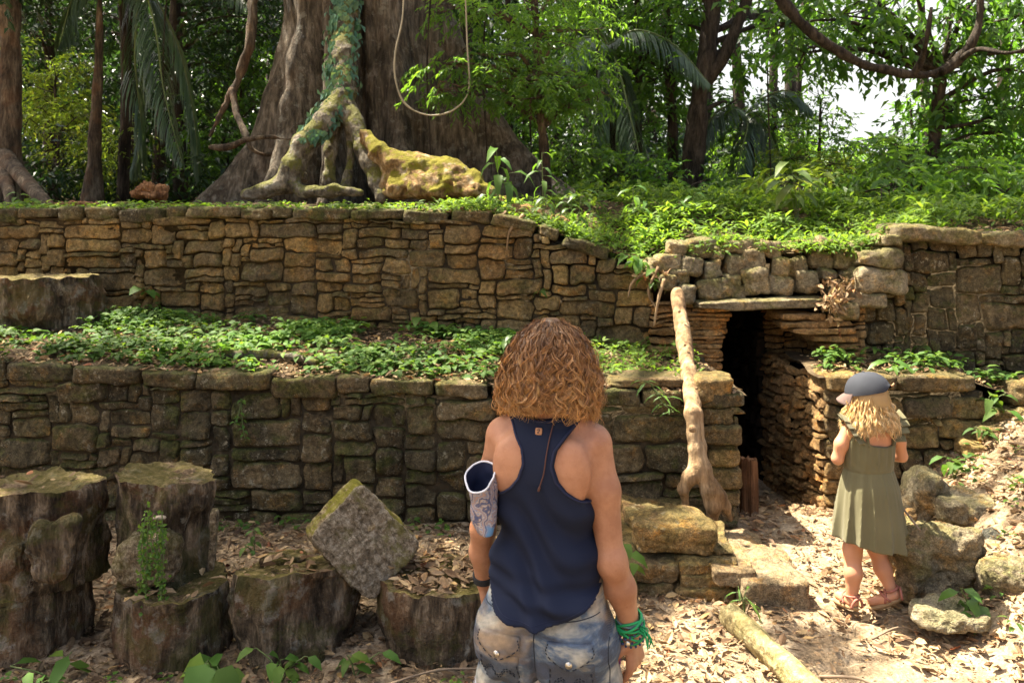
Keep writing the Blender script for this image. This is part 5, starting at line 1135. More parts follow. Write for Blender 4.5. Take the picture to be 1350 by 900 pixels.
tag(mb.build('path_cover', MT['leaf_ground'], smooth=False), kind='stuff')
# ------------------------------------------------------------------ single plants
def plant(label, base, specs, m='leaf_bright', name='seedling', cat='plant', wr=.4, droop=.45, fold=.25, group=None, stemr=.004):
    """specs: (dx, dy, height, leaf length, leaf count) per stem"""
    base = np.array(base, float); t = thing(name, label, cat, base, group); st, lv = MB(), MB()
    for (dx, dy, h, L, k) in specs:
        P = spline([base, base + np.array([dx * .4, dy * .4, h * .6]), base + np.array([dx, dy, h])], 16); tube(st, P, [stemr, stemr * .6], None, 5, caps=False)
        for j in range(k):
            u = (j + 1.0) / k; p = P[int(15 * (.35 + .65 * u))]; a = j * 2.4 + rng.uniform(-.5, .5) + dx * 9
            d = np.array([math.cos(a), math.sin(a) * .8 - .15, .35 * u - .25 + rng.uniform(-.2, .2)]); l = L * rng.uniform(.75, 1.15)
            e = p + nrm(d[None])[0] * l * .18; tube(st, [p, e], [stemr * .5, stemr * .4], None, 4, caps=False)
            leaves(lv, [e], [d + np.array([0, 0, -.15])], [(rng.normal(0, .15), -.35, 1)], l, l * wr, fold, droop, 1)
    st.build('stem', MT['stem'], t); lv.build('foliage', MT[m], t, smooth=True); return t
def gp(px, py, d, f=gz):
    p = W(px, py, d); p[2] = float(f(p[0], p[1])); return p
plant('low plant with long lance-shaped leaves at the bottom left corner', gp(72, 880, 3.1), [(-.16, -.02, .07, .12, 2), (.05, .03, .10, .13, 3), (.0, -.12, .05, .10, 3)], 'leaf_ground', wr=.36, droop=.3)
plant('plant with the largest heart-shaped leaves in front of the second log', gp(282, 880, 3.08), [(-.10, -.04, .07, .17, 2), (.0, -.06, .13, .15, 3), (.02, .0, .06, .13, 2)], 'leaf_ground', wr=.75, droop=.3)
plant('plant with oval leaves in front of the low wide log', gp(372, 892, 3.1), [(-.10, 0, .13, .085, 3), (.0, -.03, .10, .085, 4), (.09, .0, .10, .07, 3)], 'leaf_ground', wr=.5)
plant('small dark-leaved plant right of the oval-leaved one', gp(468, 870, 3.12), [(-.03, 0, .09, .08, 4), (.09, .02, .09, .09, 3)], 'leaf_ground', wr=.45)
plant('little creeping plant by the bottom left edge', gp(24, 885, 3.0), [(.0, 0, .03, .05, 3), (.06, 0, .04, .05, 3)], 'leaf_ground', wr=.6)
plant('trailing plant on the wall stones beside the woman\'s right elbow', W(826, 760, 3.72), [(-.02, -.03, .17, .09, 3), (.03, -.03, .08, .075, 3), (-.02, -.02, .02, .08, 2)], 'leaf_ground', wr=.6, droop=.6)
plant('light green plant growing against the big boulder', gp(1282, 790, 3.38), [(-.05, 0, .16, .085, 6), (.03, 0, .12, .085, 5), (-.02, -.05, .07, .075, 5)], 'leaf_bright', wr=.5)
plant('leafy plant on the bank behind the tall speckled rock', gp(1258, 655, 4.7), [(-.05, 0, .14, .11, 5), (.06, 0, .1, .1, 5)], 'leaf_ground', wr=.4)
plant('yellow-green plant low beside the long flat rock', gp(1255, 695, 4.0), [(-.04, 0, .05, .09, 4), (.04, -.02, .04, .08, 4)], 'leaf_bright', wr=.42)
plant('grass tuft at the foot of the broken step', gp(982, 802, 3.58), [(.0, 0, .10, .10, 4), (-.03, 0, .13, .07, 3)], 'leaf_bright', wr=.12, name='grass_tuft')
plant('tall drooping sapling on the upper wall right of the mossy root', gp(658, 272, 6.25, fz), [(-.02, 0, .50, .17, 8), (.08, 0, .32, .17, 6), (-.10, 0, .18, .12, 4)], 'leaf_bright', wr=.38, droop=.8)
plant('slender sapling with few narrow leaves beside the drooping one', gp(716, 285, 6.1, fz), [(-.01, 0, .56, .13, 9), (.03, 0, .22, .11, 5)], 'leaf_bright', wr=.3, droop=.6)
plant('low sapling between the slender one and the bank', gp(762, 292, 6.1, fz), [(.03, 0, .34, .12, 6), (-.08, 0, .26, .11, 5), (.12, 0, .2, .1, 5)], 'leaf_bright', wr=.36, droop=.6)
plant('narrow-leaved sapling at the crest of the bank', gp(835, 292, 6.4, fz), [(.0, 0, .36, .12, 6), (.1, 0, .24, .11, 5)], 'leaf_bright', wr=.3, droop=.5)
plant('bright sapling on the bank over the rubble', gp(912, 300, 6.3, fz), [(.02, 0, .26, .11, 6), (-.1, 0, .2, .1, 6)], 'leaf_bright', wr=.32, droop=.5)
plant('sapling with big yellow-green whorled leaves over the lintel', gp(1052, 305, 6.3, fz), [(-.06, 0, .5, .24, 8), (.02, 0, .36, .2, 6), (-.16, 0, .44, .2, 5)], 'leaf_yellow', wr=.3, droop=.45)
plant('young plant on the upper wall beside the far left trunk', gp(24, 270, 6.7, fz), [(.0, 0, .16, .1, 5), (.1, 0, .12, .1, 4)], 'leaf_ground', wr=.5)
plant('small plant rooted in the upper wall over the terrace', W(196, 388, 6.14), [(-.02, -.06, .05, .11, 3), (.05, -.06, .02, .09, 2)], 'leaf_ground', wr=.7)
plant('dark-leaved plant at the foot of the upper wall', W(558, 432, 5.85), [(-.03, -.04, .08, .11, 3), (.06, -.04, .03, .11, 3)], 'leaf_ground', wr=.6)
plant('pale plant on the terrace just left of the woman\'s hair', W(672, 470, 5.2), [(.03, 0, .14, .09, 5), (-.04, 0, .12, .08, 4)], 'leaf_bright', wr=.5)
plant('small plant sprouting from the middle of the upper wall', W(712, 390, 5.74), [(.0, -.05, .05, .06, 4)], 'leaf_ground', wr=.5)
plant('sprout growing in the high right wall', W(1212, 462, 5.46), [(.0, -.05, .05, .08, 4)], 'leaf_ground', wr=.45)
plant('leafy plant on the low wall behind the cap', W(1182, 500, 5.1), [(-.05, 0, .12, .12, 6), (.08, 0, .11, .12, 6), (.2, 0, .08, .1, 5)], 'leaf_bright', wr=.35)
plant('drooping dark-leaved plant at the right end of the low wall', W(1305, 535, 4.95), [(-.03, -.04, .06, .14, 4), (.08, -.04, -.02, .13, 4), (.1, 0, .08, .12, 4)], 'leaf_ground', wr=.4, droop=.6)
plant('fern-like plant between the low wall and the stone steps', W(1292, 570, 4.85), [(-.05, -.03, .04, .1, 6), (.05, -.03, .02, .1, 6)], 'leaf_ground', wr=.25)
plant('twining creeper spilling over the wall by the leaning trunk', W(846, 345, 5.62), [(-.05, -.05, .0, .1, 5), (.06, -.08, -.06, .1, 5), (.08, -.08, -.16, .09, 6), (-.12, -.06, .05, .1, 5)], 'leaf_bright', wr=.55, droop=.6)
plant('grassy sprig hanging over the wall top by the leaning trunk', W(862, 512, 4.52), [(.06, -.05, -.04, .08, 6), (.1, -.06, -.12, .07, 7), (-.06, -.03, .05, .09, 5)], 'leaf_bright', wr=.16, droop=.4)
plant('fine creeper on the lower wall face, left of the leaning block', W(318, 530, 4.62), [(.02, -.03, .02, .03, 7), (-.03, -.03, -.12, .03, 9), (.03, -.03, -.2, .03, 9)], 'leaf_ground', wr=.5)
plant('low sprout between the logs and the wall', gp(335, 705, 4.2), [(.0, 0, .14, .05, 6), (-.05, 0, .05, .06, 4)], 'leaf_ground', wr=.5)
for k, pts in enumerate([[(868, 352, 5.55), (855, 385, 5.5), (866, 408, 5.48)], [(876, 368, 5.5), (868, 395, 5.45), (862, 430, 5.44)], [(690, 283, 5.83), (672, 305, 5.78), (668, 332, 5.78)], [(852, 360, 5.58), (834, 372, 5.52), (828, 392, 5.5)]]):
    liana(['pale bare root drooping over the wall by the leaning trunk', 'longest bare root hanging beside the leaning trunk top', 'thin bare root hanging down the middle of the upper wall', 'short bare root at the left of the creeper'][k], pts, [.014, .010, .005], 'wood_pale', 16, 'hanging_root', .3)

tw = MB()
for k in range(420):
    x, y = rng.uniform(-2.3, 3.0), rng.uniform(2.2, 4.8)
    if (y > low_y(x) - .1 and x < 1.4) or abs(x) > y * .66 + .2: continue
    a = rng.uniform(0, PI); L = rng.uniform(.03, .16); z = float(gz(x, y)) + rng.uniform(.008, .025); d = np.array([math.cos(a), math.sin(a), rng.normal(0, .08)]) * L / 2; p = np.array([x, y, z])
    tube(tw, [p - d, p + rng.normal(0, .006, 3), p + d], [rng.uniform(.0012, .0035), .001], 6, 4, caps=False)
tag(tw.build('twig_litter', MT['twig']), kind='stuff')
# ------------------------------------------------------------------ people
def fobj(F, name, mat, parent, M, f=None):
    V, Q = F.extract(f); mb = MB(); V = V @ np.array(M.to_3x3()).T + np.array(M.translation); mb.add(V, Q); return mb.build(name, mat, parent)
def hand(F, wrist, dirn, palm_n, s=1.0, right=True, curl=.5):
    """palm and five fingers; dirn = along the hand, palm_n = towards which the fingers curl"""
    d = nrm(np.array([dirn], float))[0]; n = np.array(palm_n, float); n = nrm((n - d * n.dot(d))[None])[0]; x = np.cross(d, n) * (1 if right else -1)
    w = np.array(wrist, float); k = .009 * s
    for off in (-.022, -.008, .008, .022): F.cap(w + x * off * .6 * s + d * .01 * s, w + d * .082 * s + x * off * s * 1.25, .0125 * s, .0105 * s, .012 * s)
    for off, L in ((-.030, .056), (-.010, .070), (.010, .076), (.030, .068)):
        p = w + d * .084 * s + x * off * s * 1.0; c = curl * (1.1 - off * 4); a0 = .25 + .4 * c
        for j, (fr, r0, r1) in enumerate(((.45, .0088, .0080), (.3, .0080, .0074), (.25, .0074, .0062))):
            a = a0 + j * .55 * c; q = p + (d * math.cos(a) + n * math.sin(a)) * L * fr * s; F.cap(p, q, r0 * s, r1 * s, .004 * s); p = q
    p = w + d * .022 * s + x * .024 * s; q = p + (d * .6 + x * .55 + n * .5) * .036 * s; F.cap(p, q, .0125 * s, .0105 * s, .01 * s); F.cap(q, q + (d * .9 + n * .45 + x * .05) * .034 * s, .0098 * s, .0075 * s, .004 * s)
def head(F, c, s, yaw=0):
    """head facing +y, s = height of the head"""
    P = lambda x, y, z: np.array(c) + s * np.array([x, y, z])
    F.ell(P(0, -.02, .10), np.array([.335, .40, .40]) * s, .03 * s); F.ell(P(0, .12, -.14), np.array([.27, .26, .34]) * s, .08 * s)
    F.cap(P(0, .26, -.34), P(0, .24, -.38), .10 * s, .10 * s, .08 * s)
    F.cap(P(0, .37, .06), P(0, .44, -.09), .028 * s, .055 * s, .04 * s); F.cap(P(-.045, .40, -.10), P(.045, .40, -.10), .035 * s, .035 * s, .03 * s)
    F.cap(P(-.15, .33, .10), P(.15, .33, .10), .045 * s, .045 * s, .05 * s); F.cap(P(-.1, .345, -.22), P(.1, .345, -.22), .04 * s, .04 * s, .05 * s)
    for sx in (-1, 1):
        F.ell(P(sx * .34, -.02, -.02), np.array([.035, .08, .13]) * s, .015 * s); F.ell(P(sx * .17, .27, -.1), np.array([.1, .09, .1]) * s, .06 * s)
def face_parts(c, s, M, t):
    m = MB(); rock(m, (0, 0, 0), (1, 1, 1), q=2, nz=0, n=8)
    for sx in (-1, 1):
        for nm, r, y, mt in (('eye', .052, .335, 'eye'), ('iris', .026, .372, 'iris')):
            b = MB(); rock(b, np.array(c) + s * np.array([sx * .145, y, .015]), np.array([r * 2.3, r * 1.6, r * 1.6]) * s, q=2, nz=0, n=6)
            b.v = [v @ np.array(M.to_3x3()).T + np.array(M.translation) for v in b.v]; b.build(nm, MT[mt], t)
    b = MB(); rock(b, np.array(c) + s * np.array([0, .372, -.225]), np.array([.2, .05, .055]) * s, q=2.2, nz=0, n=8); b.v = [v @ np.array(M.to_3x3()).T + np.array(M.translation) for v in b.v]; b.build('mouth', MT['lips'], t)
def strip(mb, bvh, pts, r, lift=.001, n=40, dirn=(0, 1, 0), sides=5, dash=None, flat=1.0):
    """a thin line laid on a surface by casting along dirn"""
    P = spline(pts, n); out = []
    for p in P:
        h = bvh.ray_cast(Vector(p), Vector(dirn), 1.0)
        if h[0] is not None: out.append(np.array(h[0]) + np.array(h[1]) * lift)
    if len(out) < 3: return
    out = np.array(out)
    if dash:
        for i in range(0, len(out) - dash, dash + max(1, dash // 2)): tube(mb, out[i:i + dash], [r, r], None, sides)
    else: tube(mb, out, [r, r], None, sides, flat=flat)
def bvh_of(F, f=None):
    V, Q = F.extract(f); return BVHTree.FromPolygons([tuple(v) for v in V], [tuple(q) for q in Q])
def curls(mb, n, path, strands=4, pts=26, rad=.0016, curl=(.004, .011), pitch=.03, spread=.004, tint=None):
    """locks of hair: path(i) gives one lock's centre line, tip last"""
    for i in range(n):
        P = spline(path(i), pts); u = np.linspace(0, 1, pts); L = np.linalg.norm(P[-1] - P[0]) + 1e-6
        ph = rng.uniform(0, 2 * PI); w = rng.choice([-1, 1]) * 2 * PI * L / (pitch * rng.uniform(.75, 1.4)); am = rng.uniform(*curl); lt = rng.normal(0, .2)
        for s in range(strands):
            o = rng.normal(0, spread, 3); p2 = ph + rng.normal(0, .16); r0 = am * (.28 + .72 * u) * rng.uniform(.88, 1.12)
            T = nrm(np.gradient(P, axis=0)); rad_ = P - np.array([0, 0, 0]); rad_ = nrm(rad_ * np.array([1, 1, 0]) + 1e-6); A = nrm(np.cross(T, rad_)); B = np.cross(T, A) * .7
            C = P + o * (.3 + u)[:, None] + A * (r0 * np.cos(w * u + p2))[:, None] + B * (r0 * np.sin(w * u + p2))[:, None]
            tube_fast(mb, C, rad * rng.uniform(.7, 1.3), np.clip((u * .9 if tint is None else tint(C, u)) + lt + rng.normal(0, .06), 0.01, 1))
def tube_fast(mb, P, r, at):
    m = len(P); T = nrm(np.gradient(P, axis=0)); A = nrm(np.cross(T, np.array([.3, .9, .2]))); B = np.cross(T, A)
    rr = (r * np.clip(np.minimum(1, (1.02 - np.linspace(0, 1, m)) * 5), .2, 1))[:, None]
    V = np.stack([P + A * rr, P - A * rr * .5 + B * rr * .87, P - A * rr * .5 - B * rr * .87], 1).reshape(-1, 3)
    k = np.arange(m - 1)[:, None] * 3
    q = np.concatenate([k + np.array([[a, (a + 1) % 3, 3 + (a + 1) % 3, 3 + a]]) for a in range(3)])
    mb.add(V, q, None, np.repeat(at, 3))
def xf(mb, M):
    mb.v = [v @ np.array(M.to_3x3()).T + np.array(M.translation) for v in mb.v]; return mb
# ---------------------------------------------------------------- the woman
def woman():
    X, Y = .092, 2.02; base = (X, Y, float(gz(X, Y)) - .0)
    t = thing('person', 'young woman seen from behind, navy racerback top and bleached denim shorts, short curly hair', 'person', base)
    M = Matrix.Translation(base) @ Matrix.Rotation(math.radians(-17), 4, 'Z')
    F = Field((-.36, -.26, -.02), (.36, .32, 1.66), .0046)
    hc = (0, .03, 1.49); hs = .225
    zs = [.80, .86, .93, 1.0, 1.06, 1.12, 1.18, 1.24, 1.29, 1.33, 1.355]
    F.loft(zs, [.150, .155, .145, .122, .108, .108, .114, .120, .120, .100, .060], [.105, .112, .105, .088, .08, .082, .09, .094, .088, .068, .045], None, [0, -.005, -.005, .0, .004, .004, .0, -.002, -.004, -.006, -.006], .03, 2.25)
    F.cap((0, -.012, 1.33), (0, .012, 1.42), .054, .046, .03)
    for sx in (-1, 1):
        F.cap((sx * .03, -.012, 1.375), (sx * .115, -.004, 1.325), .034, .036, .035)                        # trapezius to shoulder
        F.ell((sx * .072, -.074, 1.255), (.05, .022, .07), .03)                                            # shoulder blade
        F.ell((sx * .075, -.062, .84), (.085, .075, .085), .04)
        F.chain([(sx * .082, -.005, .80), (sx * .086, .0, .62), (sx * .086, .0, .47), (sx * .088, -.028, .34), (sx * .086, -.022, .2), (sx * .084, -.015, .09)], [.088, .072, .052, .052, .04, .034], .03)
        F.chain([(sx * .084, -.03, .055), (sx * .088, .05, .045), (sx * .092, .13, .03)], [.034, .032, .024], .02)
    # arms
    sh = (.122, -.004, 1.308)
    F.chain([sh, (.146, -.012, 1.2), (.163, -.018, 1.04)], [.040, .036, .032], .025); F.cap((.166, -.022, 1.04), (.168, -.024, 1.025), .033, .033, .015)
    F.chain([(.166, -.018, 1.03), (.186, .0, .96), (.204, .028, .855)], [.034, .034, .0235], .02)
    hand(F, (.205, .032, .845), (.12, .10, -1), (-.9, .35, -.1), 1.0, False, .55)
    F.chain([(-.122, .0, 1.308), (-.155, .01, 1.2), (-.184, .03, 1.06)], [.040, .035, .031], .03)
    F.chain([(-.186, .03, 1.05), (-.197, .06, .98), (-.205, .10, .88)], [.033, .033, .023], .02)
    hand(F, (-.206, .104, .872), (0, .2, -1), (.9, .3, 0), 1.0, True, .55)
    head(F, hc, hs)
    x, y, z = F.grid()
    spine = .006 * np.exp(-(x / .014) ** 2) * (y < 0) * ((z > .95) & (z < 1.34)); F.f += (spine * (np.abs(F.f) < .04)).astype(np.float32)
    fobj(F, 'body', MT['skin'], t, M)
    face_parts(hc, hs, M, t)
    # tank top: a looser torso, cut by neckline, armholes and a curved hem
    def pelvis(F_, o, ztop, k):
        z_ = np.array([.755, .80, .86, .92, .99]); m_ = z_ <= ztop + .04
        F_.loft(np.minimum(z_, ztop)[m_], (np.array([.160, .163, .161, .150, .137]) + o)[m_], (np.array([.118, .127, .130, .116, .098]) + o)[m_], None, np.array([-.004, -.008, -.012, -.01, -.006])[m_], k, 2.5)
        for sx in (-1, 1): F_.ell((sx * .078, -.062, .835), (.092 + o, .082 + o, .095 + o), .03)
    T = Field((-.24, -.22, .78), (.24, .22, 1.42), .0040)
    az = lambda X_, Y_: np.arctan2(Y_, X_)
    def folds(X_, Y_, z):
        a = az(X_, Y_); low = sstep(1.18, .95, z); return 1 + .028 * low * np.sin(5 * a + 1.2 + 3 * np.sin(z * 9)) + .018 * low * np.sin(9 * a + z * 14)
    T.loft([.80, .86, .93, 1.0, 1.06, 1.12, 1.18, 1.24, 1.29, 1.335, 1.36], [.172, .168, .155, .141, .132, .128, .126, .126, .126, .107, .068], [.168, .164, .148, .122, .108, .102, .102, .104, .096, .076, .056], None, [-.008, -.012, -.014, -.006, -.002, 0, -.001, -.003, -.005, -.007, -.008], .005, 2.3, folds)
    T.cap((0, -.012, 1.33), (0, .012, 1.42), .062, .054, .03)
    for sx in (-1, 1):
        T.cap((sx * .03, -.012, 1.375), (sx * .115, -.004, 1.325), .042, .043, .035); T.ell((sx * .072, -.076, 1.255), (.056, .026, .076), .03)
    pelvis(T, .0095, .955, .03)
    x, y, z = T.grid()
    # cross folds low on the back
    zz = z + .35 * x ** 2 * 3 + .05 * x
    w = (y < .02) * sstep(1.05, .96, z) * sstep(.86, .90, z); T.f += (.006 * np.sin(zz * 120 + 2.5 * np.sin(x * 14 + 1)) * w + .0075 * np.sin((x * .8 + z + .04 * np.sin(x * 25)) * 58 + 1.0) * (y < .02) * sstep(1.25, 1.1, z)).astype(np.float32)
    wz = np.interp(z.ravel(), [1.14, 1.165, 1.18, 1.195, 1.215, 1.24, 1.275, 1.31, 1.345, 1.375, 1.40], [.30, .20, .135, .10, .072, .052, .040, .046, .070, .092, .098])[None, None, :]
    wf = np.interp(z.ravel(), [1.15, 1.18, 1.21, 1.25, 1.30, 1.40], [.3, .16, .11, .09, .085, .085])[None, None, :]
    lim = np.where(y < 0, wz, wf)
    arm = np.abs(x) - lim
    neck = np.where(y < 0.0, z - (1.377 + .10 * np.abs(x)), z - (1.27 + 2.2 * x ** 2)) 
    hem = np.where(y < 0, (.912 + 2.4 * x ** 2 + .10 * (y + .13)), .885 + 2.2 * x ** 2) - z
    clip = np.maximum(np.maximum(arm, neck), hem)
    clip = np.where((np.abs(x) < lim + .02) & (z > 1.27) & (y > -.02) & (y < .1), np.maximum(np.abs(x) - .098, np.where(y > .04, z - (1.27 + 2.2 * x ** 2 + 8 * np.maximum(0, .09 - y) ** 1), -1)), clip) if False else clip
    f = np.maximum(T.f, clip).astype(np.float32)
    top = fobj(T, 'tank_top', MT['navy'], t, M, f); tb = bvh_of(T, f)
    m = MB()                                                            # bound edges and the hem's stitched band
    zl = np.linspace(1.172, 1.375, 40); wl = np.interp(zl, [1.14, 1.165, 1.18, 1.195, 1.215, 1.24, 1.275, 1.31, 1.345, 1.375, 1.40], [.30, .20, .135, .10, .072, .052, .040, .046, .070, .092, .098])
    for sx in (-1, 1): strip(m, tb, [(sx * (w_ - .006), -.3, z_) for w_, z_ in zip(wl, zl)], .0035, .0005, 60)
    strip(m, tb, [(x_, -.3, 1.372 + .1 * abs(x_)) for x_ in np.linspace(-.085, .085, 9)], .0035, .0005, 40)
    xf(m, M).build('trim', MT['navy_trim'], top)
    m = MB(); strip(m, tb, [(x_, -.3, .922 + 2.4 * x_ ** 2) for x_ in np.linspace(-.14, .14, 9)], .0007, .0002, 90); xf(m, M).build('hem_stitch', MT['navy_trim'], top)
    h = tb.ray_cast(Vector((-.003, -.4, 1.352)), Vector((0, 1, 0))); p = np.array(h[0]); m = MB(); rock(m, p + np.array([0, -.002, 0]), (.017, .004, .017), q=8, nz=0, n=4, rx=-.25); lb = xf(m, M).build('leather_label', MT['leather'], top)
    m = MB(); q = p + np.array([0, -.0048, 0]); tube(m, [q + np.array(o) for o in [(-.004, 0, .004), (.003, 0, .005), (.001, 0, 0), (-.003, 0, -.003), (.004, 0, -.005)]], [.0009, .0009], 14, 4); xf(m, M).build('label_mark', MT['seam'], lb)
    # necklace cord: round the neck, knot and tail down the back
    bb = bvh_of(F); m = MB()
    for pts in ([(-.026, -.3, 1.41), (-.027, -.3, 1.378), (-.0265, -.3, 1.362)],): strip(m, bb, pts, .0014, .002, 14)
    tail = []
    for x_, z_ in [(.030, 1.405), (.031, 1.37), (.026, 1.335), (.022, 1.30), (.018, 1.262), (.010, 1.235), (.006, 1.222)]:
        h = tb.ray_cast(Vector((x_, -.3, z_)), Vector((0, 1, 0))); h = h if h[0] is not None else bb.ray_cast(Vector((x_, -.3, z_)), Vector((0, 1, 0)))
        tail.append(np.array(h[0]) + np.array([0, -.004, 0]))
    tube(m, tail, [.0016, .0016], 50, 6); rock(m, tail[-1], (.006, .006, .014), q=3, nz=0, n=4, ry=.3); xf(m, M).build('necklace_cord', MT['cord'], t)
    # shorts
    S = Field((-.26, -.24, .60), (.26, .24, 1.02), .0040)
    pelvis(S, 0, .99, .01)
    for sx in (-1, 1):
        S.chain([(sx * .087, -.004, .82), (sx * .094, .0, .70), (sx * .096, 0, .62)], [.096, .088, .088], .012)
    x, y, z = S.grid()
    S.f += (.0035 * np.sin(z * 75 + 40 * np.abs(x) + 2 * np.sin(x * 30)) * sstep(.84, .76, z) + .0028 * vnoise(np.stack(np.broadcast_arrays(x, y, z), -1), 22, 4)).astype(np.float32)
    S.f += (.009 * np.exp(-((x + .002) / .006) ** 2) * (y < 0) * (z < .87)).astype(np.float32)
    hemz = .705 + .02 * np.sin(x * 17 + 1) + .004 * np.sin(x * 160)
    f = np.maximum(S.f, np.maximum(z - .985, hemz - z)).astype(np.float32)
    sho = fobj(S, 'shorts', MT['denim'], t, M, f); sb = bvh_of(S, f)
    for sx in (-1, 1):
        cx = sx * .088
        # pocket panel and its flap: thin raised patches
        pk = np.maximum(np.abs(x - cx - sx * .012 * (.86 - z) * 3) - (.052 + .05 * (z - .78)), np.maximum(z - .832, (.728 + .32 * np.abs(x - cx)) - z))
        pf = np.maximum(S.f - .0032, np.maximum(pk, y)).astype(np.float32); po = fobj(S, 'pocket', MT['denim_dark'], sho, M, pf)
        fl = np.maximum(np.abs(x - cx) - .056, np.maximum(z - .878, (.813 + .55 * np.abs(x - cx)) - z))
        ff = np.maximum(S.f - .0062, np.maximum(fl, y)).astype(np.float32); fo = fobj(S, 'pocket_flap', MT['denim'], sho, M, ff); fbv = bvh_of(S, ff); pbv = bvh_of(S, pf)
        m = MB()
        strip(m, fbv, [(cx - .051, -.4, .874), (cx - .051, -.4, .849), (cx, -.4, .820), (cx + .051, -.4, .849), (cx + .051, -.4, .874)], .0015, .001, 90, dash=4)
        o = .036 * (.86 - .80) * sx * 1
        strip(m, pbv, [(cx - .046, -.4, .815), (cx - .046 + sx * .002, -.4, .753), (cx + sx * .004, -.4, .736), (cx + .046 + sx * .002, -.4, .753), (cx + .046, -.4, .815)], .0015, .001, 110, dash=4)
        for dz in (0, -.007): strip(m, pbv, [(cx - .044, -.4, .775 + dz), (cx - .02, -.4, .797 + dz), (cx, -.4, .775 + dz), (cx + .02, -.4, .797 + dz), (cx + .044, -.4, .775 + dz)], .0015, .001, 80, dash=4)
        xf(m, M).build('stitching', MT['seam'], sho)
        h = fbv.ray_cast(Vector((cx, -.4, .834)), Vector((0, 1, 0)))
        if h[0] is not None:
            m = MB(); n_ = np.array(h[1]); p = np.array(h[0]); tube(m, [p, p + n_ * .004], [.0085, .0078], None, 18); tube(m, [p + n_ * .004, p + n_ * .0055], [.004, .0035], None, 12); xf(m, M).build('button', MT['metal'], sho)
    m = MB(); strip(m, sb, [(0, -.4, .95), (0.001, -.4, .90), (0, -.4, .85), (0, -.4, .79)], .0016, .0, 60)
    for sx in (-1, 1): strip(m, sb, [(sx * .165, -.4, .96), (sx * .168, -.4, .86), (sx * .168, -.4, .74)], .0016, 0, 60)
    strip(m, sb, [(-.15, -.4, .925), (-.05, -.4, .915), (0, -.4, .90), (.05, -.4, .915), (.15, -.4, .925)], .0013, 0, 80)
    xf(m, M).build('seam', MT['seam'], sho)
    m = MB(); P = []                                                     # frayed white hem threads
    for k in range(700):
        x_ = rng.uniform(-.19, .19); z_ = .712 + .02 * math.sin(x_ * 17 + 1); h = sb.ray_cast(Vector((x_, -.4, z_)), Vector((0, 1, 0)))
        if h[0] is None: continue
        p = np.array(h[0]); tube_fast(m, np.linspace(p, p + np.array([rng.normal(0, .006), rng.normal(-.002, .003), -rng.uniform(.008, .026)]), 4), .0009, np.full(4, .5))
    xf(m, M).build('frayed_hem', MT['edging'], sho)
    # shoes
    for sx in (-1, 1):
        S2 = Field((sx * .09 - .09, -.12, -.03), (sx * .09 + .09, .21, .14), .005)
        S2.chain([(sx * .084, -.035, .055), (sx * .088, .05, .05), (sx * .092, .135, .034)], [.046, .044, .036], .02); S2.cap((sx * .084, -.02, .06), (sx * .084, -.018, .10), .046, .044, .02)
        x2, y2, z2 = S2.grid(); sh_ = fobj(S2, 'shoe', MT['shoe'], t, M, np.maximum(S2.f, .014 - z2).astype(np.float32)); fobj(S2, 'sole', MT['rubber'], sh_, M, np.maximum(S2.f - .004, np.maximum(-.002 - z2, z2 - .018)).astype(np.float32))
    # bracelets
    def band(name, c, ax, r, rr, mat, n=1, jit=.004, beads=False, tiltr=.25):
        m = MB()
        for k in range(n):
            a = nrm((np.array(ax, float) + rng.normal(0, tiltr if n > 1 else .05, 3))[None])[0]; e1 = nrm(np.cross(a, [.3, 1, .1])[None])[0]; e2 = np.cross(a, e1)
            th = np.linspace(0, 2 * PI, 37); q = np.array(c) + a * rng.normal(0, jit) + (e1 * np.cos(th)[:, None] + e2 * np.sin(th)[:, None]) * r * rng.uniform(.98, 1.06)
            if beads:
                for p in q[:-1:2]: rock(m, p, (rr * 2.2,) * 3, q=2, nz=0, n=4)
            else: tube(m, q, [rr, rr], None, 6, caps=False)
        return xf(m, M).build(name, MT[mat], t)
    ax = nrm(np.array([[.014, .028, -.1]]))[0]
    wr = np.array([.203, .027, .865])
    band('bracelet', wr + (0, 0, .012), ax, .031, .0030, 'greythread', 4, .006); band('bracelet', wr - (0, 0, .002), ax, .034, .0034, 'green', 4, .007); band('bracelet', wr - (-.002, 0, .018), ax, .035, .0026, 'green', 3, .006, False, .4)
    band('bracelet', wr - (-.001, -.002, .030), ax, .034, .0030, 'bluebead', 3, .006, True); m = MB(); rock(m, wr + np.array([.0, -.036, -.035]), (.012, .006, .012), q=2.5, nz=0, n=6); xf(m, M).build('charm', MT['metal'], t)
    m = MB()
    for k in range(9):
        p = wr + np.array([.028, -.018, -.005]) + rng.normal(0, .004, 3); tube_fast(m, spline([p, p + np.array([.018, -.012, -.004]) + rng.normal(0, .005, 3), p + np.array([.022, -.014, -.035]) + rng.normal(0, .008, 3)], 10), .0022, np.full(10, .5))
    xf(m, M).build('bracelet_tassel', MT['green'], t)
    m = MB()
    for k in range(6):
        p = wr + np.array([-.02, -.018, -.03]) + rng.normal(0, .003, 3); tube_fast(m, spline([p, p + np.array([-.008, -.01, -.03]) + rng.normal(0, .003, 3), p + np.array([-.006, -.006, -.07]) + rng.normal(0, .006, 3)], 10), .0016, np.full(10, .5))
    xf(m, M).build('bracelet_tassel', MT['purple'], t)
    wl_ = np.array([-.204, .093, .9]); axl = nrm(np.array([[0, .3, -1]]))[0]; m = MB(); th = np.linspace(0, 2 * PI, 33); e1 = nrm(np.cross(axl, [1, 0, 0])[None])[0]; e2 = np.cross(axl, e1)
    for dz in np.linspace(-.007, .007, 5): tube(m, wl_ + axl * dz + (e1 * np.cos(th)[:, None] + e2 * np.sin(th)[:, None]) * .0285, [.0028, .0028], None, 6, caps=False)
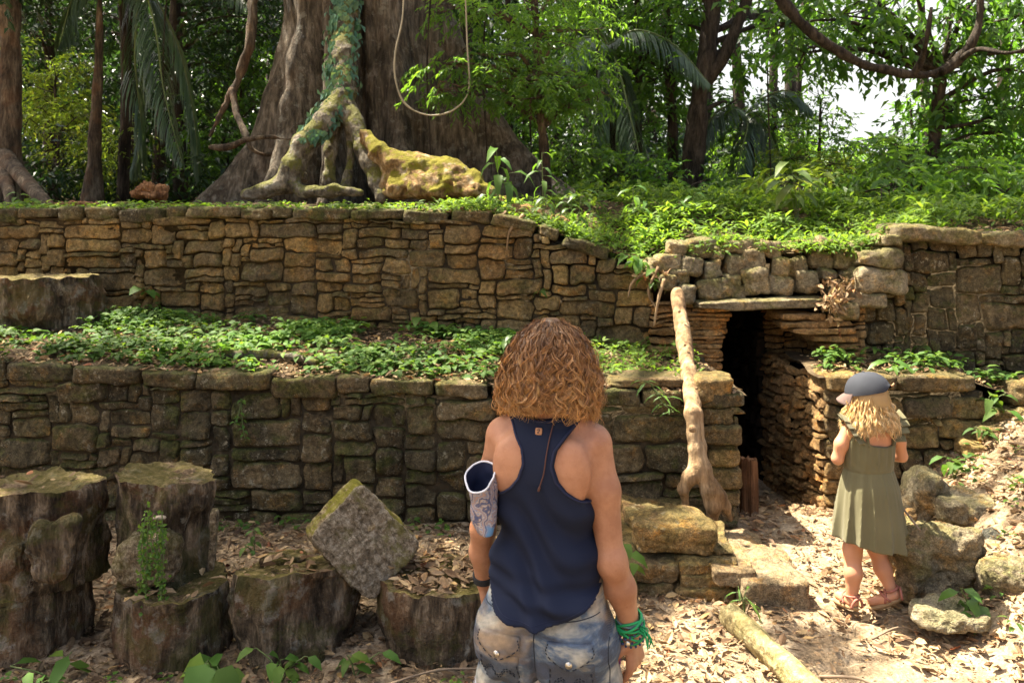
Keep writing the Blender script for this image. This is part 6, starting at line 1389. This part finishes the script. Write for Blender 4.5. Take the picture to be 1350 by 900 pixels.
    xf(m, M).build('wristband', MT['black'], t)
    # hair: thick curly bell-shaped bob
    zs_ = np.array([1.32, 1.35, 1.38, 1.42, 1.47, 1.52, 1.56, 1.59, 1.61, 1.625]); rs_ = np.array([.094, .111, .120, .123, .118, .107, .093, .073, .051, .024]); zs_ = 1.3 + (zs_ - 1.3) * .965
    rad = lambda z: np.interp(z, zs_, rs_)
    H = Field((-.2, -.2, 1.28), (.2, .24, 1.66), .006); H.loft(zs_[1:], rs_[1:] * .80, rs_[1:] * .78, None, np.full(9, .02), .004)
    x, y, z = H.grid(); H.add_noise(28, .010, 3, 2); facecut = np.maximum(.095 - y, np.maximum(z - 1.55, np.abs(x) - .075)); hf = np.maximum(H.f, -facecut); hf = np.maximum(hf, 1.402 - z + .25 * np.maximum(0, np.abs(x) - .05) * -1 + .6 * y * 0).astype(np.float32)
    hm = MB(); V, Q = H.extract(hf); hm.add(V, Q, None, np.clip(.02 + .25 * (1.55 - V[:, 2]), .01, .3)); hair = xf(hm, M).build('hair', MT['hair'], t)
    lk = MB()
    def path(i):
        a = rng.uniform(0, 2 * PI)
        while math.sin(a) > .55 and rng.random() < .93: a = rng.uniform(0, 2 * PI)
        z0 = rng.uniform(1.585, 1.613) if rng.random() < .3 else rng.uniform(1.47, 1.602) if rng.random() < .8 else rng.uniform(1.42, 1.5); z1 = max(1.362, min(z0 - .05, rng.normal(1.404 + .022 * math.sin(5 * a + 1) + .012 * math.sin(11 * a), .022))) if rng.random() < .75 else z0 - rng.uniform(.06, .14)
        fsh = rng.uniform(.84, 1.03) * (1 + .05 * math.sin(7 * a + 2) + .03 * math.sin(13 * a)); zz = np.linspace(z0, z1, 6); aa = a + np.cumsum(rng.normal(0, .055, 6))
        if math.sin(a) < -.1: z1 = max(z1, 1.404 - .028 * abs(math.cos(a)))
        rr = rad(zz) * fsh * (1 + rng.normal(0, .025, 6)); rr[-1] *= rng.uniform(.9, 1.06)
        zz = np.linspace(z0, z1, 6)
        return np.stack([rr * np.cos(aa), .018 + rr * np.sin(aa) * .97, zz + rng.normal(0, .003, 6)], 1)
    def tint(C, u):
        base_ = np.clip((1.585 - C[:, 2]) / .22, 0, 1); return base_ * .7 + .1
    curls(lk, 700, path, 11, 42, .0009, (.007, .0165), .047, .0024, tint)
    curls(lk, 1300, path, 1, 34, .0006, (.004, .014), .05, .006, tint)
    def path2(i):
        p = path(i); p[:, :2] = p[:, :2] * rng.uniform(1.02, 1.13); p[:, 2] -= rng.uniform(0, .012); return p
    curls(lk, 210, path2, 3, 40, .0006, (.009, .019), .05, .003, tint)
    xf(lk, M).build('curls', MT['hair'], hair)
    # the pouch under her left arm (held, not worn)
    m = MB(); mi = MB(); me = MB(); c0 = M @ Vector((-.185, -.045, 1.235)); c0 = np.array(c0)
    p0 = W(633, 628, 1.97); p1 = W(641, 700, 1.97); u_ = np.linspace(0, 1, 26); th = np.linspace(0, 2 * PI, 48, endpoint=False)
    TH, U = np.meshgrid(th, u_, indexing='ij')
    rx = .037 - .008 * U + .004 * np.sin(3 * TH + 4 * U) - .012 * sstep(.75, 1, U); ry = .05 - .012 * U
    tiltz = (.030 * np.cos(TH) * -1 * (1 - U) + .012 * np.cos(2 * TH) * (1 - U)) * .6
    C = p0 * (1 - U[..., None]) + p1 * U[..., None]
    P = C + np.stack([rx * np.cos(TH), ry * np.sin(TH), -tiltz * 0 + .022 * np.sin(TH) * (1 - U) + .008 * np.cos(TH) * (1 - U)], -1)
    P += (fbm(P, 26, 2, 3) * .004)[..., None] * np.stack([np.cos(TH), np.sin(TH), 0 * TH], -1)
    I = np.arange(TH.size).reshape(TH.shape); J = np.roll(I, -1, 0); q = np.stack([I[:, :-1], I[:, 1:], J[:, 1:], J[:, :-1]], -1).reshape(-1, 4)
    bot = P[:, -1].mean(0)
    m.add(np.vstack([P.reshape(-1, 3), bot + np.array([.004, 0, -.012])]), q, [(len(P.reshape(-1, 3)), J[k, -1], I[k, -1]) for k in range(48)])
    ax_ = nrm((p1 - p0)[None])[0]; cc = C
    Pi = C + (P - C) * .93; mi.add(Pi.reshape(-1, 3), q[:, ::-1])
    rim = np.vstack([P[:, 0], P[:1, 0]]); tube(me, rim, [.0026, .0026], None, 6, caps=False)
    pch = thing('pouch', 'open marbled grey-blue cloth pouch with dark lining tucked under the woman\'s left arm', 'pouch', p1)
    m.build('pouch_cloth', MT['pouch'], pch); mi.build('lining', MT['navy_trim'], pch); me.build('rim', MT['edging'], pch)
woman()
# ---------------------------------------------------------------- the girl
def girl():
    X, Y = (1146 - 675) * 3.6 / 1050, 3.6; base = (X, Y, .043)
    t = thing('person', 'little girl seen from behind in an olive sleeveless dress, blond hair under a grey cap', 'person', base)
    M = Matrix.Translation(base) @ Matrix.Rotation(math.radians(12), 4, 'Z')
    F = Field((-.26, -.22, -.03), (.26, .32, 1.10), .0046); hc = (-.005, .02, .955); hs = .18
    F.loft([.40, .47, .54, .61, .68, .75, .80, .83], [.095, .100, .094, .09, .096, .102, .09, .055], [.07, .075, .07, .066, .068, .068, .06, .042], None, None, .02, 2.2)
    F.cap((0, -.008, .81), (-.002, .008, .89), .036, .033, .02)
    for sx in (-1, 1): F.cap((sx * .02, -.006, .835), (sx * .09, -.002, .805), .024, .028, .025); F.ell((sx * .05, -.05, .765), (.035, .018, .045), .02)
    # legs in a step: left planted, right heel lifting
    F.chain([(-.052, 0, .42), (-.075, .015, .25), (-.088, -.010, .16), (-.092, -.004, .045)], [.055, .038, .035, .024], .025)
    F.chain([(.05, 0, .42), (.055, .03, .25), (.068, -.003, .16), (.088, -.035, .075)], [.055, .038, .035, .024], .025)
    lf = [(-.092, -.012, .032), (-.094, .03, .028), (-.098, .085, .018)]; F.chain(lf, [.026, .024, .019], .012)
    rf = [(.092, -.045, .062), (.058, -.03, .038), (.012, .0, .018)]; F.chain(rf, [.026, .024, .019], .012)
    F.chain([(-.102, 0, .80), (-.138, .005, .735), (-.15, .015, .67)], [.032, .028, .025], .02); F.chain([(-.15, .015, .667), (-.09, .09, .69), (-.02, .14, .71)], [.026, .023, .017], .012)
    hand(F, (-.017, .143, .712), (.8, .5, .15), (.3, -.2, .9), .62, True, .7)
    F.chain([(.104, 0, .80), (.155, .005, .735), (.182, .02, .66)], [.032, .028, .025], .02); F.chain([(.182, .02, .657), (.135, .095, .645), (.07, .15, .65)], [.026, .023, .017], .012)
    hand(F, (.067, .153, .65), (-.6, .6, .1), (-.2, -.2, .9), .62, False, .7)
    head(F, hc, hs); fobj(F, 'body', MT['skin_child'], t, M); face_parts(hc, hs, M, t)
    # dress
    D = Field((-.26, -.24, .16), (.26, .24, .84), .0044)
    an = lambda X_, Y_: np.arctan2(Y_, X_)
    def pl(X_, Y_, z):
        a = an(X_, Y_); d = sstep(.645, .60, z) * (.55 + .45 * sstep(.6, .3, z)); up = sstep(.63, .66, z) * (z < .76)
        crisp = .055 - .13 * np.abs(np.sin(6.5 * a + .7 * np.sin(3 * a + 1) + .25 * np.sin(z * 11))) ** .6
        return 1 + d * (crisp + .035 * np.sin(11 * a + 1.3 * np.sin(2 * a) + z * 4) + .02 * np.sin(29 * a) * sstep(.4, .6, z)) + up * (.03 * np.sin(13 * a + 1.2 * np.sin(4 * a)) + .02 * np.sin(24 * a))
    D.loft([.18, .24, .34, .46, .56, .607, .63, .68, .74, .78, .80], [.170, .166, .157, .142, .126, .114, .111, .117, .118, .112, .10], [.150, .146, .138, .122, .104, .088, .085, .088, .088, .082, .07], [-.004] * 11, None, .004, 2.15, pl)
    x, y, z = D.grid()
    back = .738 + 3.0 * np.maximum(0, np.abs(x) - .03) ** 1.6 + .12 * x * -1
    hem = (.287 - .20 * (x + .02) * 1.0 + .004 * np.sin(x * 40)) - z
    f = np.maximum(D.f, np.maximum(np.where(y < 0.02, z - back, z - .775), hem)).astype(np.float32)
    seam = np.exp(-((z - .618) / .005) ** 2) * .0035; f = (f + seam).astype(np.float32)
    dr = fobj(D, 'dress', MT['olive'], t, M, f)
    for sx in (-1, 1):                                                   # straps with a ruffle
        m = MB(); pts = [(sx * .062, -.082, .742), (sx * .066, -.068, .80), (sx * .068, -.018, .842), (sx * .066, .05, .80), (sx * .06, .078, .76)]
        P = spline(pts, 40); tube(m, P, [.011, .011], None, 8, flat=.4); xf(m, M).build('strap', MT['olive'], dr)
        m = MB(); n = 60; P = spline([(sx * .072, -.078, .735), (sx * .085, -.064, .80), (sx * .092, -.012, .845), (sx * .088, .05, .80)], n); u = np.linspace(0, 1, n)
        wv = np.sin(u * 42) * .017; wd = .062 * np.sin(PI * u) ** .5 + .004; rows = []
        for k in range(5):
            e = k / 4; rows.append(P + np.stack([sx * wd * e, wv * e * 1.2, wd * e * .35 + wv * e * .8], 1))
        V = np.stack(rows, 1); I = np.arange(n * 5).reshape(n, 5); m.add(V.reshape(-1, 3), np.stack([I[:-1, :-1], I[1:, :-1], I[1:, 1:], I[:-1, 1:]], -1).reshape(-1, 4)); xf(m, M).build('ruffle', MT['olive'], dr)
    # sandals
    for pts, nm in ((lf, 0), (rf, 1)):
        P = np.array(pts); dv = nrm((P[2] - P[0])[None])[0]; up = np.array([0, 0, 1.0]); up = nrm((up - dv * up.dot(dv))[None])[0]; sd = np.cross(dv, up)
        th = np.linspace(0, 2 * PI, 30, endpoint=False); L = .078; cen = (P[0] + P[2]) / 2 - up * .022 + dv * .0
        m = MB(); o = [cen + dv * L * np.cos(a) + sd * (.030 + .004 * np.cos(a)) * np.sin(a) for a in th]; V = np.array([p - up * .009 for p in o] + [p + up * .007 for p in o])
        n = 30; q = [(i, (i + 1) % n, n + (i + 1) % n, n + i) for i in range(n)]; tr = [(n, n + i, n + i + 1) for i in range(1, n - 1)] + [(0, i + 1, i) for i in range(1, n - 1)]; m.add(V, q, tr)
        s_ = xf(m, M).build('sandal', MT['sole'], t)
        m = MB(); ank = P[0] + up * .028 - dv * .0
        e = [ank + (dv * np.cos(a) + sd * np.sin(a)) * .030 for a in np.linspace(0, 2 * PI, 25)]; tube(m, e, [.0048, .0048], None, 6, flat=1.0, caps=False)
        for fr in (.25, .5): 
            c_ = P[0] * (1 - fr) + P[2] * fr - up * .012; e = [c_ + sd * .030 * math.cos(a) + up * .042 * math.sin(a) + dv * .025 * math.sin(a) * (1 if fr < .4 else -1) for a in np.linspace(0, PI, 15)]; tube(m, e, [.005, .005], None, 6)
        e = [P[0] - dv * .024 - up * .02 + sd * .028 * math.cos(a) + up * .04 * math.sin(a) - dv * .012 * math.sin(a) for a in np.linspace(0, PI, 15)]; tube(m, e, [.006, .006], None, 6)
        xf(m, M).build('strap', MT['sandal'], s_)
    # hair under the cap, wavy and blond
    H = Field((-.16, -.16, .78), (.16, .16, 1.08), .006); H.loft([.86, .885, .93, .98, 1.02], [.078, .084, .084, .080, .07], [.075, .086, .092, .09, .08], None, [-.006, -.004, .0, .01, .01], .004)
    x, y, z = H.grid(); hf = np.maximum(H.f, np.minimum(y - .05 - .4 * (z - .95), 1)).astype(np.float32); V, Q = H.extract(hf); m = MB(); m.add(V, Q, None, np.full(len(V), .12)); hair = xf(m, M).build('hair', MT['hair_blond'], t)
    lk = MB()
    def path(i):
        a = rng.uniform(-PI - .35, .35); z0 = rng.uniform(.90, .957); z1 = rng.normal(.826 - .02 * abs(math.cos(a)), .018) if math.sin(a) < -.2 else rng.normal(.815, .025)
        zz = np.linspace(z0, z1, 7); u = np.linspace(0, 1, 7); k = rng.uniform(.93, 1.1); r0 = .074 + .020 * u + .024 * u * abs(math.cos(a)); aa = a + np.cumsum(rng.normal(0, .03, 7))
        wv = .005 * np.sin(u * 13 + rng.uniform(0, 6)); r = r0 * k + wv
        return np.stack([r * np.cos(aa) - .004, r * np.sin(aa) * .98 + .0 - .012 * u * (math.sin(a) < 0), zz], 1)
    curls(lk, 400, path, 9, 30, .0009, (.004, .009), .085, .0024, lambda C, u: np.full(len(u), .25) + .6 * u)
    xf(lk, M).build('locks', MT['hair_blond'], hair)
    # cap, peak towards the left front
    cr = Matrix.Translation((0, .0, 0)) @ Matrix.Rotation(math.radians(40), 4, 'Z'); Mc = M @ Matrix.Translation((-.004, .008, .975)) @ Matrix.Rotation(math.radians(40), 4, 'Z') @ Matrix.Rotation(math.radians(-13), 4, 'X')
    m = MB(); nth, nr = 60, 16; th = np.linspace(0, 2 * PI, nth, endpoint=False); ph = np.linspace(0, PI / 2 * .99, nr); TH, PH = np.meshgrid(th, ph, indexing='ij')
    rr = 1 + .012 * np.cos(6 * TH) * np.sin(PH * 2); V = np.stack([.090 * np.cos(TH) * np.cos(PH) ** .85 * rr, .100 * np.sin(TH) * np.cos(PH) ** .85 * rr, .092 * np.sin(PH) ** 1.05 - .014], -1)
    back_ = np.exp(-(((TH + PI / 2 + PI) % (2 * PI) - PI) / .33) ** 2) * (PH < .3); V[..., 2] += .022 * back_ * (1 - PH / .3)
    I = np.arange(nth * nr).reshape(nth, nr); J = np.roll(I, -1, 0); q = np.stack([I[:, :-1], J[:, :-1], J[:, 1:], I[:, 1:]], -1).reshape(-1, 4); m.add(V.reshape(-1, 3), q)
    cp = thing('cap', 'grey-blue baseball cap with a dusty pink peak on the girl\'s head', 'cap', Mc @ Vector((0, 0, 0))) if False else None
    crown = xf(m, Mc).build('cap', MT['cap'], t)
    m = MB(); nu, nv = 24, 8; a = np.linspace(.45, PI - .45, nu); k = np.linspace(0, 1, nv); A, K = np.meshgrid(a, k, indexing='ij'); ln = .042 * np.sin(A) ** .6
    top = np.stack([.090 * np.cos(A) * (1 + .0 * K), .100 * np.sin(A) + ln * K, -.004 - .02 * K ** 1.3 - .03 * np.cos(A) ** 2 * K], -1); bt = top - np.array([0, 0, .006])
    I = np.arange(nu * nv).reshape(nu, nv); q = np.stack([I[:-1, :-1], I[1:, :-1], I[1:, 1:], I[:-1, 1:]], -1).reshape(-1, 4); m.add(top.reshape(-1, 3), q); m.add(bt.reshape(-1, 3), q[:, ::-1])
    ed = np.concatenate([I[:, -1]]); m.add(np.vstack([top[:, -1], bt[:, -1]]), [(i, i + 1, nu + i + 1, nu + i) for i in range(nu - 1)]); xf(m, Mc).build('peak', MT['brim'], crown)
    m = MB(); rock(m, (0, 0, .078), (.014, .014, .009), q=2.2, nz=0, n=5); xf(m, Mc).build('cap_button', MT['cap'], crown)
    m = MB(); b0 = np.array([.02, -.100, .002]); tube(m, [b0 + np.array(o) for o in [(.0, 0, 0), (.012, -.004, .002), (.03, -.004, .006), (.042, 0, 0)]], [.004, .003], 16, 6); xf(m, Mc).build('cap_strap', MT['leather'], crown)
    # the thin stick in her hand
    a = np.array(M @ Vector((.075, .16, .63))); b = W(1214, 700, 3.5); mb = MB(); tube(mb, [a, (a * .45 + b * .55), b], [.006, .006, .005], 20, 7, nz=.001, nscale=30)
    tag(mb.build('stick', MT['twig']), 'thin straight stick held by the girl, poking out at the right of her dress', 'stick')
girl()
# ------------------------------------------------------------------ camera, light
def setup():
    cam = bpy.data.cameras.new('camera'); co = bpy.data.objects.new('camera', cam); COL.objects.link(co)
    co.location = (0, 0, EYE); co.rotation_euler = (PI / 2, 0, 0); cam.lens = 28; cam.sensor_width = 36
    cam.shift_y = -150 / 1350; cam.clip_end = 600; cam.clip_start = .05
    cam.dof.use_dof = True; cam.dof.focus_distance = 2.6; cam.dof.aperture_fstop = 7.1
    SC.camera = co
    w = bpy.data.worlds.new('World'); SC.world = w; w.use_nodes = True; nt = w.node_tree; nt.nodes.clear()
    sky = nt.nodes.new('ShaderNodeTexSky'); sky.sky_type = 'NISHITA'; sky.sun_disc = False
    sky.sun_elevation = math.radians(SUN_EL); sky.sun_rotation = math.radians(SUN_ROT); sky.dust_density = 10.0; sky.air_density = 1.0; sky.ozone_density = 1.0
    bg = nt.nodes.new('ShaderNodeBackground'); bg.inputs[1].default_value = SKY_STR; out = nt.nodes.new('ShaderNodeOutputWorld')
    # a bright hazy cloud bank low in the sky beyond the forest
    tc = nt.nodes.new('ShaderNodeTexCoord'); sp = nt.nodes.new('ShaderNodeSeparateXYZ'); nt.links.new(tc.outputs['Generated'], sp.inputs[0])
    def rng_(sock, a, b):
        r = nt.nodes.new('ShaderNodeMapRange'); r.interpolation_type = 'SMOOTHSTEP'; nt.links.new(sock, r.inputs[0]); r.inputs[1].default_value = a; r.inputs[2].default_value = b; return r.outputs[0]
    def mul(a, b):
        m = nt.nodes.new('ShaderNodeMath'); m.operation = 'MULTIPLY'; nt.links.new(a, m.inputs[0])
        if isinstance(b, float): m.inputs[1].default_value = b
        else: nt.links.new(b, m.inputs[1])
        return m.outputs[0]
    no = nt.nodes.new('ShaderNodeTexNoise'); nt.links.new(tc.outputs['Generated'], no.inputs['Vector']); no.inputs['Scale'].default_value = 3.0; no.inputs['Detail'].default_value = 6.0
    f = mul(mul(rng_(sp.outputs[1], .25, .7), rng_(sp.outputs[2], .75, .3)), rng_(no.outputs['Fac'], .2, .5))
    mx = nt.nodes.new('ShaderNodeMix'); mx.data_type = 'RGBA'; nt.links.new(f, mx.inputs[0]); nt.links.new(sky.outputs[0], mx.inputs[6]); mx.inputs[7].default_value = (2.75, 2.8, 2.75, 1)
    nt.links.new(mx.outputs[2], bg.inputs[0]); nt.links.new(bg.outputs[0], out.inputs[0])
    L = bpy.data.lights.new('sun', 'SUN'); L.energy = SUN_STR; L.angle = math.radians(.53); L.color = (1, .92, .78)
    lo = bpy.data.objects.new('sun', L); COL.objects.link(lo); lo.rotation_euler = Vector(SUN_DIR).to_track_quat('Z', 'Y').to_euler(); lo.location = (-4, 8, 20)
    vs = SC.view_settings; vs.view_transform = 'Standard'; vs.look = 'None'; vs.gamma = 1; vs.exposure = EXPO; vs.use_curve_mapping = False
    SC.cycles.use_denoising = True; SC.cycles.max_bounces = 8; SC.cycles.transparent_max_bounces = 8; SC.cycles.diffuse_bounces = 5
setup()
